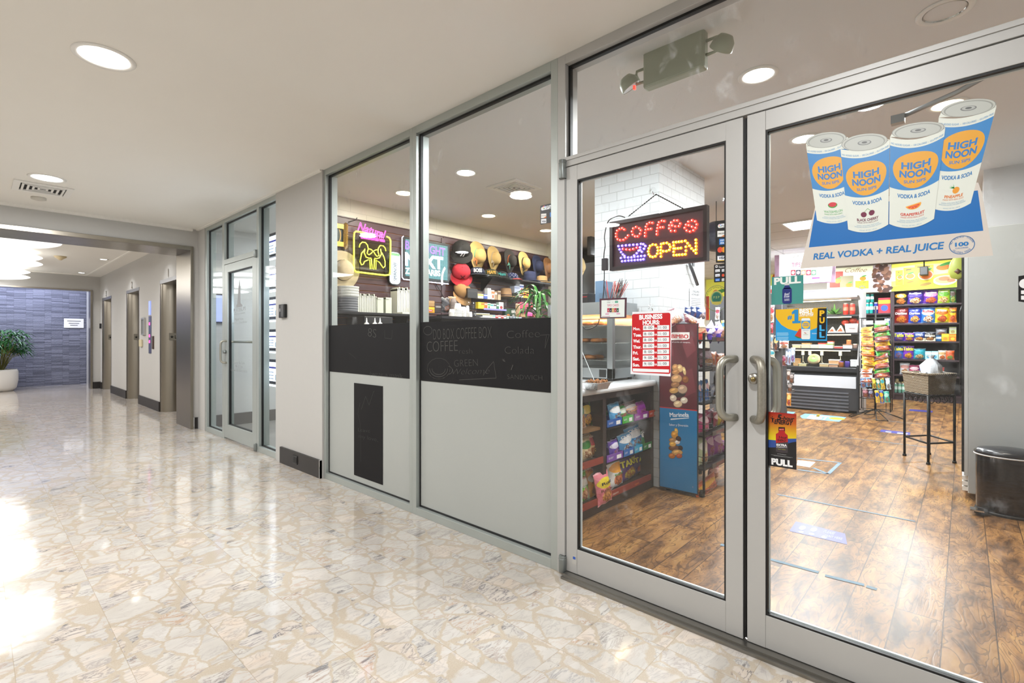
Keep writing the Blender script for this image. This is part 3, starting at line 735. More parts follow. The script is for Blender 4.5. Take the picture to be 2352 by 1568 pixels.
area(None, (.2, 16.3, 2.85), 3.2, 130, (.72, .78, 1), 'RECTANGLE', (math.radians(30), 0, 0), .4)
tag(bx('notice_plate', WHITE, (1.60, 17.28, 1.49), (1.99, 17.3, 1.73)), 'white sign plate with dark lines on the slate wall', 'sign')
M(Plane('x', 0).T)
w = M(Plane('y', 17.277).T).c('55555c')
for k, z in enumerate((1.66, 1.60, 1.55)): w.r(1.66+.03*k, z, 1.93-.03*k, z+.015)
o = w.build('lettering'); o.parent = bpy.data.objects['notice_plate']
# potted palm by the slate wall
t = thing('potted_palm', 'bushy green palm in a white pot before the slate wall', 'potted plant', (.38, 16.3, 0))
M().lathe([(.0001, 0), (.25, 0), (.31, .08), (.34, .25), (.34, .45), (.32, .5), (.30, .49), (.30, .44), (.0001, .44)], 32, (.38, 16.3, 0), caps=False).build('pot', mat('white_pot', 'dedbd6', .4), t)
LEAF = mat('palm_leaf', '265c26', .35, var=.5, bscale=8); st_ = M(); lf = M(); rr = random.Random(3)
for i in range(80):
    a = rr.uniform(0, 6.28); reach = rr.uniform(.12, .5); h = rr.uniform(.55, 1.25)*(1-.35*reach); bz = .45
    tip = Vector((.38+math.cos(a)*reach, 16.3+math.sin(a)*reach, bz+h*.8))
    b0 = Vector((.38+math.cos(a)*.08, 16.3+math.sin(a)*.08, bz)); md = (b0+tip)/2+Vector((0, 0, .12))
    st_.tube([b0, md, tip], .006, 5)
    for k in range(9):
        b = a+math.radians(-85+k*21); L = rr.uniform(.22, .36); d = Vector((math.cos(b), math.sin(b), rr.uniform(-.1, .45)))*L
        q = tip+d*.55+Vector((0, 0, .03)); e = tip+d+Vector((0, 0, -.12*rr.random()-.03)); s = Vector((-math.sin(b), math.cos(b), 0))*.019
        lf.add([tip, q+s, e, q-s], [(0, 1, 2, 3)])
st_.build('stem', mat('palm_stem', '6b6a2c', .6), t); lf.build('foliage', LEAF, t)
# ================================================================ shop shell
def tilegrid():
    m, nt, b = nmat('lay_in_ceiling_tile'); g = nd(nt, 'ShaderNodeNewGeometry').outputs['Position']; s = nd(nt, 'ShaderNodeSeparateXYZ', {0: g})
    fx = mth(nt, 'FRACT', mth(nt, 'MULTIPLY', mth(nt, 'SUBTRACT', s.outputs[0], 7.2), 1/.6)); fy = mth(nt, 'FRACT', mth(nt, 'MULTIPLY', s.outputs[1], 1/1.2))
    j = mth(nt, 'MAXIMUM', mth(nt, 'LESS_THAN', fx, .035), mth(nt, 'LESS_THAN', fy, .018))
    nt.links.new(mixc(nt, j, H('dcdad6'), H('a9a6a2')), b.inputs['Base Color']); b.inputs['Roughness'].default_value = .8
    return m
SZ = 2.74; YW = 4.96; XB = 12.9
struct(bx('ceiling_shop', SCEIL, (2.17, -1.6, SZ), (7.2, 5.0, 2.86)))
struct(bx('ceiling_shop', tilegrid(), (7.2, -1.6, SZ), (13.4, 5.0, 2.86)))
CREAM = tilewall('cream_painted_block', 'd9d4c0', 'c4bfab', .40, .20, 'x', .35)
w = M(); w.box(2.17, YW+.012, 0, 13.4, 5.02, SZ); w.box(6.27, 4.9, 0, 6.5, 4.98, SZ)
struct(w.build('wall_far', CREAM))
struct(bx('wall_end', mat('shop_wall', 'd9d6d0', .7), (12.95, -1.6, 0), (13.4, 5.0, SZ)))
w = M(); w.box(2.17, -1.6, 0, 12.95, -1.5, SZ); w.box(6.2, -1.5, 2.06, 12.95, -.13, SZ)
struct(w.build('wall_near', mat('shop_bulkhead', 'cfcdcb', .7)))
# slat panels behind the till
t = thing('slatwall', 'purplish brown slatted display wall with orange grooves behind the hats and neon sign', 'slat wall', (4.2, YW, 0))
bx('backing', mat('slat_groove', '9a5f31', .6), (2.17, YW, .5), (6.27, YW+.012, 2.53), t)
w = M(); z = .5; k = 0
while z < 2.44:
    w.box(2.17, YW-.012, z+.009, 4.085, YW, z+.076); w.box(4.095, YW-.012, z+.009, 6.27, YW, z+.076); z += .0775
w.box(2.17, YW-.016, z+.005, 6.27, YW, 2.53)
w.box(4.06, YW-.02, .5, 4.12, YW-.005, 2.5)
w.build('slat', mat('slat_laminate', '4f3539', .38, var=.12, bscale=20), t)
# white tiled column
TILE = tilewall('white_subway_tile', 'e2e6e8', 'c2c5c6', .155, .0775, 'xy', .09)
struct(bx('wall_column', TILE, (3.77, 1.83, 0), (4.72, 2.446, SZ)))
# ceiling lights of the shop
GS = 'recessed downlights in the shop ceiling'
for x, y, lb, wm, lit in ((3.08, .883, 'bright downlight seen through the transom glass, right of the emergency light', 0, 1), (3.071, 3.39, 'bright glaring downlight high in the wider right window bay', 0, 1),
        (3.063, 4.346, 'warm downlight near the top of the left window bay', 1, 1), (3.903, 3.5, 'round lamp overlapping the square shop vent', 1, 1), (4.339, 4.372, 'small warm downlight above the wall of hats', 1, 1),
        (5.484, 4.371, 'warm downlight half hidden beside the payment sticker window edge', 1, 1), (3.067, .067, 'unlit mirrored downlight at the top right corner', 0, 0), (4.307, .081, 'lit downlight behind the tallest can on the door poster', 1, 1),
        (4.3, .901, 'glaring white downlight just left of the door poster cans', 0, 1)):
    downlight(x, y, SZ-.001, 14 if wm else 30, lb, GS, .08, warm=bool(wm), lit=bool(lit))
for x, y in ((2.7, 2.0), (5.6, .9), (5.6, 2.9), (6.6, 1.9)): area(None, (x, y, SZ-.03), .2, 30 if x < 3 else 66, (.91, .96, 1))  # bare fill lights added to brighten the shop, no fixtures
def troffer(x, y, label):
    t = thing('ceiling_panel_light', label, 'ceiling light', (x, y, SZ), 'square panel lights in the shop ceiling')
    M().ring(x-.3, y-.3, SZ-.012, x+.3, y+.3, SZ, .02, 'z').build('frame', WHITE, t); bx('diffuser', mat('panel_diffuser', 'ffffff', .5, emit=7), (x-.28, y-.28, SZ-.008), (x+.28, y+.28, SZ-.004), t)
    area(t, (x, y, SZ-.02), .56, 85, (.95, .98, 1), 'SQUARE')
troffer(7.55, 1.50, 'bright square ceiling panel just left of the door poster'); troffer(9.0, .6, 'bright square ceiling panel above the open cooler aisle'); troffer(11.3, 2.3, 'bright square ceiling panel near the illuminated cake sign')
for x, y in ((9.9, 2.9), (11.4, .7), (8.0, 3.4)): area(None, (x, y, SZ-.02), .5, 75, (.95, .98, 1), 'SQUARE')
vent('ceiling_vent', 3.70, 3.36, SZ-.001, .20, 'square white air vent in the shop ceiling with a lamp beside it')
# emergency light hung from the shop ceiling
t = thing('emergency_light', 'pale grey green emergency light box with two lamp heads behind the transom glass', 'emergency light', (2.55, 1.16, 2.5))
EM = mat('emergency_housing', 'a6aa96', .5, bump=.05); PE = Plane('x', 2.44)
def pe(u, v): a, b = PE.ab(u, v); return -a, b
y0, z1 = pe(1476, 120); y1, z0 = pe(1617, 185); _, zc = pe(1617, 64); _, zt = pe(1476, 118)
yl = pe(1476, 200)[0]; yr = pe(1617, 160)[0]
ZA, ZB = pe(1476, 204)[1], pe(1476, 120)[1]
bx('housing', EM, (2.44, yr, ZA), (2.50, yl, ZB), t, .012)
bx('mount_plate', EM, (2.47, yr+.10, ZB), (2.56, yr+.24, ZB+.03), t, .01)
bx('junction', EM, (2.49, yr+.12, ZB), (2.53, yr+.22, SZ), t, .01)
def head(y, z, s, tilt):
    w = M().c(EM).tube([(2.47, y, z+.035), (2.47, y+s*.05, z+.035), (2.47, y+s*.055, z)], .008, 8).tube([(2.47, y, z-.035), (2.47, y+s*.05, z-.035), (2.47, y+s*.055, z)], .008, 8)
    w.lathe([(.0001, -.02), (.014, -.014), (.02, 0), (.014, .014), (.0001, .02)], 14, (2.47, y+s*.06, z))
    w.build('bracket', None, t)
    T = Matrix.Translation((2.45, y+s*.09, z-.02)) @ Matrix.Rotation(math.radians(tilt), 4, 'X') @ Matrix.Rotation(math.radians(-25), 4, 'Y')
    M(T).c(EM).lathe([(.0001, .04), (.03, .035), (.05, .01), (.057, -.025), (.055, -.03)], 22, caps=False).c(mat('lamp_lens', 'dfe3e6', .1, .3, bump=.8, bscale=150)).lathe([(.0001, -.026), (.054, -.028)], 22, caps=False).build('lamp_head', None, t)
head(yr, pe(1640, 95)[1], -1, 42); head(yl, pe(1455, 175)[1], 1, -25)
M().c(mat('red_pilot', 'ff3a2a', .4, emit=2)).box(2.445, yl+.05, ZA+.02, 2.46, yl+.06, ZA+.04).build('indicator', None, t)

# ================================================================ bags, boxes, cans
def bagmat(base, band, food, food2='8a4b20', shine=.28):
    key = 'bag_%s_%s_%s' % (base, band, food)
    if key in MATS: return MATS[key]
    m, nt, b = nmat(key); uv = nd(nt, 'ShaderNodeUVMap', uv_map='UVMap').outputs[0]
    ob = nd(nt, 'ShaderNodeTexCoord').outputs['Object']
    wob = nd(nt, 'ShaderNodeVectorMath', {0: uv, 1: nd(nt, 'ShaderNodeVectorMath', {0: noise(nt, uv, 5, 3, out=1), 1: (.22, .22, 0)}, operation='MULTIPLY').outputs[0]}, operation='ADD').outputs[0]
    def ell(vec, cx, cy_, rx, ry):
        s = nd(nt, 'ShaderNodeVectorMath', {0: vec, 1: (-cx, -cy_, 0)}, operation='ADD').outputs[0]
        s = nd(nt, 'ShaderNodeVectorMath', {0: s, 1: (1/rx, 1/ry, 0)}, operation='MULTIPLY').outputs[0]
        return mth(nt, 'LESS_THAN', nd(nt, 'ShaderNodeVectorMath', {0: s}, operation='LENGTH').outputs['Value'], 1)
    c = mixc(nt, ell(uv, .5, .66, .46, .17), H(base), H(band))
    fd = mixc(nt, ramp(nt, noise(nt, uv, 11, 4), [(.4, (0, 0, 0, 1)), (.56, (1, 1, 1, 1))]), H(food), H(food2))
    c = mixc(nt, ell(wob, .62, .38, .36, .19), c, fd)
    sv = nd(nt, 'ShaderNodeSeparateXYZ', {0: uv}).outputs[1]
    seal = mth(nt, 'GREATER_THAN', mth(nt, 'ABSOLUTE', mth(nt, 'SUBTRACT', sv, .5)), .455)
    c = mixc(nt, seal, c, mixc(nt, .25, H(base), (1, 1, 1, 1)))
    nt.links.new(c, b.inputs['Base Color']); b.inputs['Roughness'].default_value = shine; b.inputs['Specular IOR Level'].default_value = .7
    bn = nd(nt, 'ShaderNodeBump', {'Strength': .7, 'Distance': .012, 'Height': noise(nt, ob, 26, 3, .5, .8)})
    nt.links.new(bn.outputs[0], b.inputs['Normal']); MATS[key] = m; return m
RB = random.Random(11)
def bagmesh(w, h, t, wr=.006, txt=(), nx=9, nz=11, seed=None):
    """pillow pack, base at z = 0, front toward -y"""
    r_ = random.Random(seed if seed is not None else RB.random()); m = M()
    ph = [r_.uniform(0, 6) for _ in range(6)]
    def bul(x, z):
        X = 2*x/w; Z = 2*z/h-1
        return t/2*max(0, 1-abs(X)**2.4)**.6*max(0, 1-abs(Z)**3.2)**.75
    def wob(x, z): return wr*(math.sin(x/w*9+ph[0]+z/h*4)+.7*math.sin(z/h*13+ph[1]+x/w*5))
    for s in (-1, 1):
        vs = []; uv = []
        for j in range(nz+1):
            z = h*j/nz; Zn = abs(2*z/h-1); sq = 1-.10*max(0, 1-Zn**3)
            for i in range(nx+1):
                x = w*(i/nx-.5); b = bul(x, z)
                vs.append((x*sq+wr*.5*math.sin(z/h*17+ph[2]), s*(b+wob(x, z)*(b/(t/2+1e-6))), z+(wr*.8*math.sin(x/w*12+ph[3]) if j in (0, nz) else 0)))
                uv.append((i/nx, j/nz))
        fs = []
        for j in range(nz):
            for i in range(nx):
                a = j*(nx+1)+i; f = (a, a+1, a+nx+2, a+nx+1); fs.append(f if s < 0 else f[::-1])
        m.add(vs, fs, True, uv)
    return m, bul
def bag(name, label, cat, pos, w, h, t, cols, group, txt=(), rz=0, tilt=0, roll=0, wr=.005, emboss=.004):
    m, bul = bagmesh(w, h, t, wr)
    o = m.build(name, bagmat(*cols)); o.location = pos; o.rotation_euler = (tilt, roll, rz); o.rotation_mode = 'ZYX'
    o.rotation_mode = 'XYZ'
    R = Matrix.Rotation(rz, 4, 'Z') @ Matrix.Rotation(tilt, 4, 'X') @ Matrix.Rotation(roll, 4, 'Y'); o.rotation_euler = R.to_euler()
    tag(o, label, cat, group)
    for (s, cx, cz, hh, ww, col) in txt:
        k = M().c(col); k.t(s, cx*w, cz*h, hh*h, ww*w, 0, 'c', bold=.03, fn=lambda a, b, z: (a, -(bul(a, b)+wr*1.2+emboss), b))
        x = k.build('lettering', None, None); x.parent = o
    return o
def px_rect(ax, val, u0, v0, u1, v1):
    """base point, width, height, angle for something standing on a plane as the photo shows it"""
    um = (u0+u1)/2; b = P(um, v1, ax, val); tp = P(um, v0, ax, val); l = P(u0, v1, ax, val); r = P(u1, v1, ax, val)
    i = 1 if ax == 'x' else 0
    return b, abs(l[i]-r[i]), tp.z-b.z, (-math.pi/2 if ax == 'x' else 0)
def pbag(ax, val, box, cols, label, group, txt=(), t=.45, tilt=0, roll=0, name='snack_bag', cat='snack bag', dz=None, drz=0, wr=None):
    b, w, h, rz = px_rect(ax, val, *box)
    if dz is not None: b.z = dz
    return bag(name, label, cat, b, w, h, min(w, h)*t, cols, group, txt, rz+drz, tilt, roll, wr if wr is not None else min(w, h)*.022)
def pbox(ax, val, box, cols, label, group, d=None, name='carton', cat='box', txt=(), dz=None, yaw=0, deco=0):
    """cartons: cols = body, band, spot"""
    b, w, h, rz = px_rect(ax, val, *box); d = d or min(w, h)*.5
    if dz is not None: b.z = dz
    m = M().c(cols[0]).box(-w/2, 0, 0, w/2, d, h)
    T = Matrix(((1, 0, 0, 0), (0, 0, -1, -.0008), (0, 1, 0, 0), (0, 0, 0, 1))); m.T = T
    if len(cols) > 1: m.c(cols[1]).r(-w/2, h*.62, w/2, h*.86, 0)
    if len(cols) > 2: m.c(cols[2]).e(0, h*.33, w*.3, h*.2, 0, 14)
    for (s, cx, cz, hh, ww, col) in txt: m.c(col).t(s, cx*w, cz*h, hh*h, ww*w, .0008, 'c', bold=.02)
    o = m.build(name); o.location = b; o.rotation_euler = (0, 0, rz+yaw)
    return tag(o, label, cat, group)
def can(name, label, cat, pos, r, h, body, group, top='c9ccce', band=None, txt=None, lid=None):
    m = M().c(mat('can_'+body, body, .3, .2)).lathe([(r*.8, 0), (r, h*.05), (r, h*.9)], 18, caps=False)
    if band: m.c(band).lathe([(r*1.004, h*.35), (r*1.004, h*.65)], 18, caps=False)
    m.c(mat('can_top_'+(lid or top), lid or top, .3, .0 if lid else .8)).lathe([(r*1.0, h*.9), (r*.86, h*.97), (r*.86, h), (r*.8, h*.985), (.0001, h*.985)], 18, caps=False)
    o = m.build(name); o.location = pos; return tag(o, label, cat, group)
# ---------------------------------------------------------------- hats
def felt(key, h, b=.25): return mat('felt_'+key, h, .85, bump=b, bscale=250, var=.08)
def sunhat(label, u, v, y, R, col, band, k=1.0, name='sun_hat', bow=None, crown=.5, tz=0, ty=0, flop=.02, extra=None):
    """broad brimmed hat hung on the wall, crown toward the shop"""
    c = P(u, v, 'y', y); t = thing(name, label, 'hat', tuple(c), 'hats on the slatted wall', world=False)
    r = R*crown; d = R*.62
    m = M(); n = 40
    prof = [(.0001, d), (r*.45, d*.985), (r*.78, d*.88), (r*.95, d*.62), (r*1.0, d*.3), (r*1.04, .012), (r*1.25, .004), (R*.8, .0), (R*.97, .004), (R, .0), (R*.98, -.006), (R*.8, -.006), (r*1.0, -.002)]
    vs = []
    for q, z in prof:
        for i in range(n):
            a = 2*math.pi*i/n; wv = flop*max(0, (q-r)/(R-r+1e-6))*math.sin(2*a+.6)
            vs.append((q*math.cos(a), -(z+wv), q*math.sin(a)*1.08))
    fs = [(j*n+i, (j+1)*n+i, (j+1)*n+(i+1) % n, j*n+(i+1) % n) for j in range(len(prof)-1) for i in range(n)]
    m.add(vs, fs, True); m.build('straw' if 'straw' in label else 'felt', felt(col, col), t)
    bb = M()
    prof = [(r*1.05, .014), (r*1.03, d*.30)]
    vs = [(q*math.cos(2*math.pi*i/n), -z, q*math.sin(2*math.pi*i/n)*1.08) for q, z in prof for i in range(n)]
    bb.add(vs, [(i, n+i, n+(i+1) % n, (i+1) % n) for i in range(n)], True); bb.build('hat_band', felt(band+'b', band), t)
    if bow:
        q = M(); 
        for s in (-1, 1):
            q.add([(-r*.8, -.03, -r*.75), (-r*.8+s*r*.62, -.05, -r*.75+r*.4), (-r*.8+s*r*.7, -.03, -r*.75-r*.25), (-r*.8+s*r*.25, -.06, -r*.75)], [(0, 1, 3), (0, 3, 2), (1, 2, 3)])
        q.tube([(-r*.8, -.04, -r*.75), (-r*.6, -.03, -r*1.5)], r*.12, 6)
        q.build('bow', felt(bow+'w', bow), t)
    t.rotation_euler = (math.radians(tz), 0, math.radians(ty)); return t
def ballcap(label, u, v, y, R, col, logo=None, down=True, txt=None, pos=None, brim=None, name='baseball_cap', rz=0, logoc='e8e8e8'):
    c = pos or P(u, v, 'y', y); t = thing(name, label, 'cap', tuple(c), 'caps and hats around the shelf', world=False)
    m = M(); n = 24; mt = felt(col, col, .15)
    prof = [(.0001, 1.02), (.3, 1.0), (.6, .88), (.82, .66), (.95, .36), (1.0, 0), (.97, 0)]
    m.lathe([(q*R, z*R*.86) for q, z in prof], n, caps=False); m.lathe([(.0001, R*.9), (R*.07, R*.89), (R*.08, R*.86)], 10, caps=False)
    m.build('crown', mt, t)
    b = M(); k = 14; vs = []
    for i in range(k+1):
        a = math.pi*(1.0+i/k); cx, sy = math.cos(a), math.sin(a)
        dr = R*.72*math.sin(math.pi*i/k)**.6
        for q, z in ((R*.98, 0), (R*.98+dr*.5, -.0), (R*.98+dr, -R*.16*abs(math.sin(math.pi*i/k)))): vs.append((cx*q*(1 if q < R else .93), sy*q, z-.12*R*cx*cx+.0))
    fs = [(3*i+j, 3*i+3+j, 3*i+4+j, 3*i+1+j) for i in range(k) for j in range(2)]
    b.add(vs, fs, True); b.build('visor', felt((brim or col)+'v', brim or col, .1), t)
    if txt or logo:
        g = M().c(logoc)
        def fn(a, bz, z):
            an = a/R; x = R*.99*math.sin(an); y_ = -math.sqrt(max(0, (R*1.03)**2-x*x-(bz*.9)**2)); return (x, y_, bz)
        g.t(txt or logo, 0, R*.18, R*.42, R*(1.0 if txt else .6), 0, 'c', bold=.03, fn=fn); g.build('emblem', None, t)
    if down: t.rotation_euler = (math.radians(62), 0, rz)
    else: t.rotation_euler = (0, 0, rz)
    return t
# ================================================================ what hangs on and stands before the slatted wall
HY_ = YW-.06
sunhat('light straw sun hat with a dark brown band at the far left of the window', 786, 621, YW-.05, .20, 'c9b896', '3a2a1c')
sunhat('straw sun hat tied with a green and orange flowered scarf', 1096, 588, YW-.10, .185, 'c9a765', '7fae86', bow='c9713a', ty=12)
sunhat('straw sun hat wrapped with a beige knitted scarf, second of the upper row', 1133, 594, YW-.10, .165, 'bfa062', 'a8987c', bow='a8987c', ty=15)
sunhat('black wide brim hat with a flowered band among the straw hats', 1170, 600, YW-.10, .165, '2a2623', 'c26b38', bow='5f9a86', ty=15)
sunhat('straw sun hat with a big black bow', 1202, 605, YW-.10, .165, 'c9a765', '161412', bow='161412', ty=15)
sunhat('navy blue brimmed hat near the right end of the hat row', 1233, 612, YW-.10, .165, '1f2745', '171e38', ty=15)
sunhat('tan brown sun hat at the right end of the hat row', 1258, 616, YW-.10, .16, '9a6b3c', '8c5f34', ty=15)
sunhat('beige straw hat half hidden behind the left door stile', 1328, 613, 4.297, .17, 'bfa878', 'a48d60')
ballcap('black baseball cap with a white wing emblem hung on the slatted wall', 1060, 573, YW-.10, .125, '151413', logo='//', rz=math.radians(-30))
ballcap('red baseball cap hung below the black one', 1059, 625, YW-.10, .125, 'c22a38', logo='X', logoc='5a1420', rz=math.radians(-30))
t = ballcap('plain tan cap hung below the red one', 1060, 668, YW-.10, .125, 'ae8453')
sh = thing('hat_shelf', 'long black shelf of caps under the hanging hats', 'shelf', (5.3, 4.82, 2.03))
bx('board', mat('black_shelf', '17171b', .3), (4.47, 4.69, 2.035), (6.2, YW-.015, 2.06), sh, .003)
for x in (4.75, 5.9):
    w = M(); w.add([(x, YW-.02, 2.035), (x, YW-.02, 1.84), (x, 4.72, 2.035), (x+.012, YW-.02, 2.035), (x+.012, YW-.02, 1.84), (x+.012, 4.72, 2.035)], [(0, 1, 2), (5, 4, 3), (0, 3, 4, 1), (1, 4, 5, 2), (0, 2, 5, 3)])
    w.build('bracket', DARKMET, sh)
for u, col, txt, lb, R, br, lc in ((1096, '1d2438', 'BOSS', 'navy flat cap with a white hexagon badge on the shelf', .115, '171d2e', 'e8e8e8'), (1127, '2d3019', 'MIAMI', 'olive cap with yellow MIAMI lettering on the shelf', .115, '232713', 'd9a420'),
        (1151, '14171a', 'Miami', 'black cap with teal script lettering on the shelf', .105, '121416', '1fb0a8')):
    p = P(u, 625, 'y', 4.80); p.z = 2.062; ballcap(lb, 0, 0, 0, R, col, txt=txt, down=False, pos=p, brim=br, rz=math.radians(-38), logoc=lc)
p = P(1175, 628, 'y', 4.80); p.z = 2.062; t = ballcap('blue cap with white stars and a red striped visor', 0, 0, 0, .105, '1f2a52', down=False, pos=p, brim='b3423c')
w = M().c('e6e4dc')
for i in range(5):
    for j in range(3):
        a = math.radians(-60+i*30+(15 if j % 2 else 0)); z = .02+j*.027; rr_ = math.sqrt(max(0, .108**2-z*z))
        w.add([(rr_*math.sin(a+dx/.108*.9), -rr_*math.cos(a+dx/.108*.9)-.002, z+dz) for dx, dz in ((-.007, 0), (0, -.007), (.007, 0), (0, .007))], [(0, 1, 2, 3)])
w.build('star_pattern', None, t)
def fedora(label, p, R, H_, col, band, h2=0):
    t = thing('fedora', label, 'hat', tuple(p), 'caps and hats around the shelf', world=False)
    M().lathe([(R*1.6, .012), (R*1.65, .004), (R*1.05, .0), (R, .008), (R*.95, H_*.6), (R*.86, H_*.95), (R*.6, H_), (R*.2, H_*.86), (.0001, H_*.85)], 28, caps=False, sx=1.1, sy=.9).build('felt', felt(col, col), t)
    M().lathe([(R*1.02, .01), (R*1.0, H_*.3)], 28, caps=False, sx=1.1, sy=.9).build('hat_band', felt(band, band), t); return t
p = P(1217, 640, 'y', 4.80); p.z = 2.062; fedora('plain navy bucket hat on the shelf', p, .10, .15, '20284a', '1a2140')
p = P(1245, 645, 'y', 4.80); p.z = 2.062; fedora('small straw hat with a dark band at the right end of the shelf', p, .09, .11, 'b99663', '241a12')
# neon sign
PN = Plane('y', YW-.11); PNb = Plane('y', YW-.09)
def W3(pl, u, v): p = P(u, v, pl.ax, pl.val); return tuple(p)
def neon_text(txt, p0, p1, hpx, r, m, parent, shear=.25):
    cu = bpy.data.curves.new('n', 'FONT'); cu.body = txt; cu.size = 1; cu.shear = shear; cu.fill_mode = 'NONE'; cu.bevel_depth = .001; cu.resolution_u = 3
    a0, b0 = PN.ab(*p0); a1, b1 = PN.ab(*p1); mu, mv = (p0[0]+p1[0])/2, (p0[1]+p1[1])/2
    hh = abs(PN.ab(mu, mv-hpx)[1]-PN.ab(mu, mv)[1]); k = hh/.69; wd = glyph(txt, 0., shear)[2]; kx = math.hypot(a1-a0, b1-b0)/wd
    cu.bevel_depth = r/k
    cu.bevel_resolution = 1
    ob = bpy.data.objects.new('n', cu); me = ob.to_mesh(); ro = math.atan2(b1-b0, a1-a0); cr, sr = math.cos(ro), math.sin(ro)
    x0 = min(v.co.x for v in me.vertices); mm = M(PN.T); vs = []
    for v in me.vertices:
        a = (v.co.x-x0)*kx; b = v.co.y*k; vs.append((a0+a*cr-b*sr, b0+a*sr+b*cr, v.co.z*k))
    mm.add(vs, [tuple(p.vertices) for p in me.polygons], True); ob.to_mesh_clear(); bpy.data.objects.remove(ob)
    return mm.build('neon_lettering', m, parent)
t = thing('neon_sign', 'pink and yellow neon sign with two flamingos in a yellow square', 'neon sign', (2.9, YW-.1, 2.1))
PINK = mat('pink_neon', 'ff6ad8', .4, emit=3, ehex='ff35c8'); YEL = mat('yellow_neon', 'f2ff6a', .4, emit=2.2, ehex='e8f02a')
neon_text('Natural', (821, 528), (884, 548), 19, .0026, PINK, t); neon_text('LIGHT', (849, 543), (880, 547), 9, .0022, PINK, t, .15)
neon_text('LEMONADE FLAVORED VODKA', (829, 547), (884, 556), 6, .0013, PINK, t, 0)
fr = [(843, 536), (830, 533), (818, 531), (814, 534), (813, 545), (813, 610), (814, 620), (818, 624), (850, 628), (885, 632), (894, 631), (896, 625), (897, 580), (897, 552), (894, 546), (888, 543)]
M().tube([W3(PN, *p) for p in fr], .009, 8).build('neon_frame', YEL, t)
z2 = lambda a, b: (770+a/5.807, 480+b/5.807)
fl = [[(320, 510), (330, 470), (360, 440), (400, 445), (430, 480), (440, 530), (425, 590), (450, 610), (480, 590), (505, 560), (480, 540), (450, 530)],
      [(395, 530), (385, 580), (410, 640), (450, 655), (480, 655)], [(385, 550), (350, 590), (340, 650), (330, 700), (350, 745), (375, 735), (390, 700), (430, 680), (462, 672), (466, 800)], [(482, 665), (492, 798)],
      [(675, 560), (665, 520), (640, 490), (600, 485), (575, 520), (570, 570), (585, 620), (555, 630), (530, 600), (508, 560), (540, 545), (570, 545)],
      [(605, 530), (615, 600), (590, 650), (550, 662), (525, 655)], [(620, 580), (650, 640), (665, 700), (665, 760), (640, 785), (615, 750), (590, 710), (545, 680), (540, 805)], [(523, 665), (515, 805)]]
w = M()
for s in fl: w.tube([W3(PN, *z2(*p)) for p in s], .0055, 6)
w.build('neon_flamingo', YEL, t)
w = M()
for z in (0, 1, 2, 3): w.tube([W3(PNb, 815, 545+z*24), W3(PNb, 895, 556+z*22)], .004, 5)
w.tube([W3(PNb, 826, 520), W3(PNb, 826, 622)], .004, 5); w.tube([W3(PNb, 883, 540), W3(PNb, 883, 630)], .004, 5)
w.tube([W3(PNb, 800, 510), W3(PNb, 817, 505), W3(PNb, 820, 500)], .005, 5)
w.build('wire_grid', DARKMET, t)
bx('backing', glassmat('smoked_backing', tint=(.72, .72, .55), refl=.6), (W3(PNb, 812, 580)[0], YW-.088, W3(PNb, 812, 622)[2]), (W3(PNb, 899, 580)[0], YW-.085, W3(PNb, 899, 550)[2]), t)
# can shaped lit sign
t = thing('can_sign', 'tall white lit can shaped sign between the neon and the blue sign', 'lit sign', (3.1, YW-.07, 1.9))
PC = Plane('y', YW-.06); a0, b0 = PC.ab(895, 650); a1, b1 = PC.ab(919, 585); 
def rrect(x0, y0, x1, y1, r, n=5):
    o = []
    for cx, cy_, s in ((x1-r, y1-r, 0), (x0+r, y1-r, 90), (x0+r, y0+r, 180), (x1-r, y0+r, 270)):
        o += [(cx+r*math.cos(math.radians(s+90*i/n)), cy_+r*math.sin(math.radians(s+90*i/n))) for i in range(n+1)]
    return o
w = M(PC.T).c('1b1b1d').prism(rrect(a0-.01, b0-.015, a1+.01, b1+.03, .05), -.03, 0); w.build('case', None, t)
w = M(PC.T).c(mat('lit_white', 'dfeaf2', .4, emit=.9)).q(rrect(a0, b0-.005, a1, b1+.02, .045), .002).c('6fb07a').r(a0+.01, b1-.02, a1-.01, b1+.01, .003)
cx = (a0+a1)/2
w.c('26405c').line([(cx-.035, b0+.06), (cx+.035, b0+.06), (cx+.035, b1-.12), (cx-.035, b1-.12), (cx-.035, b0+.06)], .004, .003)
w.t('SMIRNOFF', cx+.02, (b0+b1)/2-.03, .04, (b1-b0)*.62, .003, rot=math.pi/2, bold=.02); w.build('face', None, t)
# blue beer sign
t = thing('lit_sign', 'blue dotted lit sign reading LIGHT and CARBS with a white glowing edge', 'lit sign', (3.8, YW-.07, 1.9))
PL = Plane('y', YW-.065); aL, bT = PL.ab(926, 545); aR, bB = PL.ab(1032, 650); bT = PL.ab(1032, 561)[1]; 
def dotted():
    m, nt, b = nmat('teal_dot_screen'); g = nd(nt, 'ShaderNodeNewGeometry').outputs['Position']
    v = nd(nt, 'ShaderNodeTexVoronoi', {'Vector': nd(nt, 'ShaderNodeMapping', {'Vector': g, 'Scale': (60, 0, 60)}).outputs[0], 'Scale': 1, 'Randomness': 0}).outputs[0]
    d = mth(nt, 'LESS_THAN', v, .33); c = mixc(nt, d, H('17505c'), H('7cbcc4')); nt.links.new(c, b.inputs['Base Color']); nt.links.new(c, b.inputs['Emission Color']); b.inputs['Emission Strength'].default_value = .16
    return m
M(PL.T).c('0d0f12').prism(rrect(aL, bB, aR, bT, .02), -.03, 0).build('case', None, t)
w = M(PL.T).c(dotted()).r(aL+.03, bB+.03, aR-.03, bT-.03, .002); w.build('screen', None, t)
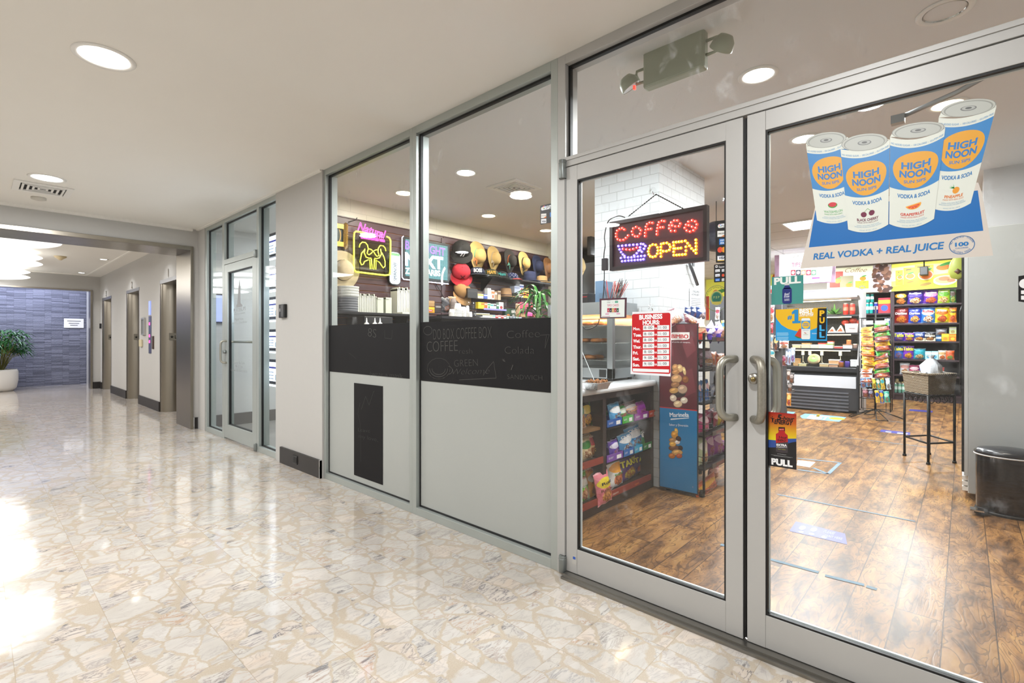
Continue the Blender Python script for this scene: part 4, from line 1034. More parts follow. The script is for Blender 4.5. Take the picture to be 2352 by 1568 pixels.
w = M(PL.T).c(mat('violet_lit', '8c6cd8', .4, emit=.5)).tp(PL, 'BUD LIGHT', (930, 571), (1022, 588), 18, z=.004, bold=.03)
w.c(mat('ice_lit', 'c4d8f4', .4, emit=.6)).tp(PL, 'NEXT', (930, 608), (1018, 618), 27, z=.004, bold=.05).c(mat('white_lit', 'ffffff', .4, emit=1.1)).tp(PL, 'ZERO CARBS', (930, 628), (1011, 634), 13, z=.004, bold=.03)
w.arc(aR-.02, bB+.03, .12, .20, .03, .004, 120, 200); w.build('lettering', None, t)
M().tube([(aL+.01, YW-.06, bT), (aL-.012, YW-.06, bT-.02), (aL-.012, YW-.06, bB+.01), (aL+.01, YW-.06, bB-.012), (aR-.01, YW-.06, bB-.012)], .006, 8).build('edge_tube', mat('white_tube', 'ffffff', .4, emit=4, ehex='e6dcff'), t)
w = M().tube([(aR-.2, YW-.03, bB-.01), (aR-.05, YW-.03, bB-.2), (aR+.05, YW-.03, bB-.34)], .004, 5); tag(w.build('power_cord', BLK), 'thin black cord hanging below the blue dotted sign', 'cord')
# gilt frame
t = thing('gilt_frame', 'ornate gold frame round a dark picture at the far left of the window', 'picture frame', (2.7, YW-.03, 2.1))
PF = Plane('y', YW-.03); a1, b1 = PF.ab(796, 518); _, b0 = PF.ab(796, 569)
w = M(PF.T).ring(a1-.34, b0, 0, a1, b1, .03, .05, 'z')
for i in range(15):
    b = b0+(b1-b0)*i/14; w.lathe([(.0001, .02), (.02, .01), (.024, 0)], 8, (a1-.025, b, .03), caps=False)
w.build('frame', mat('gold_leaf', 'c9a24a', .3, .9, bump=.8, bscale=80), t); M(PF.T).c('1d3326').r(a1-.3, b0+.04, a1-.04, b1-.04, .01).c('c9a23f').arc(a1-.12, (b0+b1)/2, .05, .09, .012, .012, -60, 90).build('picture', None, t)

# ---------------- low shelf on the left with take-away containers
SH = 1.46
t = thing('container_shelf', 'black shelf stacked with white takeaway containers', 'shelf', (3.0, 4.8, SH))
bx('board', mat('black_shelf2', '1c1c20', .3), (2.2, 4.62, SH), (3.60, YW-.015, SH+.025), t, .002)
bx('support', mat('shelf_dark', '141416', .5), (3.35, 4.70, 1.0), (3.37, YW-.02, SH), t)
def stack(label, u0, v0, u1, v1, y, col, n, kind, group, zb=None, name='container_stack', top=None):
    b, w, h, _ = px_rect('y', y, u0, v0, u1, v1)
    if zb is not None: h = b.z+h-zb; b.z = zb
    m = M().c(mat('foam_'+col, col, .45))
    if kind == 'round':
        for i in range(n):
            z = h*i/n; m.lathe([(w/2*.94, z), (w/2, z+h/n*.8), (w/2, z+h/n*.95)], 26, caps=True)
    else:
        for i in range(n):
            x = -w/2+w*i/n; q = w/n*.72; hh = h*(.94+.06*math.sin(i*2.3))
            m.box(x, 0, 0, x+q, .14, hh); m.box(x, -.006, hh*.9, x+q*.6, .146, hh*.97)
    o = m.build(name); o.location = b; return tag(o, label, 'container stack', group)
GC = 'takeaway containers on the black shelf'
stack('stack of clear plastic lids under the big white round tubs', 779, 683, 820, 704, 4.78, '8b8d92', 6, 'round', GC, SH+.026)
stack('big white round tubs at the left end of the shelf', 778, 658, 822, 683, 4.78, 'e6e6e0', 4, 'round', GC)
stack('upright row of white clamshells, left of two short rows on the shelf', 823, 674, 866, 706, 4.78, 'dcdcd0', 11, 'row', GC, SH+.026)
stack('second short row of greenish white containers, beside the clamshells', 867, 682, 905, 712, 4.76, 'd3d6c4', 2, 'row', GC, SH+.026)
stack('tallest row of white clamshells beside the window post', 913, 659, 945, 709, 4.80, 'e3e4da', 9, 'row', GC, SH+.026)
tag(bx('carton_tray', mat('foam_dcdcd0', 'dcdcd0', .4), (3.25, 4.64, SH+.026), (3.58, 4.76, SH+.045)), 'flat clear lid lying on the front of the black shelf', 'tray')
t = thing('microwave', 'black microwave with a dark glass door under the black shelf', 'microwave', (2.9, 4.7, 1.0))
bx('body', mat('mw', '202024', .3), (2.72, 4.55, 1.02), (3.06, 4.9, 1.44), t, .005); M(Plane('y', 4.548).T).c('0c0c0e').r(2.75, 1.06, 3.0, 1.40).c('6c5d5a').r(2.80, 1.12, 2.95, 1.34, .002).build('door', None, t)
tag(bx('back_cabinet', mat('back_counter', '1b191b', .4), (2.2, 4.3, 0), (6.2, YW-.02, .995)), 'dark low cabinet run under the slatted wall, behind the chalkboard film', 'cabinet')
for i, u in enumerate((842, 861, 873)):
    p = P(u, 742, 'y', 4.45); o = M().c('f2f2ee').lathe([(.028, 0), (.03, .12), (.022, .15), (.009, .16), (.003, .205), (.0001, .206)], 14).build('squeeze_bottle'); o.location = (p.x, 4.45, 1.145); tag(o, '%s of three white squeeze bottle nozzles just above the left chalkboard film' % ('leftmost', 'middle', 'rightmost')[i], 'squeeze bottle', 'squeeze bottles')
    o.scale = (1, 1, 1.0); o.location.z = p.z-.15
bx2 = bx('prep_shelf', mat('prep_shelf', '2c2a2c', .4), (2.2, 4.3, 1.15), (3.6, 4.6, 1.17)); tag(bx2, 'dark prep shelf holding the white nozzles, mostly hidden by the chalkboard film', 'shelf')

# ---------------- goods between the black shelf and the plant
Z1 = lambda a, b: (970+a/7.293, 530+b/7.293)
def g1(a0, b0, a1, b1): u0, v0 = Z1(a0, b0); u1, v1 = Z1(a1, b1); return (u0, v0, u1, v1)
w = thing('display_counter', 'dark back counter holding cups, cigarettes and small boxes', 'counter', (4.8, 4.6, 1.0))
bx('top', mat('bc_top', '26242a', .3), (3.62, 4.40, 1.44), (6.2, YW-.02, 1.47), w); bx('body', mat('bc_body', '19171a', .5), (3.66, 4.46, 1.0), (6.18, YW-.02, 1.44), w)
PY = 4.72
G2 = 'small packs on the clear shelves'
t = thing('acrylic_shelf', 'clear acrylic two tier shelf holding small cigarette and gum packs', 'display shelf', (4.9, 4.8, 1.5))
zA = P(1110, 686, 'y', PY).z; zB = P(1120, 710, 'y', PY).z; xa = P(1073, 690, 'y', PY).x; xb = P(1158, 700, 'y', PY).x
w = M()
for z in (zA, zB): w.box(xa, 4.68, z-.008, xb, YW-.02, z)
w.box(xa, 4.68, 1.47, xa+.006, YW-.02, zA+.1); w.box(xb, 4.68, 1.47, xb+.006, YW-.02, zA+.06); w.build('tier', CLEAR, t)
bx('price_strip', mat('strip_blue', '8a86d8', .4), (P(1106, 700, 'y', PY).x, 4.675, zB-.012), (xb, 4.679, zB+.01), t)
items = [
 ((760, 962, 925, 1118), ('14110f', '2b2723'), 'black box with a yellow tab at the left end of the upper clear shelf', 'A'),
 ((895, 905, 1000, 1045), ('2c2019', '7a6142'), 'dark brown box behind the yellow tagged packs', 'A2'),
 ((930, 1040, 1025, 1120), ('d8d3c4', 'e8c81c'), 'white pack with a bright yellow price tab', 'A'),
 ((1032, 1045, 1090, 1125), ('3a58b0', 'e9e9ee'), 'blue and white pack next to the tall white carton', 'A'),
 ((1095, 1010, 1150, 1195), ('e9ebe8', 'cfd6d2'), 'tall narrow white carton rising above the clear shelf', 'A'),
 ((1160, 992, 1208, 1150), ('e5dcd0', 'd5722c', 'b05a28'), 'white pack with an orange top', 'A'),
 ((1212, 1012, 1252, 1152), ('a08260', 'e0dace'), 'brown pack, between orange topped and tan packs', 'A'),
 ((1266, 1000, 1314, 1155), ('c6a984', '5a3a26'), 'tan pack at the right end of the upper clear shelf', 'A'),
 ((938, 1182, 985, 1295), ('e7c713', 'f0dc50'), 'plain yellow pack at the left end of the lower clear shelf', 'B'),
 ((987, 1185, 1038, 1295), ('efc21a', 'e46a1a'), 'yellow pack with an orange stripe', 'B'),
 ((1040, 1186, 1090, 1296), ('e8661c', 'f2b29a'), 'orange pack in the lower clear row', 'B'),
 ((1093, 1196, 1143, 1300), ('eef2ea', '3fae5a', '2b8a4a'), 'white pack with a green band', 'B'),
 ((1146, 1206, 1190, 1302), ('e9f0ef', '23a3a0'), 'white pack with a teal band', 'B'),
 ((1196, 1206, 1240, 1304), ('eeeeec', '30323a'), 'white pack with a black band', 'B'),
 ((1246, 1206, 1283, 1306), ('1f6d4b', 'e6ece6'), 'dark green pack in the lower clear row', 'B'),
 ((1286, 1176, 1360, 1308), ('f1f1ee', 'd9d9d6', 'a33'), 'larger white pack closing the lower clear row', 'B'),
 ((1392, 1210, 1490, 1400), ('2b4a30', '30552f', 'c8702c'), 'dark green pouch with an orange monogram', 'C'),
 ((1492, 1215, 1560, 1405), ('3d5b45', 'e8e8e4', 'd8d8d8'), 'green pack with a white label beside the paper bag', 'C'),
 ((1640, 1200, 1795, 1300), ('cf3a5c', 'e05a7c'), 'pink red candy carton on its side', 'D'),
 ((1644, 1300, 1795, 1350), ('7a2436', '2c2c3e'), 'dark red carton under the pink one', 'D'),
 ((1800, 1205, 1860, 1300), ('c93040', 'f0e9e6'), 'small red and white carton', 'D'),
 ((1862, 1240, 1932, 1335), ('e6ece4', '2f8a4a'), 'green and white carton beside the plant', 'D'),
 ((1545, 925, 1628, 1040), ('b9c3d8', '8a94b8'), 'pale blue box lying on the clear riser', 'E'),
 ((1632, 900, 1700, 1030), ('e4e8f2', '2a4fa0', 'a33434'), 'white box with a blue oval on the clear riser', 'E'),
 ((1690, 955, 1735, 1120), ('e0b41c', 'f0e7a0', 'c43024'), 'left of two tall yellow boxes', 'E'),
 ((1737, 955, 1785, 1124), ('e6ba20', 'f4eeb0', 'c43024'), 'right of two tall yellow boxes', 'E'),
 ((1620, 1066, 1688, 1112), ('e8e4e2', 'c04038'), 'white and red pack below the blue boxes', 'E'),
 ((1805, 1010, 1960, 1110), ('46242a', 'b4323c', 'e5e0da'), 'dark red multipack half covered by the plant leaves', 'E'),
 ((1650, 1388, 1760, 1440), ('b48a5c', '8a623a'), 'kraft brown pack at the bottom right', 'F'),
 ((1762, 1360, 1845, 1425), ('d8408c', 'e878ac'), 'bright pink pack at the bottom right', 'F'),
 ((1868, 1398, 1962, 1442), ('a45a44', 'd8a878'), 'reddish brown pack under the plant leaves', 'F'),
 ((66, 1272, 205, 1368), ('f0a010', 'f8c020', 'c82a1c'), 'yellow and orange tea box beside the window post', 'G'),
 ((207, 1215, 328, 1368), ('2b1618', '3e2226'), 'dark brown cocoa box with pale lettering', 'G'),
 ((66, 1168, 205, 1262), ('a9824f', 'b89462'), 'kraft takeaway box on top of the tea box', 'G'),
]
for bxx, cols, lb, row in items:
    d = {'A': (PY, zA), 'A2': (PY+.06, zA), 'B': (PY, zB), 'C': (PY+.02, 1.471), 'D': (PY, None), 'E': (PY+.02, None), 'F': (PY-.06, None), 'G': (4.62, None)}[row]
    tx = ()
    if 'cocoa' in lb: tx = (('COCOA', 0, .55, .16, .7, 'e8e4dc'),)
    if lb.startswith('yellow and orange'): tx = (('TEA', 0, .27, .16, .35, 'ffffff'),)
    b = g1(*bxx)
    if d[1] is None: pbox('y', d[0], b, cols, lb, G2, d=.09, txt=tx, name='small_carton', cat='box')
    else: pbox('y', d[0], b, cols, lb, G2, d=.06, txt=tx, dz=d[1], name='small_carton', cat='box')
# plain supports for the goods on the right
t = thing('riser_shelf', 'clear stepped riser holding the candy cartons beside the plant', 'display shelf', (5.7, 4.8, 1.3))
w = M()
for (a0, b0, a1) in ((1540, 1112, 1800), (1638, 1350, 1940), (1640, 1442, 1970), (1340, 1108, 1600)):
    x0 = P(*Z1(a0, b0), 'y', PY-.02).x; x1 = P(*Z1(a1, b0), 'y', PY-.02).x; z = P(*Z1((a0+a1)/2, b0+8), 'y', PY-.02).z; w.box(x0, PY-.04, z-.012, x1, YW-.02, z-.002)
w.build('tier', CLEAR, t)
z = P(*Z1(130, 1372), 'y', 4.62).z; tag(bx('side_shelf', mat('bc_top', '26242a', .3), (3.98, 4.56, z-.02), (4.42, YW-.02, z)), 'short black shelf under the yellow tea box', 'shelf')
for i, (a, b, c_) in enumerate(((905, 1132, 9),)):
    for k in range(c_):
        u0 = a+(b-a)*k/c_; pbox('y', 4.60, g1(u0, 1366, u0+(b-a)/c_-3, 1450), ('eceae4', '8f8a4a'), 'one of nine white packs with olive caps at the foot of the clear shelves', 'white packs with olive caps', d=.05, name='cigarette_pack', cat='pack', dz=1.471)
cols5 = [('e9ebe6', 'a9b06a'), ('e9ebe6', '3aa0a0'), ('c43a3a', 'f0e6e0'), ('eceae8', 'c43030'), ('b8322e', 'efe6e2'), ('f0eeea', 'a03c3c')]
nm = ['olive banded', 'teal banded', 'mostly red, left', 'white with red band', 'mostly red, right', 'white with maroon band']
for k, c_ in enumerate(cols5): pbox('y', 4.60, g1(1136+k*46, 1392, 1136+k*46+42, 1456), c_, 'small standing pack, %s, in the front row beside the white packs' % nm[k], 'front row of small packs', d=.05, name='cigarette_pack', cat='pack', dz=1.471)
for k, c_ in enumerate((('2c7a4a', 'e8ece8', 'e8ece8'), ('30343f', 'dfe3ea'), ('39424e', 'c9d3e0'), ('204a44', 'dfe8e4'), ('2c3a5c', 'e4e8f0'))): pbox('y', 4.60, g1(1412+k*52, 1395+k*3, 1412+k*52+44, 1456), c_, '%s standing pack right of the red ones in the front row' % ('green and white', 'charcoal', 'slate grey', 'dark teal', 'dark blue')[k], 'front row of small packs', d=.05, name='cigarette_pack', cat='pack', dz=1.471)
# bottles row
for k in range(5):
    b, w_, h_, _ = px_rect('y', PY+.05, *g1(1642+k*30, 1108, 1668+k*30, 1195)); o = M().c(mat('dark_bottle', '2c1c1c', .2)).lathe([(w_*.45, 0), (w_*.45, h_*.6), (w_*.2, h_*.75), (w_*.2, h_*.9)], 12).c('d8d4cc').lathe([(w_*.22, h_*.9), (w_*.22, h_)], 12).build('small_bottle'); o.location = b
    tag(o, 'one of five small dark bottles behind the pink carton', 'bottle', 'small dark bottles')
p = P(*Z1(1470, 1108), 'y', PY); fedora('tan fedora with a striped band on the clear riser', (p.x, 4.80, p.z), .085, .13, 'b58c63', '6a5446')
# cups
def cups(label, box, y, col, n=7, inv=True, zb=1.471, clear=False):
    b, w, h, _ = px_rect('y', y, *g1(*box)); h = b.z+h-zb if zb else h
    if zb: b.z = zb
    m = M(); r = w/2
    for i in range(n):
        z = h*.62*i/n
        m.lathe([(r, z), (r*.99, z+h*.03), (r*.97, z+h*.035), (r*.97, z+h*.07)], 20, caps=False)
    m.lathe([(r*.97, h*.62), (r*.68, h), (.0001, h)], 20, caps=False)
    o = m.build('cup_stack', glassmat('clear_cup', tint=(.86, .88, .9), refl=1.6) if clear else mat('cup_'+col, col, .5)); o.location = b
    return tag(o, label, 'cup stack', 'stacked paper cups')
cups('widest upside down stack of white paper cups', (535, 1215, 645, 1490), 4.52, 'e4e2dc'); cups('second, narrower stack of white paper cups', (652, 1272, 728, 1480), 4.52, 'e7e5e0')
cups('third stack of small white paper cups', (735, 1256, 782, 1480), 4.54, 'e7e5e0'); cups('shortest stack of small white paper cups', (786, 1356, 830, 1480), 4.50, 'eceae6')
cups('grey brown upside down cups on the white lids', (475, 1130, 565, 1320), 4.56, '7d706a', zb=None); cups('stack of white lids below the grey brown cups', (455, 1312, 538, 1490), 4.54, 'd5d3cf', 12)
cups('tall stack of clear plastic cups', (820, 1190, 892, 1460), 4.58, '', clear=True); cups('shorter stack of clear plastic cups behind the white ones', (730, 1180, 806, 1310), 4.64, '', clear=True)
o = bag('paper_bag', 'bundle of brown paper bags behind the grey brown cups', 'paper bag', P(*Z1(500, 1330), 'y', 4.68), .13, .17, .05, ('a98257', 'a98257', '9a744b'), None, wr=.002)
o = bag('paper_bag', 'crumpled brown paper bag with red print beside the green pouch', 'paper bag', (P(*Z1(1600, 1405), 'y', 4.66).xy.to_3d()+Vector((0, 0, 1.472))), .10, .23, .05, ('a98562', 'b08c68', 'c05a48'), None, tilt=0, wr=.004)
o = bag('plastic_wrap', 'dark clear wrapped bundle beside the cocoa box', 'plastic bag', P(*Z1(390, 1370), 'y', 4.62), .14, .18, .08, ('3b3b40', '54545a', '77777e'), None, wr=.008)
# dracaena on the counter
t = thing('potted_plant', 'green leafy plant with long pointed leaves behind the window, right of the hats', 'potted plant', (4.55, 3.75, 1.0))
tag(bx('island_counter', mat('island_grey', '5b5a5c', .5), (4.2, 3.5, 0), (5.0, 4.0, 1.05), bevel=.004), 'grey counter block under the leafy plant, hidden by the chalkboard film', 'counter')
M().lathe([(.09, 0), (.12, .18), (.11, .19), (.0001, .18)], 20, (4.55, 3.75, 1.05), caps=False).build('pot', mat('plant_pot', '4a4744', .5), t)
lf = M(); rr = random.Random(5); st_ = M().tube([(4.55, 3.75, 1.2), (4.56, 3.76, 1.72)], [.03, .02], 8); st_.build('stem', mat('dracaena_stem', '5c7a3c', .6), t)
for i in range(54):
    a = rr.uniform(0, 6.28); z0 = rr.uniform(1.35, 1.74); L = rr.uniform(.22, .38); el = rr.uniform(.1, 1.25)
    if i < 8: z0 = 1.3; el = .3
    pts = []; b = Vector((4.55, 3.75, z0)); dirv = Vector((math.cos(a), math.sin(a), 0)); sd = Vector((-math.sin(a), math.cos(a), 0)); vs = []
    for k in range(6):
        s = k/5; e2 = el-1.0*s*s; b2 = b+(dirv*math.cos(e2)+Vector((0, 0, 1))*math.sin(e2))*L*s; wd = .019*math.sin(math.pi*(.12+.88*s))**.7*(1 if s < 1 else 0)+.002
        vs += [b2+sd*wd+Vector((0, 0, .004)), b2-Vector((0, 0, .003)), b2-sd*wd+Vector((0, 0, .004))]
    lf.add(vs, [(3*k+j, 3*k+3+j, 3*k+4+j, 3*k+1+j) for k in range(5) for j in range(2)], True)
lf.build('foliage', mat('dracaena_leaf', '3d8033', .35, var=.35, bscale=14), t)
# ================================================================ counter with snack shelves, food warmer
CT = .872
t = thing('counter', 'white topped counter with snack shelves below, left of the tiled column', 'counter', (3.0, 2.1, 0))
bx('countertop', mat('white_solid_surface', 'e3e6e8', .22, var=.02), (2.2, 1.84, CT-.045), (3.765, 2.75, CT), t, .016)
DB = mat('dark_walnut_cabinet', '2e1f1a', .35, var=.25, bscale=15)
w = M(); w.box(2.2, 2.25, 0, 3.75, 2.28, CT-.045); w.box(3.70, 1.87, 0, 3.75, 2.28, CT-.045); w.box(2.2, 1.87, .0, 3.75, 2.28, .09); w.box(2.2, 1.87, CT-.09, 3.75, 1.9, CT-.045)
w.box(2.985, 1.87, .09, 3.03, 2.28, CT-.09); w.box(2.2, 1.87, .09, 2.24, 2.28, CT-.09); w.build('carcass', DB, t)
YC = 1.90
zs1 = P(1362, 983, 'y', YC).z; zs2 = P(1360, 1058, 'y', YC).z; zs3 = P(1360, 1150, 'y', YC).z
bx('shelf', mat('oak_shelf', '7a5a35', .4, var=.2), (2.24, 1.89, zs1-.02), (2.985, 2.25, zs1), t)
w3r = P(1460, 980, 'y', YC).z
for z in (zs2, zs3): bx('shelf', DB, (2.24, 1.89, z-.02), (2.985, 2.25, z), t)
zr = [P(1450, v, 'y', YC).z for v in (966, 1040, 1108)]
for z in zr: bx('shelf', DB, (3.03, 1.89, z-.02), (3.70, 2.25, z), t)
RAIL = mat('price_rail_red', '8a3326', .35)
for x0, x1, z in ((2.24, 2.985, zs2), (2.24, 2.985, zs3), (3.03, 3.70, zr[2])):
    r_ = bx('price_rail', RAIL, (x0, 1.865, z-.025), (x1, 1.875, z+.02), t)
    k = M(Plane('y', 1.8645).T).c('e8d8c8'); k.t('popcorn', x0+.12, z-.012, .016, None, 0); k.c('e87828').t('organic', (x0+x1)/2+.1, z-.012, .016, None, 0); x = k.build('lettering'); x.parent = r_
Z3 = lambda a, b: (1320+a/4.9, 880+b/4.9)
def g3(a0, b0, a1, b1): u0, v0 = Z3(a0, b0); u1, v1 = Z3(a1, b1); return (u0, v0, u1, v1)
GL_, GR_ = 'snack bags on the left shelves under the counter', 'snack bags on the right shelves under the counter'
TL = -.16
L = [((56, 250, 132, 550), ('b98a5c', '2c7a3c', 'd8b080'), 'tan snack bag with a green bottom seal at the far left, top shelf', zs1, 1.95, ()),
 ((70, 225, 205, 512), ('2a2618', 'e8c818', 'd8a820'), 'black bag with yellow shapes on the top left shelf', zs1, 1.97, ()),
 ((190, 178, 312, 505), ('3f7a34', 'e6cf1e', '5c9a3a'), 'big green bag with a yellow heart shape at its foot', zs1, 1.96, (('De', .12, .18, .10, .3, '1b1b10'),)),
 ((56, 630, 205, 890), ('c9b488', '2e7a30', 'd8c49a'), 'clear nut bag with a green header, middle left shelf', zs2, 1.94, ()),
 ((110, 562, 305, 838), ('c3a072', 'b01c22', '9a7040'), 'bag with a red header in front of the dark divider, middle left shelf', zs2, 1.96, (('CHICHARRON', 0, .82, .07, .8, 'f0d0c0'), ('ZONE', .15, .25, .10, .5, 'e8c020'))),
 ((48, 1035, 172, 1362), ('76b82a', 'f0f0e8', 'c9a070'), 'lime green bag at the bottom left with red lettering', zs3, 1.93, (('MAMA', 0, .78, .10, .8, 'b01c22'), ('CORN', 0, .52, .05, .6, '2c5a18'))),
 ((166, 985, 282, 1312), ('d89018', 'e8e0d0', 'b98050'), 'orange yellow bag beside the lime green one', zs3, 1.94, (('MAMA', 0, .88, .09, .8, 'b01c22'), ('STRIP', 0, .50, .05, .6, '7a4a10'))),
 ((262, 995, 425, 1350), ('dd7a86', 'e8d020', 'd89a50'), 'pink snack bag with a yellow heart leaning over the bottom rail', None, 1.86, (('Roll', 0, .62, .08, .6, '1b1b10'), ('Rancho', 0, .42, .08, .75, '6a2a12')))]
for b, c, lb, z, y, tx in L: pbag('y', y, g3(*b), c, lb, GL_, tx, dz=z, tilt=TL, t=.38, roll=math.radians(-3))
tr = [((400, 395, 570, 495), '2a5fae', 'blue', 0, 966), ((572, 358, 695, 462), '3fae2c', 'bright green', 0, 966), ((707, 312, 868, 410), '9a3098', 'purple', 0, 966), ((868, 268, 962, 372), 'c2401e', 'red orange', 0, 966),
      ((396, 742, 582, 850), '7a4aa6', 'violet', 1, 0), ((584, 692, 702, 805), '2f6fc0', 'mid blue', 1, 0), ((704, 652, 800, 766), '3aa6cc', 'light blue', 1, 0), ((802, 622, 902, 730), '2f7a38', 'dark green', 1, 0)]
for b, c, nm_, r_, _ in tr:
    bb, w_, h_, _ = px_rect('y', 1.84, *g3(*b)); bb.z = zr[r_]
    h_ = .055
    m = M().c(c).box(-w_/2, 0, 0, w_/2, .004, h_).box(-w_/2, .14, 0, w_/2, .144, h_*1.6).box(-w_/2, 0, 0, -w_/2+.004, .144, h_).box(w_/2-.004, 0, 0, w_/2, .144, h_).box(-w_/2, 0, 0, w_/2, .144, .004)
    m.T = Matrix(((1, 0, 0, 0), (0, 0, -1, -.0008), (0, 1, 0, 0), (0, 0, 0, 1))); m.c('f2f2f2').t('QUEST', -w_*.25, h_*.45, h_*.22, w_*.28).r(w_*.1, h_*.2, w_*.38, h_*.7, 0)
    o = m.build('display_tray'); o.location = (bb.x, 1.865, bb.z); tag(o, '%s open display tray on the %s right shelf under the counter' % (nm_, 'upper' if r_ == 0 else 'middle'), 'display tray', 'snack display trays')
Q = ('QUEST', 0, .80, .10, .8, 'f4f4f4')
R_ = [((400, 185, 532, 410), ('58a8d8', 'f0f4f6', '8ac0de'), 'light blue pouch in the blue tray of the upper right shelf', 0, 1.92, ()),
 ((445, 150, 500, 330), ('191919', 'd8d8d8', '3a3a3a'), 'left black pouch standing behind the green tray', 0, 2.02, ()), ((505, 150, 560, 330), ('1b1a1a', 'd8d8d8', '4a3a2a'), 'right black pouch standing behind the green tray', 0, 2.02, ()),
 ((480, 235, 600, 400), ('2f9a2c', 'e8f0e0', 'b83a20'), 'green pouch slumped in the bright green tray', 0, 1.94, ()),
 ((560, 160, 712, 350), ('6c2418', 'ececec', 'b0602c'), 'dark red brown chip pouch with pale lettering, upper right shelf', 0, 1.94, (('QUEST', 0, .84, .10, .8, '3a0c08'), ('PROTEIN', 0, .56, .09, .8, 'f0a040'), ('CHIPS', 0, .42, .09, .7, 'f0a040'))),
 ((698, 160, 822, 330), ('b040b4', '9a2ca0', 'd070c8'), 'magenta pouch in the purple tray', 0, 1.93, ()), ((780, 132, 898, 310), ('c2641c', 'e0dcd4', 'e0a040'), 'orange pouch in the red orange tray', 0, 1.93, ()),
 ((397, 575, 505, 765), ('5a30a0', 'e0dcec', '8060b8'), 'violet pouch in the violet tray, middle right shelf', 1, 1.92, ()), ((420, 490, 520, 640), ('3a3c44', 'c8c8c8', '5a5a60'), 'grey clear packet behind the violet tray', 1, 2.02, ()),
 ((508, 518, 665, 730), ('4a98c8', 'f0f0ee', 'c8dfe8'), 'blue pouch with pale round chips in the mid blue tray', 1, 1.93, (Q,)), ((588, 442, 765, 690), ('38a0d8', 'f0f0ee', '60b8e0'), 'tallest light blue pouch, middle right shelf', 1, 1.95, (Q, ('CHIPS', 0, .42, .1, .6, '0a4a80'))),
 ((700, 428, 775, 640), ('c8782c', 'e8e0d0', 'e0a860'), 'orange pouch behind the tallest light blue one', 1, 2.04, ()), ((738, 462, 862, 655), ('2a6a3a', 'dcdcd4', '38c040'), 'dark green pouch in the dark green tray', 1, 1.94, (Q,)),
 ((398, 898, 545, 1232), ('e0e0dc', 'e8a020', 'd8783c'), 'white bag with an orange top at the bottom right shelf', 2, 1.92, (('Popcorn', .05, .42, .06, .7, '2f8a3c'),)),
 ((505, 832, 695, 1122), ('4a2468', '4a2468', 'b0a030'), 'left purple bag with yellow lettering on the bottom right shelf', 2, 1.95, (('TAKIS', 0, .58, .22, .95, 'd8d020'),)),
 ((640, 820, 862, 1058), ('43205e', '43205e', 'b04028'), 'right purple bag with yellow lettering on the bottom right shelf', 2, 1.98, (('TAKIS', 0, .60, .20, .8, 'd8d020'),))]
for b, c, lb, r_, y, tx in R_: pbag('y', y, g3(*b), c, lb, GR_, tx, dz=zr[r_]+.006, tilt=TL, t=.42, roll=math.radians(-4))
# foil pan with nuts on the counter
Z8 = lambda a, b: (1320+a/5.226, 620+b/5.226)
p = P(1371, 892, 'y', 2.02); p = P(1371, 893, 'z', CT)
t = thing('foil_pan', 'small foil pan of chopped nuts on the white counter', 'foil pan', (p.x, p.y, CT))
t.rotation_euler = (0, 0, 0)
def taper(w0, d0, w1, d1, h, c, z0=0):
    x, y = c; vs = [(x+s*w0/2, y+q*d0/2, z0) for s, q in ((-1, -1), (1, -1), (1, 1), (-1, 1))]+[(x+s*w1/2, y+q*d1/2, z0+h) for s, q in ((-1, -1), (1, -1), (1, 1), (-1, 1))]
    return vs, [(3, 2, 1, 0), (0, 1, 5, 4), (1, 2, 6, 5), (2, 3, 7, 6), (3, 0, 4, 7)]
FOIL = mat('crinkled_foil', 'dcdedf', .25, .9, bump=.8, bscale=120)
w = M(); w.add(*taper(.13, .09, .165, .12, .045, (p.x, p.y), CT)); w.ring(p.x-.09, p.y-.067, CT+.043, p.x+.09, p.y+.067, CT+.047, .012, 'z'); w.build('pan', FOIL, t)
w = M(); rr = random.Random(2)
for i in range(70):
    a, b = rr.uniform(-.07, .07), rr.uniform(-.05, .05); s = rr.uniform(.006, .011); w.lathe([(.0001, -s), (s, 0), (.0001, s)], 5, (p.x+a, p.y+b, CT+.045+rr.uniform(0, .012)), caps=False)
o = w.build('chopped_nuts', mat('nuts', 'a86c34', .6, var=.3), t)
# heated display case
HC = brushed('warmer_steel', 'b4b8ba', .3)
X0, X1, Y0, Y1, Z0, Z1_ = 3.38, 3.74, 2.03, 2.66, CT+.02, 1.50
t = thing('food_warmer', 'stainless heated food case glowing warm orange on the counter beside the tiled column', 'food warmer', (3.5, 2.4, CT))
w = M(); w.box(X0, Y0, Z0, X1, Y1, Z0+.08); w.box(X0-.02, Y0-.02, Z1_-.10, X1, Y1, Z1_); w.box(X0, Y0, Z0, X0+.04, Y0+.05, Z1_-.1); w.box(X0, Y1-.04, Z0, X0+.04, Y1, Z1_-.1); w.box(X1-.02, Y0, Z0, X1, Y0+.03, Z1_-.1)
w.box(X0+.015, Y0+.05, Z0+.08, X0+.045, Y0+.06, Z1_-.1)
w.build('frame', HC, t, .002)
bx('back_panel', HC, (X1-.012, Y0+.03, Z0+.08), (X1-.005, Y1, Z1_-.1), t)
for z in (1.03, 1.17, 1.31): 
    s = M().box(X0+.04, Y0+.02, z, X1-.02, Y1-.04, z+.005).build('rack', mat('rack_steel', 'c8c8c4', .25, .9), t)
M().box(X0+.01, Y0+.05, Z0+.08, X0+.014, Y1-.04, Z1_-.1).box(X0+.04, Y0+.008, Z0+.08, X1-.02, Y0+.012, Z1_-.1).build('glass', CLEAR, t)
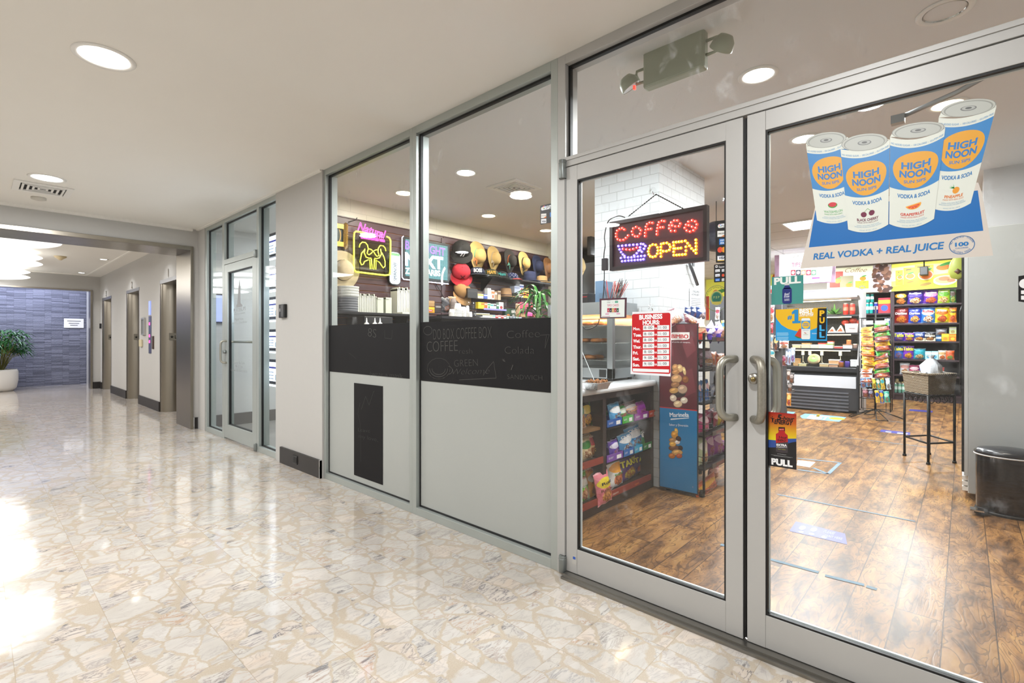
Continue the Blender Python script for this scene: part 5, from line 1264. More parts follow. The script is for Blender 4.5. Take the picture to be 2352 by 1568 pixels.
bx('heat_lamp', mat('heat_lamp', 'ffb060', .4, emit=4, ehex='ffb46a'), (X0+.08, Y0+.1, Z1_-.125), (X0+.12, Y1-.1, Z1_-.105), t)
bx('control', BLK, (X0-.003, Y0+.06, Z0+.01), (X0, Y0+.12, Z0+.07), t)
for x in (X0+.03, X1-.04):
    M().lathe([(.018, 0), (.02, .02)], 12, (x, Y0+.03, CT)).build('foot', BLK, t)
area(t, (X0+.18, (Y0+Y1)/2, Z1_-.12), .25, 7, (1, .66, .36), 'RECTANGLE', size_y=.6)
for i, (z, y, lb) in enumerate(((1.315, 2.28, 'on the top rack'), (1.175, 2.3, 'on the middle rack'), (1.035, 2.36, 'on the lowest rack'), (1.315, 2.58, 'at the back of the top rack'))):
    m = M().c(mat('pastry', 'b8702c', .5, var=.3, bscale=30)); 
    for k in range(4): m.lathe([(.0001, 0), (.05, .004), (.055, .018), (.04, .034), (.0001, .038)], 14, (3.5+(k % 2)*.11, y+(k//2)*.11-.05, z), caps=False)
    tag(m.build('pastry_tray'), 'golden pastries %s of the heated case' % lb, 'pastries', 'pastries in the heated case')
# sneeze glass with slanted front edge
t = thing('sneeze_guard', 'slanted clear acrylic guard in front of the heated case', 'acrylic guard', (3.2, 2.3, CT))
w = M(); a = P(1369, 765, 'y', 2.3); b = P(1399, 868, 'y', 2.05)
w.add([(3.27, 2.12, CT), (3.27, 2.75, CT), (3.20, 2.75, 1.32), (3.20, 2.30, 1.32)], [(0, 1, 2, 3)]); w.build('panel', CLEAR, t); M().tube([(3.27, 2.12, CT), (3.20, 2.30, 1.32), (3.20, 2.75, 1.32)], .003, 6).build('edge', mat('acrylic_edge', 'e8ecec', .2), t)
# things on top of the heated case
t = thing('straw_holder', 'clear holder bristling with black and red stirring straws on the heated case', 'straw holder', (3.5, 2.2, Z1_))
cx_, cy_ = P(1405, 690, 'x', 3.5).x, P(1405, 690, 'x', 3.5).y
M().box(cx_-.05, cy_-.09, Z1_, cx_+.05, cy_+.09, Z1_+.004).box(cx_-.05, cy_-.09, Z1_, cx_-.045, cy_+.09, Z1_+.08).box(cx_-.05, cy_-.09, Z1_, cx_+.05, cy_-.085, Z1_+.08).build('holder', CLEAR, t)
bs, rs = M(), M(); rr = random.Random(9)
for i in range(34):
    y = cy_+rr.uniform(-.07, .07); x = cx_+rr.uniform(-.03, .03); h = rr.uniform(.13, .19); d = Vector((rr.uniform(-.02, .02), -.03-rr.random()*.06 if y < cy_+.02 else .03, h))
    (bs if i % 3 else rs).tube([(x, y, Z1_+.005), tuple(Vector((x, y, Z1_+.005))+d)], .0025, 5)
bs.build('black_straw', mat('straw_black', '2c2422', .4), t); rs.build('red_straw', mat('straw_red', 'd02818', .4), t)
t = tag(bx('brochure_stand', mat('brochure', '6c8aa8', .4, var=.3, bscale=20), (3.46, 2.17, Z1_), (3.62, 2.24, Z1_+.18)), 'blue grey folded brochure leaning on the heated case', 'brochure'); t.rotation_euler = (0, 0, 0)
tag(bx('label_printer', mat('printer_black', '201d1e', .4), (3.46, 2.31, Z1_), (3.7, 2.65, Z1_+.09), bevel=.008), 'black device with a red stripe at the left end of the heated case top', 'printer')
M(Plane('x', 3.4595).T).c('b02028').r(-2.64, Z1_+.055, -2.32, Z1_+.062).build('stripe').parent = bpy.data.objects['label_printer']
tag(bx('paper_sheet', mat('sheet', 'c9d0e0', .6), (3.352, 2.42, 1.42), (3.358, 2.62, 1.49)), 'pale blue paper taped to the front of the heated case', 'paper')
# behind the column: television and steel panel
t = thing('television', 'black television seen edge on, mounted left of the tiled column', 'television', (6.2, 3.9, 2.1))
a = P(1347, 465, 'y', 4.2); b = P(1370, 592, 'y', 4.2)
bx('screen', mat('tv_black', '1d1d22', .25), (a.x, 4.12, b.z), (a.x+.7, 4.19, a.z), t, .01); bx('mount', mat('tv_mount', '303036', .5), (a.x+.1, 4.19, b.z+.1), (a.x+.6, 4.26, a.z-.1), t, .01)
M().box(a.x+.3, 4.2, a.z-.2, a.x+.34, 4.24, SZ).build('mount_pole', BLK, t)
t = thing('steel_cabinet', 'tall stainless cabinet with a bright highlight behind the television', 'steel cabinet', (7.5, 4.6, 0))
bx('body', brushed('cab_steel', '8f98a6', .28, 'x'), (6.8, 4.3, 0), (9.2, 4.94, 2.45), t, .004); bx('vent_panel', mat('vent_dark', '1d1c1a', .8), (6.9, 4.285, 2.47), (9.0, 4.9, 2.66), t)
t = thing('balloon', 'small pale balloon shape above the straw hat beside the door stile', 'balloon', (4.2, 3.6, 2.0))
p = P(1333, 527, 'y', 4.4); M().lathe([(.0001, -.12), (.04, -.09), (.075, -.02), (.08, .03), (.06, .085), (.0001, .11)], 18, (p.x, 4.4, p.z), caps=False).build('body', mat('pale_balloon', 'c4c8e4', .2), t)
M().tube([(p.x, 4.4, p.z+.1), (p.x, 4.4, SZ)], .0015, 4).build('string', WHITE, t)
# column notices
t = thing('wall_bracket', 'slanted grey metal bar fixed to the right face of the tiled column', 'bracket', (4.4, 1.83, 1.8))
PCm = Plane('y', 1.825)
M().tube([tuple(P(1584, 603, 'y', 1.80)), tuple(P(1602, 654, 'y', 1.80))], .016, 6).build('bar', mat('bar_grey', '5f6266', .35, .7), t); M().box(4.36, 1.79, 1.86, 4.40, 1.83, 1.92).build('plate', mat('bar_grey', '5f6266', .35, .7), t)
t = thing('notice', 'white CONSUMER ADVISORY notice taped to the right face of the tiled column', 'notice', (4.6, 1.825, 1.4))
w = M(PCm.T).c('eef0f2').qp(PCm, [(1584, 660), (1612, 663), (1612, 708), (1584, 706)]).c('3c4450').tp(PCm, 'CONSUMER', (1588, 671), (1606, 673), 5, z=.003).tp(PCm, 'ADVISORY', (1588, 678), (1606, 680), 5, z=.003)
for k in range(5): w.c('9aa0a8').qp(PCm, [(1587, 684+k*4), (1609, 686+k*4), (1609, 687+k*4), (1587, 685+k*4)], .003)
w.build('sheet', None, t)

# ================================================================ bakery display rack
t = thing('display_rack', 'tall bakery rack with a maroon and blue printed side panel beside the tiled column', 'display rack', (4.0, 1.65, 0))
PR = Plane('x', 3.6996); PR.T = PR.T @ Matrix.Diagonal((1, 1, .35, 1)); RX0, RX1, RY0, RY1 = 3.715, 4.46, 1.44, 1.80
M().box(3.70, 1.485, .03, 3.715, 1.795, 1.325).build('side_panel', mat('panel_edge', '17181c', .4), t)
zr4 = lambda a, b: (1500+a/3.339, 690+b/3.339)
w = M(PR.T); mar = mat('maroon_print', '5e1f28', .3, var=.1, bscale=4)
w.c(mar).r(-1.79, .668, -1.49, 1.32, .001)
for (a, b, c_, d) in (((175, 185), (240, 185), (265, 300), (215, 320)), ((225, 340), (300, 270), (330, 380), (260, 440)), ((90, 330), (140, 300), (160, 420), (100, 440)), ((200, 560), (300, 520), (330, 700), (240, 740))): w.c('722c34').qp(PR, [zr4(*a), zr4(*b), zr4(*c_), zr4(*d)], .0015)
w.c(mat('blue_print', '1878ac', .3, var=.15, bscale=5)).r(-1.79, .035, -1.49, .66, .001).c('c02c2c').r(-1.79, .66, -1.49, .668, .0012)
def pr(pts, z=.002): w.qp(PR, [zr4(*p) for p in pts], z)
w.c('e8e4e0'); pr([(130, 256), (150, 243), (280, 243), (280, 290), (265, 300), (140, 303)]); w.c('c01c26').tp(PR, 'BIMBO', zr4(143, 288), zr4(270, 290), 9, z=.004, bold=.05)
w.c('e8e0e0').tp(PR, 'el cariño de siempre...', zr4(147, 322), zr4(290, 326), 3, z=.003, shear=.3)
w.c('f0f2f6').tp(PR, 'Marinela', zr4(130, 892), zr4(275, 892), 10, z=.003, bold=.03).tp(PR, 'Sabor y Diversión', zr4(124, 958), zr4(270, 968), 5, z=.003).c('f0f2f6'); pr([(135, 905), (275, 898), (275, 902), (135, 915)])
# breads and biscuits printed on the panel
rr = random.Random(4)
for (a, b, rx, ry, c_) in ((172, 515, 26, 28, 'c08a54'), (205, 520, 24, 30, 'dcb078'), (175, 548, 30, 20, 'b87f48'), (240, 540, 12, 32, 'e0bc80'), (180, 600, 42, 34, 'c99a68'), (248, 605, 25, 28, '8c5228'), (170, 645, 34, 22, '9c6c44'), (225, 680, 38, 34, 'b8987c'), (160, 690, 36, 22, 'c0904c'), (200, 722, 48, 18, '2c1c18'), (155, 748, 26, 26, 'd8c0a8'), (238, 765, 28, 24, 'dccab4'), (190, 793, 34, 26, 'd8b890'),
        (165, 1030, 26, 30, 'c88c30'), (178, 1000, 14, 22, 'd8a850'), (150, 1070, 28, 18, 'a87c48'), (195, 1060, 20, 20, '3a2218'), (150, 1100, 26, 20, 'd8a040'), (185, 1085, 22, 16, 'e0d0c4'), (160, 1130, 40, 22, '6c4428'), (210, 1130, 18, 18, '2c1c14'), (185, 1165, 42, 22, 'c89a54'), (145, 1190, 26, 20, 'b06a2c'), (200, 1190, 24, 18, 'a8502c')):
    ca, cb = PR.ab(*zr4(a, b)); ra = abs(PR.ab(*zr4(a+rx, b))[0]-ca); rb = abs(PR.ab(*zr4(a, b+ry))[1]-cb); zq = .002+rr.random()*.001; hv = tuple(int(c_[i:i+2], 16) for i in (0, 2, 4)); dk = ''.join('%02x' % int(v*.62) for v in hv); lt = ''.join('%02x' % min(255, int(v*1.2+12)) for v in hv); w.c(dk).e(ca, cb, ra*1.06, rb*1.08, zq-.0004, 18, rot=.2).c(c_).e(ca, cb+rb*.05, ra*.96, rb*.94, zq, 18, rot=.2).c(lt).e(ca-ra*.15, cb+rb*.3, ra*.5, rb*.3, zq+.0004, 12, rot=.4)
w.build('panel_print', None, t)
fr_ = M(); 
for x, y in ((RX0, RY0), (RX0, RY1-.015), (RX1-.015, RY0), (RX1-.015, RY1-.015)): fr_.box(x, y, .04, x+.015, y+.015, 1.25)
fr_.box(RX0, RY1-.01, .04, RX1, RY1, 1.28); fr_.build('frame', DARKMET, t)
zk = [P(1650, v, 'y', RY0).z for v in (780, 846, 919, 990, 1062, 1135)]
for k, z in enumerate(zk):
    s = M().c(DARKMET).box(RX0, RY0, z-.012, RX1, RY1-.01, z); s.build('shelf', None, t)
    M().c(mat('rail_dark', '35302f', .4)).box(RX0+.12, RY0-.015, z-.015, RX1, RY0-.01, z+.02).c('5c2a28').box(RX0+.2, RY0-.016, z-.008, RX1-.1, RY0-.015, z+.014).build('price_rail', None, t)
    M().tube([(RX0, RY1-.05, z+.05), (RX0, RY0, z+.05), (RX0+.12, RY0-.012, z+.045)], .0025, 5).tube([(RX0, RY1-.05, z+.09), (RX0, RY0, z+.09), (RX0+.12, RY0-.012, z+.085)], .0025, 5).build('wire_guard', DARKMET, t)
for x, y in ((RX0+.05, RY0+.04), (RX1-.06, RY0+.04), (RX0+.05, RY1-.05), (RX1-.06, RY1-.05)): M().lathe([(.022, 0), (.022, .03), (.012, .05)], 12, (x, y, 0)).build('caster', BLK, t)
def g4(a0, b0, a1, b1): u0, v0 = zr4(a0, b0); u1, v1 = zr4(a1, b1); return (u0, v0, u1, v1)
GB_ = 'wrapped baked goods on the bakery rack'
YB = 1.55
for b, c, lb, k, y, ti, ro, tx in [
 ((95, 55, 262, 185), ('6a1c34', 'b8a08c', 'b9824c'), 'maroon bread pack lying on top of the bakery panel', None, 1.66, -.5, -12, ()), ((250, 105, 348, 188), ('701f38', 'd8b8a8', 'c08a5c'), 'smaller maroon pack at the top corner of the bakery panel', None, 1.60, -.3, 10, ()),
 ((244, 48, 292, 130), ('24407c', 'e0e4f0', '3a5aa0'), 'left blue pack at the very top of the rack', None, 1.76, 0, 0, ()), ((288, 44, 334, 134), ('26447f', 'e0e4f0', '3a5aa0'), 'middle blue pack at the very top of the rack', None, 1.74, 0, 0, ()), ((330, 46, 400, 140), ('2a4a8c', 'e0e4f0', 'd8dcec'), 'right blue pack with a white logo at the very top of the rack', None, 1.72, 0, 0, ()),
 ((345, 135, 430, 280), ('c02c1c', 'e8b890', 'c08048'), 'red bread pack leaning on the top rack shelf', 0, YB, -.2, -22, ()), ((425, 150, 500, 275), ('4a2a9a', 'e0dcf0', '7a60b8'), 'left purple pack leaning on the top rack shelf', 0, YB, -.2, -22, ()), ((490, 148, 560, 275), ('4c2ca0', 'e8c0d0', '8c5a3c'), 'right purple pack leaning on the top rack shelf', 0, YB, -.2, -22, ()),
 ((358, 380, 462, 530), ('6a2840', 'c8a8c0', 'c89860'), 'maroon biscuit pack on the second rack shelf', 1, YB, -.15, 0, ()), ((430, 390, 485, 490), ('c8501c', 'e8a070', 'd8803c'), 'left orange pack on the second rack shelf', 1, 1.66, 0, 0, ()), ((478, 402, 548, 498), ('d85a1c', 'f0b080', 'd8803c'), 'right orange pack on the second rack shelf', 1, YB, 0, 0, ()),
 ((352, 608, 374, 770), ('2068b0', 'f0c8d0', '3080c8'), 'first of four bright blue bars on the third rack shelf', 2, 1.50, -.15, 8, ()), ((376, 608, 396, 770), ('2270b8', 'e0e8f0', '3888d0'), 'second of four bright blue bars on the third rack shelf', 2, 1.50, -.15, 8, ()), ((398, 608, 416, 770), ('2068b0', 'e8e8f0', '3080c8'), 'third of four bright blue bars on the third rack shelf', 2, 1.50, -.15, 8, ()), ((414, 608, 434, 770), ('2470bc', 'f0c8d0', '3888d0'), 'fourth of four bright blue bars on the third rack shelf', 2, 1.50, -.15, 8, ()),
 ((440, 640, 488, 745), ('b8c0d8', 'd8dce8', 'a87858'), 'pale pack behind the brown one on the third rack shelf', 2, 1.56, 0, -8, ()), ((484, 550, 540, 728), ('6c2c18', '7a3420', '8c4a2c'), 'tall brown pack on the third rack shelf', 2, 1.52, -.1, 8, ()), ((528, 580, 556, 726), ('d8642c', 'f0a870', 'd8904c'), 'narrow orange pack by the edge of the third rack shelf', 2, 1.56, 0, 0, ()),
 ((346, 862, 425, 1010), ('c02878', 'f0d0e0', 'd04890'), 'hot pink pack at the left of the fourth rack shelf', 3, 1.50, -.15, 6, ()), ((400, 850, 465, 980), ('b81c68', 'e8c0d8', 'c83c84'), 'second pink pack on the fourth rack shelf', 3, 1.58, 0, 0, ()), ((462, 855, 492, 972), ('b84860', 'f0d8d8', 'd09070'), 'rose pack beside the yellow one on the fourth rack shelf', 3, 1.53, 0, 0, ()), ((490, 865, 530, 962), ('d8c028', 'f0e8a0', 'c89848'), 'yellow pack on the fourth rack shelf', 3, 1.53, 0, 0, ()), ((528, 870, 566, 950), ('8c3c20', 'c89858', 'a86030'), 'brown pack at the right of the fourth rack shelf', 3, 1.53, 0, 0, ()),
 ((342, 1030, 415, 1240), ('b8c8a0', 'e8e8e0', 'c8a878'), 'pale green tall pack on the fifth rack shelf', 4, 1.50, -.15, 8, ()), ((372, 1015, 412, 1205), ('84207c', 'c8a0c8', 'a040a0'), 'first purple foil pack on the fifth rack shelf', 4, 1.56, -.1, 6, ()), ((412, 1012, 462, 1200), ('8c2488', 'd8b8d8', 'b050a8'), 'second purple foil pack on the fifth rack shelf', 4, 1.55, -.1, 6, ()), ((460, 1010, 520, 1190), ('902890', 'd8b8d8', 'b050a8'), 'third purple foil pack on the fifth rack shelf', 4, 1.54, -.1, 10, ()), ((510, 1080, 566, 1175), ('9c3098', 'e0c8e0', 'c060b8'), 'short purple foil pack at the end of the fifth rack shelf', 4, 1.53, -.1, 20, ()),
 ((332, 1315, 505, 1440), ('d8641c', 'e8b020', 'e87828'), 'big orange bag upside down on the lowest rack shelf', 5, 1.50, -.2, -4, (('Polvorones', 0, .30, .16, .8, '7a2810'),)), ((420, 1285, 500, 1400), ('7c2434', 'c8a0a0', 'b07048'), 'maroon pack behind the orange bag on the lowest rack shelf', 5, 1.62, 0, 8, ())]:
    pbag('y', y, g4(*b), c, lb, GB_, tx, dz=(zk[k]+.002 if k is not None else None), tilt=ti, roll=math.radians(ro), t=.42)
# ================================================================ the aisle: wall shelving, open cooler, racks
SX = 12.35
t = thing('wall_shelving', 'tall dark brown wall shelving full of chip bags at the end of the aisle', 'shelving', (SX+.25, .6, 0))
SW = mat('dark_plum_shelf', '33242a', .4, var=.1)
zsh = [P(2120, v, 'x', SX).z for v in (698, 742, 783.5, 825.5, 862, 906)]
w = M()
for y in (1.055, 1.62, -.12): w.box(SX, y-.03, 0, SX+.55, y+.03, 2.16)
w.build('upright', SW, t); bx('back_panel', mat('shelf_back', '1f181c', .6), (SX+.52, -.12, 0), (SX+.56, 1.62, 2.16), t); bx('kick', SW, (SX+.02, -.12, 0), (SX+.05, 1.62, zsh[5]-.01), t)
for z in zsh: bx('shelf', SW, (SX, -.09, z-.03), (SX+.54, 1.025, z), t)
zl = P(2015, 719, 'x', SX).z; zl2 = P(2015, 770, 'x', SX).z
for z in (zl, zl2, zl-.9): bx('shelf', SW, (SX, 1.085, z-.03), (SX+.54, 1.59, z), t)
Z7 = lambda a, b: (2030+a/4.61, 580+b/4.61)
def g7(a0, b0, a1, b1): u0, v0 = Z7(a0, b0); u1, v1 = Z7(a1, b1); return (u0, v0, u1, v1)
GW = 'snack bags on the wall shelving'
rows = {0: [((110, 400, 250, 545), ('1d1b1b', 'd8a020', 'c87830'), 'black chip bag with a round yellow logo, leftmost on the top wall shelf', ("Lay's", 0, .58, .12, .45, 'f0f0e0')),
  ((246, 395, 420, 545), ('3c2484', '5a48a8', 'd8c898'), 'purple bag with pale chips, second on the top wall shelf', ('Ruffles', 0, .72, .12, .7, 'e8e8f8')),
  ((414, 392, 582, 540), ('5c2c90', 'c878b8', 'c85838'), 'purple and red bag, third on the top wall shelf', ('Tostitos', 0, .74, .12, .7, 'f0e0b0')),
  ((562, 385, 702, 535), ('9ab820', '5a9a28', 'd8cc90'), 'lime green bag with pale rings on the top wall shelf', ('Funyuns', 0, .8, .11, .6, 'e8f0c0')),
  ((697, 382, 765, 532), ('2c5c28', '402818', '58a83c'), 'dark green bag at the right end of the top wall shelf', None)],
 1: [((108, 575, 262, 745), ('8c1c1c', '701818', 'd87820'), 'dark red tortilla chip bag, leftmost on the second wall shelf', ('Doritos', 0, .56, .13, .75, 'f0f0f0')),
  ((258, 575, 398, 743), ('1c3ca8', '183090', 'd8b060'), 'royal blue tortilla chip bag on the second wall shelf', ('Doritos', 0, .56, .13, .75, 'f0f0f0')),
  ((392, 572, 545, 742), ('2c6cb0', 'e0e0e4', 'e8e0c8'), 'blue and white chip bag on the second wall shelf', ('Ruffles', 0, .68, .13, .7, 'c02830')),
  ((540, 572, 694, 740), ('d8c418', 'c8681c', 'd04c18'), 'yellow and orange bag on the second wall shelf', ('Fritos', 0, .72, .13, .6, 'f8f0c0')),
  ((690, 575, 770, 738), ('e07c18', 'f0b820', 'd04818'), 'bright orange bag at the right end of the second wall shelf', ('Cheetos', 0, .66, .13, .8, '1c1c1c'))],
 2: [((103, 845, 217, 938), ('3c2c9c', '5030a0', '2848a8'), 'purple blue bag with yellow lettering, leftmost on the third wall shelf', ('Takis', 0, .5, .35, .85, 'd8e020')),
  ((216, 850, 322, 938), ('682898', '682898', 'c89828'), 'bright purple bag with yellow lettering, second on the third wall shelf', ('Takis', 0, .52, .32, .85, 'e0e020')),
  ((315, 815, 437, 912), ('243c78', '3858a0', 'c89848'), 'blue cookie bag on the third wall shelf', ('Chips', 0, .62, .16, .6, 'e8e8e8')),
  ((432, 815, 548, 912), ('1c2030', '3c3830', 'b08850'), 'black bag with curly white lettering on the third wall shelf', ('Ridgies', 0, .5, .22, .85, 'e8e0d0')),
  ((550, 805, 668, 870), ('6c7078', 'a0a0a8', '484c54'), 'silver clear bag lying on the blue cans', None)],
 3: [((100, 985, 208, 1122), ('2c5cb0', '2850a0', '3870c0'), 'blue bag with yellow lettering, leftmost on the fourth wall shelf', ('Takis', 0, .66, .24, .9, 'e0e020')),
  ((203, 983, 318, 1122), ('6c28a0', '6c28a0', 'd8a028'), 'purple bag with yellow lettering on the fourth wall shelf', ('Takis', 0, .66, .24, .9, 'e0e020')),
  ((312, 1012, 442, 1126), ('1c8ca0', '28a0b0', 'c8c898'), 'teal chip bag on the fourth wall shelf', None),
  ((578, 1035, 660, 1135), ('d8d0c0', 'c8a068', 'e07028'), 'cream pouch with an orange circle on the fourth wall shelf', None),
  ((656, 1038, 746, 1138), ('d85c18', 'c8501c', '38a838'), 'orange pouch with a green circle on the fourth wall shelf', None)],
 4: [((170, 1175, 272, 1298), ('c8ccd0', 'd8a098', 'a88860'), 'white bag with red print, leftmost on the fifth wall shelf', None),
  ((268, 1182, 378, 1285), ('a82c60', 'e8c8d0', '7848a0'), 'magenta pouch above the wicker basket', None), ((374, 1182, 500, 1285), ('4050a8', 'e0e0f0', '6878c0'), 'blue pouch above the wicker basket', None),
  ((500, 1195, 556, 1285), ('5c2c1c', '8c5838', '783c20'), 'brown pouch behind the wicker basket', None), ((552, 1195, 640, 1285), ('c82c1c', 'e05838', 'b82418'), 'red pouch behind the wicker basket', None)]}
for k, L in rows.items():
    for b, c, lb, tx in L: pbag('x', SX+.10, g7(b[0]-4, b[1], b[2]+4, b[3]), c, lb, GW, (tx,) if tx else (), dz=zsh[k]+.002 if 'lying' not in lb else None, t=.42)
GX2 = 'cartons on the wall shelving'
for b, c, lb, z in [((325, 908, 433, 940), ('d8ccb0', 'c8b890'), 'left pale packet lying before the cookie bag', 2), ((438, 906, 546, 940), ('dcd0b4', 'c8b890'), 'right pale packet lying before the black bag', 2),
 ((612, 862, 690, 942), ('e8b018', 'f0d040', 'd88820'), 'yellow carton on the third wall shelf', 2), ((692, 864, 766, 942), ('e07818', 'f0a028', 'd8c030'), 'orange carton on the third wall shelf', 2), ((692, 786, 768, 862), ('b8c888', 'e8e8d8', 'a08c50'), 'pale green carton stacked on the orange one', None),
 ((438, 1048, 504, 1135), ('a8d8e4', 'e8f4f4', '5098b8'), 'left pale blue carton on the fourth wall shelf', 3), ((506, 1048, 576, 1137), ('a8d8e4', 'e8f4f4', '5098b8'), 'right pale blue carton on the fourth wall shelf', 3)]:
    pbox('x', SX+.08, g7(*b), c, lb, GX2, d=.12, dz=None if z is None else zsh[z]+.002)
for k in range(4):
    b, w_, h_, _ = px_rect('x', SX+.08, *g7(550+15*k, 868, 565+15*k, 940)); can('soda_can', 'one of four small blue cans under the silver bag', 'can', (SX+.12, b.y, zsh[2]+.001), w_/2*.95, h_, '2c78b8', 'small blue cans', band='d8e0e8')
for k in range(4): 
    b, w_, h_, _ = px_rect('x', SX+.08, *g7(100+44*k, 1405, 144+44*k, 1508)); can('seltzer_can', 'one of four mint green cans on the bottom wall shelf', 'can', (SX+.12, b.y, zsh[5]+.001), w_/2*.95, h_, '8cd0b8', 'mint green cans', band='d8ece4')
for k, (a, b_) in enumerate(((97, 1368), (140, 1368), (183, 1368), (118, 1335))):
    b, w_, h_, _ = px_rect('x', SX+.08, *g7(a, b_, a+40, b_+38)); can('jar', '%s of four small gold lidded jars above the mint green cans' % ('first', 'second', 'third', 'topmost')[k], 'jar', (SX+.14, b.y, b.z), w_/2*.95, h_, 'd8d0a8', 'gold lidded jars', lid='c8a040')
pbox('x', SX+.08, g7(276, 1440, 320, 1508), ('d8c030', 'e8d860'), 'yellow carton beside the mint green cans', GX2, d=.1, dz=zsh[5]+.002)
Z6 = lambda a, b: (1740+a/3.564, 540+b/3.564)
def g6(a0, b0, a1, b1): u0, v0 = Z6(a0, b0); u1, v1 = Z6(a1, b1); return (u0, v0, u1, v1)
for k, (b, col, lb) in enumerate((((884, 548, 911, 638), '30b0a8', 'first teal tube of chips, left bay of the wall shelving'), ((912, 548, 945, 638), '30b0a8', 'second teal tube of chips, beside the dark blue tube'), ((948, 545, 986, 636), '2c3c9c', 'dark blue tube of chips beside the cereal box'), ((884, 470, 918, 546), '2ca098', 'upper teal tube stacked on the first'), ((920, 470, 952, 546), '2ca098', 'upper teal tube stacked on the second'))):
    bb, w_, h_, _ = px_rect('x', SX+.08, *g6(*b)); can('chip_tube', lb, 'chip tube', (SX+.12, bb.y, zl+.001 if k < 3 else zl+.001+px_rect('x', SX+.08, *g6(884, 548, 911, 638))[2]), w_/2*.95, h_, col, 'tubes of chips', band='e8f0f0')
pbox('x', SX+.08, g6(988, 512, 1088, 636), ('c83040', 'e8c030', '3858b0'), 'red cereal box with blue and yellow figures beside the tubes', GX2, d=.08, dz=zl+.002, name='cereal_box')
pbox('x', SX+.08, g6(1040, 672, 1088, 745), ('3858b0', 'e8e8f0', '60a040'), 'blue box behind the hanging snack rack', GX2, d=.08, dz=None)
# posters over the shelving
PB = Plane('x', SX-.03)
def poster(name, label, pts, draw, pl=PB, th=.015, frame=None):
    a = [pl.ab(*p) for p in pts]; c = (sum(p[0] for p in a)/4, sum(p[1] for p in a)/4)
    t = thing(name, label, 'poster', tuple(pl.T @ Vector((c[0], c[1], 0))))
    M(pl.T).c(frame or 'c8c8c4').prism(a, -th, 0).build('panel', None, t); w = M(pl.T); draw(w, pl, a); w.build('print', None, t); return t
def coffee(w, pl, a):
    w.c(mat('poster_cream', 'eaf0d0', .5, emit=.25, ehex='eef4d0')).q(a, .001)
    def r(x0, y0, x1, y1, c, z=.003): w.c(c).qp(pl, [Z6(x0, y0), Z6(x1, y0-4), (Z6(x1, y1)[0], Z6(x1, y1-4)[1]), Z6(x0, y1)], z)
    r(590, 300, 700, 430, 'c83418'); r(675, 335, 785, 428, '98906c', .004); r(800, 330, 910, 440, 'c8d4d8', .003); r(800, 375, 910, 440, 'd8d830', .004); r(945, 246, 1094, 462, 'b8a8b0', .003)
    rr = random.Random(6)
    for i in range(46): a_, b_ = PBa(pl, rr.uniform(950, 1088), rr.uniform(250, 456)); w.c(('4c2c1c', '6c4430', '3c2018', '8c6450')[i % 4]).e(a_, b_, .035, .05, .004+i*.00005, 12, rot=rr.uniform(0, 3))
    for x, y, s in ((655, 375, .05), (748, 408, .045), (862, 355, .045)):
        a_, b_ = PBa(pl, x, y); w.c('e88c20').e(a_, b_, s*1.2, s, .006, 16).c('58a038').e(a_+.02, b_+s*1.1, s, s*.3, .007, 12, rot=.3)
    w.c('4c4c30').tp(pl, 'SUGAR', Z6(826, 400), Z6(890, 388), 4, z=.006); w.c('a87848').tp(pl, 'Coffee', Z6(715, 305), Z6(895, 300), 10, z=.006, shear=.4, bold=-.01); w.c('3c4c9c').arc(*PBa(pl, 857, 428), .05, .035, .01, .006)
def PBa(pl, x, y): return pl.ab(*Z6(x, y))
def cereal(w, pl, a):
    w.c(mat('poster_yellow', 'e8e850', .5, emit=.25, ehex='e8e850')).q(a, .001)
    q = lambda pts, z, c: w.c(c).qp(pl, [Z6(*p) for p in pts], z)
    q([(1097, 270), (1300, 240), (1625, 225), (1625, 300), (1400, 330), (1097, 380)], .0015, 'f0f0a8'); q([(1097, 425), (1300, 385), (1625, 360), (1625, 425), (1097, 456)], .002, '90c828')
    for x0, y0, x1, y1, z in ((1130, 290, 1190, 412, .003), (1195, 268, 1290, 418, .004), (1288, 245, 1440, 424, .005)):
        q([(x0, y0), (x1, y0-5), (x1, y1-4), (x0, y1)], z, 'e0d020'); a_, b_ = PBa(pl, x0+(x1-x0)*.58, y0+(y1-y0)*.45); s = (x1-x0)*.00065; w.c('f0e8d0').e(a_, b_, s*1.15, s, z+.001, 18).c('e87818').e(a_, b_, s, s*.8, z+.002, 18).c('389838').e(a_+s*.1, b_+s*.95, s*.9, s*.25, z+.003, 14, rot=.3).c('8c7020').e(a_, b_-s*1.8, s*.9, s*.3, z+.002, 12, rot=.2)
        w.c('705828').qp(pl, [Z6(x0+20, y0+12), Z6(x1-30, y0+6), Z6(x1-30, y0+16), Z6(x0+20, y0+22)], z+.002)
    a_, b_ = PBa(pl, 1545, 368); w.c('f0f0f0').e(a_-.02, b_, .17, .09, .004, 24).c('c8a070').e(a_-.02, b_+.01, .14, .07, .005, 20).c('a87850').e(a_-.03, b_+.03, .08, .04, .006, 14).e(a_+.07, b_-.01, .06, .03, .006, 14)
    a_, b_ = PBa(pl, 1520, 262); w.c('e88018').e(a_, b_, .10, .055, .005, 20).c('389838').e(a_+.04, b_+.06, .10, .025, .006, 14, rot=.3)
    w.c('3ca03c').tp(pl, 'Yummy', Z6(1555, 250), Z6(1622, 240), 7, z=.007, bold=.03).c('d84828').tp(pl, 'Yummy', Z6(1555, 272), Z6(1622, 262), 7, z=.007, bold=.03).c('3ca03c').tp(pl, 'Yummy', Z6(1555, 294), Z6(1622, 284), 7, z=.007, bold=.03)
poster('poster', 'cream poster reading Coffee with bean photo and sugar pack, above the cooler and shelving', [Z6(570, 275), Z6(1095, 238), Z6(1095, 462), Z6(570, 478)], coffee)
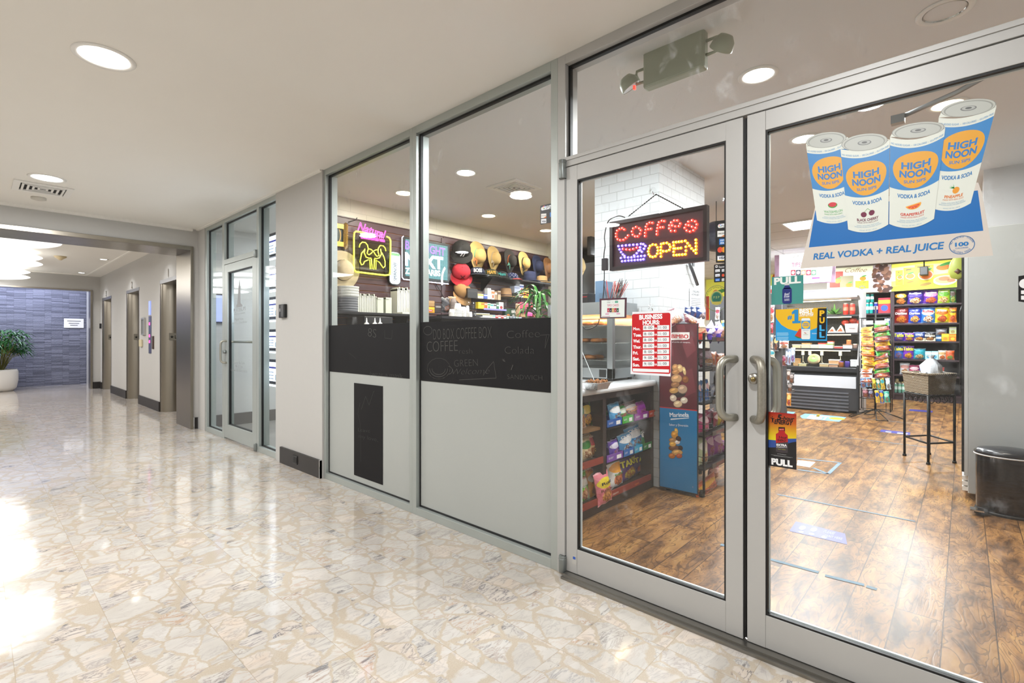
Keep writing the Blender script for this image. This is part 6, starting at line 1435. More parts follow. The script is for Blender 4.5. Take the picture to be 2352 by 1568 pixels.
poster('poster', 'yellow poster of cereal boxes and a bowl above the chip shelves', [Z6(1098, 238), Z6(1632, 196), Z6(1632, 424), Z6(1098, 460)], cereal)
tag(bx('ceiling_camera', BLK, (SX-.3, .50, 2.40), (SX-.1, .62, 2.56), bevel=.01), 'small black box in front of the yellow cereal poster', 'camera'); M().tube([(SX-.2, .56, 2.5), (SX-.2, .56, SZ)], .01, 6).build('mount', DARKMET, bpy.data.objects['ceiling_camera'])
# more yellow posters along the far left of the end wall
PW = Plane('x', 12.94)
def yel(w, pl, a):
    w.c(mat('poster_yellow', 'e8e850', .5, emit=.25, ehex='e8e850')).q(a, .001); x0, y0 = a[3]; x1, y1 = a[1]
    w.c('e87818').e((x0+x1)/2, (y0+y1)/2, (x1-x0)*.2, (y1-y0)*.25, .003).c('c83418').r(x0, y0, x0+(x1-x0)*.22, y0+(y1-y0)*.6, .002).c('389838').e((x0+x1)/2+.1, (y0+y1)/2+.2, .15, .05, .004, rot=.3)
poster('poster', 'yellow fruit poster seen left of the round green certificate sticker', [(1617, 625), (1672, 640), (1672, 735), (1617, 735)], yel, PW)
poster('poster', 'narrow yellow poster at the left edge of the right door glass', [(1762, 615), (1800, 612), (1800, 668), (1762, 668)], yel, PW)
# lit cake sign hanging over the cooler
PT = Plane('x', 9.40)
def cake(w, pl, a):
    w.c(mat('lit_white_panel', 'ffffff', .4, emit=1.1)).qp(pl, [Z6(178, 160), Z6(628, 128), Z6(600, 378), Z6(178, 410)], .003)
    w.c('3c3038').tp(pl, 'LIQUOR', Z6(280, 182), Z6(338, 178), 4, z=.006).c('c83898').tp(pl, 'TIPSY CAKES', Z6(278, 262), Z6(520, 248), 10, z=.006).tp(pl, 'you cant eat it here!', Z6(385, 345), Z6(470, 340), 3, z=.006, shear=.3)
    for k, c in enumerate(('c8405c', '3c405c', 'd8b890', 'c83860', '78b898')): a_, b_ = PBa(pl, 292+k*42, 306); w.c(c).r(a_-.036, b_-.045, a_+.036, b_+.045, .005).c('f8f0f4').e(a_, b_, .026, .03, .006, 14)
    w.c('b060c0').qp(pl, [Z6(446, 345), Z6(510, 342), Z6(510, 355), Z6(446, 358)], .005)
poster('lit_poster', 'glowing white cake poster with a purple flowered border above the open cooler', [Z6(140, 165), Z6(640, 130), Z6(634, 385), Z6(140, 410)], cake, PT, .04, mat('flower_border', 'a08098', .5, var=.9, bscale=30))
w = M(); 
for y in (1.7, 2.3): w.tube([(9.42, y, 2.5), (9.42, y, SZ)], .004, 5)
w.build('hanger', CHROME, bpy.data.objects['lit_poster'])

# open front cooler
CXF, CYA, CYB = 9.55, 1.235, 3.0
t = thing('open_cooler', 'large open fronted cooler with white header and black grille at the end of the aisle', 'cooler', (CXF+.4, 2.1, 0))
zz = lambda v, u=1965: P(u, v, 'x', CXF).z
BKP = mat('cooler_black', '1f2024', .35)
w = M(); w.box(CXF+.05, CYA+.03, .04, CXF+.75, CYB, zz(862)); w.box(CXF+.70, CYA+.03, 0, CXF+.75, CYB, 2.0); w.box(CXF, CYA+.03, .04, CXF+.08, CYB, .06); w.build('body', BKP, t)
def perf():
    m, nt, b = nmat('perforated_cooler_back'); g = nd(nt, 'ShaderNodeNewGeometry').outputs['Position']
    v = nd(nt, 'ShaderNodeTexVoronoi', {'Vector': nd(nt, 'ShaderNodeMapping', {'Vector': g, 'Scale': (0, 22, 22)}).outputs[0], 'Scale': 1, 'Randomness': 0}).outputs[0]
    nt.links.new(mixc(nt, mth(nt, 'LESS_THAN', v, .12), H('4a463e'), H('15130f')), b.inputs['Base Color']); b.inputs['Roughness'].default_value = .4; return m
bx('back_panel', perf(), (CXF+.68, CYA+.03, .6), (CXF+.70, CYB, 1.95), t)
WS = mat('white_steel', 'c4c6cc', .4)
bx('header', WS, (CXF-.02, CYA+.02, zz(683)), (CXF+.75, CYB, zz(660)), t, .02)
prof = [(CXF-.02, 1.99), (CXF+.75, 1.99), (CXF+.75, 0), (CXF-.005, 0), (CXF-.005, .75), (CXF+.03, .85), (CXF+.22, 1.25), (CXF+.24, 1.6), (CXF+.12, 1.85), (CXF-.02, 1.9)]
w = M(); vs = [(x, CYA, z) for x, z in prof]+[(x, CYA+.03, z) for x, z in prof]; n = len(prof)
w.add(vs, [tuple(range(n)), tuple(range(2*n-1, n-1, -1))]+[(i, i+n, (i+1) % n+n, (i+1) % n) for i in range(n)]); w.build('side_panel', mat('cooler_side', 'c9cacd', .4), t)
bx('edge_trim', BKP, (CXF-.03, CYA, .02), (CXF, CYA+.03, .78), t)
LEDM = mat('warm_led', 'fff2d0', .4, emit=6, ehex='ffe9bd')
zc = [zz(720), zz(763), zz(801)]
for i, z in enumerate(zc):
    s = bx('shelf', BKP, (CXF+.30-.05*i, CYA+.03, z-.03), (CXF+.70, CYB, z), t); l = bx('light_strip', LEDM, (CXF+.31-.05*i, CYA+.15, z-.045), (CXF+.33-.05*i, CYB, z-.032), s)
bx('light_strip', LEDM, (CXF+.05, CYA+.12, zz(688)), (CXF+.08, CYB, zz(686)), t)
bx('deck', BKP, (CXF, CYA+.03, zz(856)), (CXF+.70, CYB, zz(845)), t, .01); bx('front_panel', WS, (CXF-.012, CYA+.04, zz(893)), (CXF+.05, CYB, zz(866)), t, .004)
M().box(CXF-.006, CYA+.03, .05, CXF+.05, CYB, zz(893)).build('lower_panel', mat('cooler_graphite', '2c2c30', .35), t)
w = M()
for k in range(6): z = zz(902+k*8); w.box(CXF-.02, CYA+.14, z-.03, CXF, CYB, z-.005)
w.build('louver', mat('louver_grey', '55565c', .35), t)
M().box(CXF+.0, CYA+.05, zz(846), CXF+.004, CYB, zz(818)).build('front_glass', CLEAR, t)
area(t, (CXF+.1, 2.1, 1.83), .1, 26, (1, .93, .8), 'RECTANGLE', (0, math.radians(-20), 0), 1.6)
GF = 'food in the open cooler'
def cpx(b, i, dx=.36): q = px_rect('x', CXF+dx, *b); return q[0], q[1], q[2]
for i, (b, lb) in enumerate((((697, 548, 742, 645), 'left of two red energy drink cans on the top cooler shelf'), ((750, 548, 797, 643), 'right of two red energy drink cans on the top cooler shelf'))):
    p, w_, h_ = cpx(g6(*b), 0); can('drink_can', lb, 'can', (CXF+.40, p.y, zc[0]+.001), w_/2, h_, 'c8342c', 'red drink cans', band='d86050')
p, w_, h_ = cpx(g6(575, 600, 680, 655), 0); t2 = thing('leafy_plant', 'spiky green pineapple crown on the top cooler shelf', 'plant', (CXF+.45, p.y, zc[0]), world=False)
w = M(); rr = random.Random(8)
for i in range(34):
    a = rr.uniform(0, 6.28); L = rr.uniform(.12, .26); e = rr.uniform(.1, 1.2); d = Vector((math.cos(a)*math.cos(e), math.sin(a)*math.cos(e), math.sin(e)))*L; s = Vector((-math.sin(a), math.cos(a), 0))*.014
    w.add([Vector((0, 0, .02))-s, Vector((0, 0, .02))+s, d*.6+s*.8, d, d*.6-s*.8], [(0, 1, 2, 3, 4)])
w.build('leaves', mat('crown_leaf', '5c8c48', .4, var=.4), t2)
t2 = thing('fruit_basket', 'white mesh basket on the middle cooler shelf', 'basket', (CXF+.4, 1.45, zc[1]))
p, w_, h_ = cpx(g6(715, 745, 825, 793), 0); p2 = p; w = M(); w.add(*taper(.2, w_*.85, .24, w_, .15, (CXF+.45, p.y), zc[1])); w.build('basket', mat('mesh_white', 'd8c8c8', .5, var=.3, bscale=300), t2)
bx('label', 'e8e8e8' and WHITE, (CXF+.325, p.y-.05, zc[1]+.08), (CXF+.33, p.y+.04, zc[1]+.14), t2)
for i, (dy, dz) in enumerate(((.10, 0), (-.01, .03), (-.11, 0))):
    o = M().lathe([(.0001, -.05), (.03, -.045), (.056, -.015), (.058, .015), (.035, .045), (.0001, .04)], 18, caps=False).build('apple', mat('red_apple', 'b83c28', .3, var=.2, bscale=30)); o.location = (CXF+.45, p.y+dy, zc[1]+.17+dz); tag(o, '%s of the three red apples in the white basket' % ('leftmost', 'middle', 'rightmost')[i], 'apple', 'apples in the basket')
    M().tube([(0, 0, .035), (.003, 0, .055)], .002, 5).build('stem', mat('apple_stem', '4a3420', .6)).parent = o
for i, (b, lb) in enumerate((((575, 742, 640, 790), 'left triangular sandwich pack'), ((640, 732, 712, 793), 'right triangular sandwich pack beside the fruit basket'))):
    p, w_, h_ = cpx(g6(*b), 0); m = M().c('e8e0d8'); m.add([(0, -w_/2, 0), (0, w_/2, 0), (0, -.01, h_), (.1, -w_/2, 0), (.1, w_/2, 0), (.1, -.01, h_)], [(0, 2, 1), (3, 4, 5), (0, 1, 4, 3), (1, 2, 5, 4), (2, 0, 3, 5)]); m.c('b8502c').add([(-.002, -w_/3, .02), (-.002, w_/3, .02), (-.002, -.01, h_*.7)], [(0, 2, 1)])
    o = m.build('sandwich_pack'); o.location = (CXF+.34, p.y, zc[1]+.001); tag(o, lb+' on the middle cooler shelf', 'sandwich', 'sandwich packs')
for b, c, lb in [((285, 900, 352, 928), ('d8b890', 'e8dcc8'), 'first low tray on the bottom cooler shelf'), ((356, 902, 428, 928), ('d8c0a0', 'e8dcc8'), 'second low tray on the bottom cooler shelf'), ((362, 882, 428, 901), ('d8b080', 'c89860'), 'small tub stacked on the second low tray'), ((430, 900, 495, 928), ('d0d8b0', 'e8e8d8'), 'pale green tray on the bottom cooler shelf'),
          ((497, 885, 560, 928), ('d8dcb8', 'c83830'), 'green and red salad box on the bottom cooler shelf'), ((560, 890, 615, 928), ('e0e0c8', '88a850'), 'green speckled salad box on the bottom cooler shelf'), ((572, 866, 617, 892), ('e8d0c0', 'c84038'), 'white pack with red top stacked on the salad boxes'), ((628, 912, 695, 930), ('c85048', 'e8d8d0'), 'flat red tray on the bottom cooler shelf'), ((698, 895, 772, 930), ('e8e0d8', '8c6c50'), 'pair of white cups in a sleeve on the bottom cooler shelf')]:
    p, w_, h_ = cpx(g6(*b), 0, .24); o = M().c(c[0]).box(0, -w_/2, 0, .16, w_/2, h_*.8).c(c[1]).box(-.004, -w_/2-.004, h_*.8, .164, w_/2+.004, h_).build('food_tray'); o.location = (CXF+.24, p.y, max(p.z, zc[2]+.001) if 'stacked' in lb else zc[2]+.001); tag(o, lb, 'food tray', GF)
p, w_, h_ = cpx(g6(722, 856, 762, 896), 0, .24); can('food_cup', 'orange lidded cup stacked on the white cups in the cooler', 'cup', (CXF+.3, p.y, p.z), w_/2, h_, 'd88c58', GF, lid='e07028')
p, w_, h_ = cpx(g6(776, 892, 816, 930), 0, .24); can('food_jar', 'squat jar at the right end of the bottom cooler shelf', 'jar', (CXF+.3, p.y, zc[2]+.001), w_/2, h_, 'a88c80', GF, lid='e8dcb8')
zd = zz(845)
for b, lb, kind, c in [((290, 1020, 335, 1078), 'brown paper pack on the cooler deck', 'box', ('c89c68', 'b88850')), ((330, 1062, 395, 1080), 'flat pale tray on the cooler deck, left', 'box', ('d8c890', 'e8e0c0')), ((400, 1035, 508, 1083), 'large round clear salad platter on the cooler deck', 'round', 'c8b48c'), ((505, 1060, 578, 1084), 'low clear tray on the cooler deck', 'box', ('d8b888', 'e8dcc8')),
          ((580, 1018, 668, 1062), 'stack of clear fruit tubs on the cooler deck', 'box', ('d8a878', 'e8e0d8')), ((582, 1064, 655, 1090), 'lower clear tub under the fruit tubs', 'box', ('d0a080', 'e0d8d0')), ((656, 1045, 705, 1092), 'left purple lidded jar on the cooler deck', 'jar', ('c87840', '5c48a0')), ((708, 1045, 756, 1094), 'right purple lidded jar on the cooler deck', 'jar', ('5c48a8', '5c48a0')), ((758, 1020, 816, 1075), 'white egg pack on the cooler deck', 'box', ('e8e8e8', 'd8dce0'))]:
    p, w_, h_ = cpx(g6(*b), 0, .08); zb = zd+.001 if 'stack' not in lb and 'egg' not in lb else max(zd+.001, p.z)
    if kind == 'jar': can('food_jar', lb, 'jar', (CXF+.12, p.y, zb), w_/2*.9, h_, c[0], GF, lid=c[1])
    elif kind == 'round':
        o = M().c(c).lathe([(.0001, 0), (w_*.42, .01), (w_/2, .05), (w_*.40, .09), (.0001, .10)], 24, caps=False).c('8cb060').lathe([(w_*.36, .096), (w_*.15, .104)], 20, caps=False).build('salad_platter'); o.location = (CXF+.20, p.y, zb+.10); o.rotation_euler = (0, -1.15, 0); tag(o, lb, 'food tray', GF)
    else:
        o = M().c(c[0]).box(0, -w_/2, 0, .14, w_/2, h_*.82).c(c[1]).box(-.004, -w_/2-.004, h_*.82, .144, w_/2+.004, h_).build('food_tray'); o.location = (CXF+.10, p.y, zb); tag(o, lb, 'food tray', GF)
tag(bx('price_card', WHITE, (CXF+.3, 1.88, zc[1]), (CXF+.304, 1.96, zc[1]+.12)), 'white price card on the middle cooler shelf left of the sandwiches', 'price card')
for i, u in enumerate((365, 422, 520, 672)):
    p = P(*Z6(u, 1000), 'x', CXF+.2); o = M().c('d8dcd8').box(-.02, -.022, -.09, .02, .022, 0).c('c8c0a8').tube([(0, 0, -.09), (0, -.0, -.2), (0, .03, -.24)], .006, 6).tube([(0, 0, -.2), (0, -.03, -.24)], .006, 6).build('hanging_utensil'); o.location = (CXF+.27, p.y, zc[2]-.032); tag(o, '%s pale hanging tag clipped under the bottom cooler shelf' % ('leftmost', 'second', 'third', 'rightmost')[i], 'hanging tag', 'hanging tags in the cooler')
# wire rack of hanging snack bags
RXc, RYc = 10.0, 1.02
RXc = 9.28; RYc = P(2011, 800, 'x', 9.28).y
t = thing('wire_rack', 'black wire spinner rack hung with yellow, red and green snack bags', 'display rack', (RXc, RYc, 0))
w = M(); 
for dy in (-.19, .19):
    for dx in (-.12, .12): w.tube([(RXc+dx, RYc+dy, .12), (RXc+dx, RYc+dy, 1.52)], .007, 6)
for z in (.12, .3, .5, .7, 1.0, 1.3, 1.52):
    w.tube([(RXc-.12, RYc-.19, z), (RXc-.12, RYc+.19, z), (RXc+.12, RYc+.19, z), (RXc+.12, RYc-.19, z), (RXc-.12, RYc-.19, z)], .005, 5)
for dy in (-.14, 0, .14): w.tube([(RXc-.12, RYc+dy, .12), (RXc-.12, RYc+dy, 1.52)], .004, 5)
w.tube([(RXc, RYc, .1), (RXc, RYc, 1.7)], .012, 8)
w.build('frame', DARKMET, t)
for a in (20, 110, 200, 290):
    c_, s_ = math.cos(math.radians(a)), math.sin(math.radians(a))
    M().tube([(RXc, RYc, .14), (RXc+.33*c_-.07*s_, RYc+.33*s_+.07*c_, .01), (RXc+.33*c_+.07*s_, RYc+.33*s_-.07*c_, .01), (RXc, RYc, .14)], .007, 6).build('leg', DARKMET, t)
PRk = RXc-.16
Z6b = lambda a, b: (1760+a/7.467, 760+b/7.467)
cy1 = [('d8c020', 'e87020', 'c8941c'), ('e06820', 'e8c020', 'd8a030'), ('d8c828', 'd04820', 'b87820')]; cr1 = [('5c1820', '8c2820', 'c8643c'), ('6c1c24', 'b84830', 'a8502c'), ('501418', '38a030', 'b8704c')]
gr1 = ('38a030', '2c8828', '78c050'); wh1 = ('e0dcdc', 'd85020', 'c86030')
GK = 'snack bags clipped on the wire rack'; ordn = ['first', 'second', 'third', 'fourth', 'fifth', 'sixth', 'seventh', 'eighth', 'ninth', 'tenth', 'eleventh', 'twelfth']
for col, (ua, ub, vs0, pal, side, seq) in enumerate(((1978, 2006, 748, cy1, 'left', '000121000wwr'), (2010, 2044, 736, cr1, 'right', 'g1g0y1g0y1gr'))):
    for k in range(12):
        v0 = vs0+k*10.6; s_ = seq[k]
        c_ = {'w': wh1, 'g': gr1, 'y': cy1[0], 'r': cr1[0]}.get(s_) or pal[int(s_)]
        jit = (k*37+col*11) % 9-4
        nmc = {'w': 'white and orange', 'g': 'bright green', 'y': 'yellow', 'r': 'dark red'}.get(s_) or (('yellow', 'orange', 'mustard')[int(s_)] if col == 0 else ('maroon', 'dark red', 'wine red')[int(s_)])
        pbag('x', PRk-.02*(k % 2)-.012*k*0, (ua-2+jit*.8, v0-1+abs(jit)*.5, ub+2+jit*.8, v0+15+jit*.5), c_, '%s bag, %s from top in the %s column of the wire rack' % (nmc, ordn[k], side), GK, t=.5, tilt=-.55, drz=math.radians(jit*6), roll=math.radians((-12 if col else 3)+jit*2), wr=.004)
for i, (u0, v0, u1, v1, c_, lb) in enumerate(((1978, 868, 1990, 890, ('4c6c9c', 'a8c0d8', '28406c'), 'dark blue'), (1990, 866, 2002, 888, ('5890b8', 'd8e0e8', '385878'), 'pale blue'), (2004, 868, 2014, 892, ('a89c28', 'd8d050', '8c8020'), 'olive'), (2014, 866, 2024, 894, ('2ca0a0', 'e0e8d8', 'c8b868'), 'teal'), (2024, 866, 2034, 894, ('c8b028', '38a0a8', 'e0d060'), 'yellow and teal'), (2036, 868, 2047, 894, ('a8c0c8', 'e0e4e8', '5c98a8'), 'silver'),
        (1982, 893, 1996, 912, ('5c2c34', 'a87078', '3c1c24'), 'wine'), (1996, 893, 2008, 914, ('30303c', '8888a0', '1c1c28'), 'charcoal'), (2012, 896, 2022, 925, ('d8b020', '2c4ca0', 'e8d068'), 'yellow and blue'), (2022, 896, 2032, 926, ('3058a8', 'e0b828', 'c8a838'), 'blue and yellow'), (2032, 898, 2045, 924, ('28a890', 'a8d8c8', '189080'), 'sea green'))):
    pbag('x', PRk-.01*(i % 3), (u0, v0, u1, v1), c_, '%s packet hanging low on the wire rack, %s row' % (lb, 'upper' if i < 6 else 'lower'), 'packets low on the wire rack', t=.4, roll=math.radians(-6), wr=.004)
for i, u in enumerate((1994, 2022)): p = P(u, 739, 'x', PRk-.02); o = bx('price_tag', WHITE, (PRk-.03, p.y-.06, p.z-.04), (PRk-.025, p.y+.06, p.z+.02)); tag(o, '%s small white price tag on top of the wire rack' % ('left', 'right')[i], 'price tag')

# gondola end seen at the left edge of the right door
GXf = 6.5; ya = P(1806, 850, 'x', GXf).y
t = thing('gondola_end', 'grey shelf end hung with small packets just inside the right door edge', 'shelving', (GXf+.2, ya+.4, 0))
bx('end_panel', mat('gondola_grey', '55565a', .4), (GXf, ya, .03), (GXf+.04, ya+.9, 1.75), t); bx('base', mat('gondola_base', '38383c', .4), (GXf, ya+.02, 0), (GXf+.4, ya+.9, .12), t)
for z in (.55, .95, 1.32, 1.6): bx('shelf', mat('gondola_grey', '55565a', .4), (GXf+.04, ya, z), (GXf+.4, ya+.9, z+.03), t)
w = M()
for u, v in ((1771, 905), (1788, 905), (1788, 850), (1814, 798), (1815, 845)): pass
w.tube([(GXf-.1, ya+.02, 1.72), (GXf-.1, ya+.02, .5)], .003, 5).tube([(GXf, ya+.02, 1.72), (GXf-.1, ya+.02, 1.72)], .004, 5); w.build('clip_strip', mat('strip_metal', '9c9ca0', .3, .8), t)
GH = 'packets hanging on the grey shelf end'
X_ = GXf-.05
hang = [((1764, 700, 1778, 740), ('e0dcd8', 'c02c3c', 'b89468'), 'white packet with red lettering at the top', ('Crisps', 0, .85, .1, .8, 'a02030')), ((1766, 741, 1776, 765), ('c03048', 'd87888', '801c2c'), 'red packet below the white one', None), ((1764, 768, 1776, 800), ('b8b0a4', '6c94b0', 'd8d0c0'), 'pale nut packet', None), ((1776, 770, 1788, 806), ('303440', 'c8b070', '202430'), 'dark nut packet', None), ((1764, 802, 1780, 826), ('c8c4b4', '3c98a8', 'e0d8c0'), 'cream packet', None),
 ((1789, 782, 1812, 800), ('e0d8d4', 'b04c38', 'c89c78'), 'wide white packet with brown print', None), ((1803, 800, 1810, 836), ('8c98b0', 'c8d0e0', '5c6c90'), 'first of three grey blue hanging packets', None), ((1809, 800, 1817, 838), ('98a4bc', 'd0d8e8', '6474a0'), 'second of three grey blue hanging packets', None), ((1815, 798, 1826, 832), ('a0acc4', 'd8e0f0', '4c58c0'), 'third of three grey blue hanging packets', None),
 ((1796, 816, 1806, 840), ('6c2438', '983858', '481828'), 'small maroon packet', None), ((1806, 848, 1816, 874), ('6c6460', 'c8b8b0', '3c3434'), 'first dark foil packet below the grey blue ones', None), ((1812, 856, 1824, 880), ('585050', 'b0a4a0', '302828'), 'second dark foil packet', None), ((1808, 878, 1820, 900), ('4c4644', 'a09490', '2c2424'), 'third dark foil packet', None), ((1806, 902, 1817, 932), ('d88c28', 'e8c878', 'b03c48'), 'orange packet at the bottom of the strip', None),
 ((1774, 844, 1788, 860), ('1c3c9c', 'd8b040', '28509c'), 'first dark blue packet of the column behind the handle', None), ((1774, 861, 1788, 877), ('2050b0', 'c8a040', '2c5cc0'), 'second dark blue packet of the column', None), ((1774, 878, 1788, 894), ('1c3484', 'd8b040', '284494'), 'third dark blue packet of the column', None), ((1774, 895, 1788, 911), ('1c2c6c', 'd0a840', '243c84'), 'fourth dark blue packet of the column', None), ((1774, 912, 1788, 928), ('1a2860', 'd0a840', '223878'), 'fifth dark blue packet of the column', None), ((1774, 929, 1788, 943), ('182458', 'c8a040', '203470'), 'sixth dark blue packet of the column', None),
 ((1641, 738, 1653, 768), ('c8d0d8', 'c03040', 'e0e0e0'), 'white and red packet seen past the bakery rack', None), ((1655, 735, 1667, 765), ('d8c850', '4080a0', 'e0d890'), 'yellow packet seen past the bakery rack', None), ((1642, 705, 1653, 734), ('e0e4e4', 'c84060', 'b0b8b8'), 'pink banded packet seen past the bakery rack', None)]
for b, c, lb, tx in hang: pbag('x', X_, b, c, lb+' on the grey shelf end', GH, (tx,) if tx else (), t=.35, tilt=-.12, wr=.003)
for b, c, lb in [((1764, 655, 1775, 698), ('d8d8d8', 'c83030'), 'white carton on top of the grey shelf end'), ((1792, 690, 1800, 700), ('e0a030', 'f0c060'), 'small orange fruit tub above the grey shelf end'), ((1803, 686, 1811, 702), ('2c8c3c', 'd83828'), 'left green capped bottle behind the stickers'), ((1813, 686, 1821, 702), ('2c8c3c', 'd83828'), 'right green capped bottle behind the stickers')]: 
    p, w_, h_, _ = px_rect('x', GXf+.15, *b); o = M().c(c[0]).box(0, -w_/2, 0, .08, w_/2, max(.02, h_)).c(c[1]).box(-.001, -w_/2, h_*.6, 0, w_/2, h_*.8).build('carton'); o.location = (GXf+.15, p.y, 1.63); tag(o, lb, 'carton')

# reach-in fridges on the right, wicker basket, bin
FZ = mat('fridge_white_steel', 'b4b8b8', .35, .15, var=.04, bscale=6)
for k, x in enumerate((5.04, 6.95, 8.86)):
    t = thing('display_fridge', ('large pale grey refrigerator side wall behind the step bin', 'second dark fronted refrigerator in the right hand row, behind the wicker basket', 'third refrigerator in the right hand row, at the far end')[k], 'refrigerator', (x+.9, -.4, 0), 'glass door refrigerators along the right wall')
    bx('cabinet', FZ, (x, -.98, .05), (x+1.86, -.02, 2.03), t, .004)
    M().box(x, -.02, .18, x+.03, .0, 2.03).box(x+1.83, -.02, .18, x+1.86, .0, 2.03).build('side_trim', mat('fridge_trim', 'c8cccc', .35, .3), t)
    for j in (0, 1):
        d0 = x+.03+j*.9; d = M().ring(d0, -.02, .2, d0+.9, .015, 2.02, .06, 'y').build('door', BLK, t); M().box(d0+.06, -.01, .26, d0+.84, -.004, 1.96).build('pane', mat('dark_glass', '15161a', .1), d)
        M().tube([(d0+.82, .01, .7), (d0+.82, .024, .75), (d0+.82, .024, 1.45), (d0+.82, .01, 1.5)], .008, 8).build('handle', DARKMET, d)
    w = M()
    for z in (.06, .10, .14): w.box(x+.03, -.02, z, x+1.83, .012, z+.03)
    w.build('base_louver', WHITE, t)
    for fx, fy in ((x+.08, -.1), (x+1.78, -.1), (x+.08, -.9), (x+1.78, -.9)): M().lathe([(.03, 0), (.03, .05)], 10, (fx, fy, 0)).build('foot', BLK, t)
t = thing('step_bin', 'black oval pedal bin before the pale grey refrigerator side', 'waste bin', (4.83, -.235, 0))
M().lathe([(.155, .015), (.16, .03), (.16, .395), (.157, .40)], 36, (4.83, -.235, 0), sx=.85, sy=1.1).build('body', mat('bin_body', '3b3532', .18, .7), t)
M().lathe([(.163, .40), (.168, .405), (.168, .42), (.15, .44), (.08, .452), (.0001, .456)], 36, (4.83, -.235, 0), sx=.85, sy=1.1).build('lid', mat('bin_lid', '232326', .25), t)
M().lathe([(.166, .395), (.17, .398), (.17, .404), (.164, .406)], 36, (4.83, -.235, 0), caps=False, sx=.85, sy=1.1).build('rim', mat('bin_rim', 'd8d8d8', .3), t)
M().lathe([(.165, 0), (.165, .02)], 30, (4.83, -.235, 0), sx=.85, sy=1.1).build('base', BLK, t)
M().c(CHROME).box(4.62, -.10, .03, 4.70, -.03, .04).c(BLK).box(4.66, -.12, .012, 4.76, -.05, .03).build('pedal', None, t)
C0 = Vector((6.2, .255)); ea = Vector((.30, .20)); eb = Vector((.24, -.185))
cr = [C0, C0+ea, C0+ea+eb, C0+eb]; cc = (C0+C0+ea+eb)/2
t = thing('plant_stand', 'black wrought iron stand under the wicker basket', 'stand', (cc.x, cc.y, 0))
for i, c_ in enumerate(cr): M().tube([(c_.x, c_.y, .0), (c_.x, c_.y, .66)], .011, 8).lathe([(.018, 0), (.016, .02)], 10, (c_.x, c_.y, 0)).build('leg', DARKMET, t)
w = M(); 
for z in (.20, .655): w.tube([(c_.x, c_.y, z) for c_ in cr+cr[:1]], .009, 6)
w.build('rail', DARKMET, t)
w = M()
for a, b in zip(cr, cr[1:]+cr[:1]):
    n_ = max(3, int((b-a).length/.07))
    for k in range(n_):
        q = a+(b-a)*(k+.5)/n_; d = (b-a).normalized()
        w.tube([(q.x+d.x*.028*math.cos(h), q.y+d.y*.028*math.cos(h), .615+.03*math.sin(h)) for h in [i*math.pi/6 for i in range(12)]], .004, 5)
w.build('scrollwork', DARKMET, t)
def wicker():
    m, nt, b = nmat('woven_seagrass'); g = nd(nt, 'ShaderNodeTexCoord').outputs['Object']; s = nd(nt, 'ShaderNodeSeparateXYZ', {0: g})
    hx = mth(nt, 'ADD', s.outputs[0], mth(nt, 'MULTIPLY', s.outputs[1], -.9))
    ca = mth(nt, 'SINE', mth(nt, 'MULTIPLY', s.outputs[2], 420)); cb = mth(nt, 'SINE', mth(nt, 'MULTIPLY', hx, 210)); wv = mth(nt, 'MULTIPLY', ca, cb)
    h = mth(nt, 'MULTIPLY_ADD', wv, .5, .5)
    c = mixc(nt, h, H('4a3c2c'), H('a8977c')); c = mixc(nt, mth(nt, 'MULTIPLY', noise(nt, g, 60, 3), .5), c, H('6c5a44')); nt.links.new(c, b.inputs['Base Color']); b.inputs['Roughness'].default_value = .75
    bn = nd(nt, 'ShaderNodeBump', {'Strength': 1, 'Distance': .006, 'Height': h}); nt.links.new(bn.outputs[0], b.inputs['Normal']); return m
t = thing('wicker_basket', 'rectangular wicker basket of bagged items on the black iron stand', 'basket', (cc.x, cc.y, .67))
def frus(s0, s1, z0, z1): return [((c_-cc)*s0+cc).to_3d()+Vector((0, 0, z0)) for c_ in cr]+[((c_-cc)*s1+cc).to_3d()+Vector((0, 0, z1)) for c_ in cr]
w = M(); w.add(frus(.98, 1.10, .668, .862), [(3, 2, 1, 0), (0, 1, 5, 4), (1, 2, 6, 5), (2, 3, 7, 6), (3, 0, 4, 7)]); w.add(frus(.92, 1.04, .69, .862), [(0, 1, 2, 3), (4, 5, 1, 0), (5, 6, 2, 1), (6, 7, 3, 2), (7, 4, 0, 3)])
w.build('body', wicker(), t); rim = [((c_-cc)*1.08+cc) for c_ in cr]; M().tube([(c_.x, c_.y, .862) for c_ in rim+rim[:1]], .012, 8).build('rim', wicker(), t)
PLB = mat('thin_plastic_bag', 'e2e4e8', .25, bump=1, bscale=35)
for i, (dx, dy, h, lb) in enumerate(((.02, -.02, .23, 'tallest crumpled white plastic bag, knotted at the top'), (.10, .12, .05, 'low white plastic bag at the left of the wicker basket'), (-.06, .04, .07, 'white plastic bag at the front corner of the wicker basket'), (.1, -.06, .11, 'white plastic bag at the back right of the wicker basket'))):
    m = M(); rr = random.Random(30+i); n = 18; prof = [(.05, 0), (.075, h*.25), (.07, h*.55), (.035, h*.8), (.012, h*.9), (.03, h)]
    vs = []
    for j, (r_, z) in enumerate(prof):
        for k in range(n): a = 2*math.pi*k/n; q = r_*(1+.28*math.sin(k*2.7+j*1.9+i)+.15*rr.uniform(-1, 1)); vs.append((q*math.cos(a), q*math.sin(a), z+rr.uniform(-.006, .006)))
    m.add(vs, [(j*n+k, j*n+(k+1) % n, (j+1)*n+(k+1) % n, (j+1)*n+k) for j in range(len(prof)-1) for k in range(n)]+[tuple(range(n))[::-1]], True)
    o = m.build('plastic_bag', PLB); o.location = (cc.x+dx, cc.y+dy, .80 if i else .81); tag(o, lb, 'plastic bag', 'bagged items in the wicker basket')
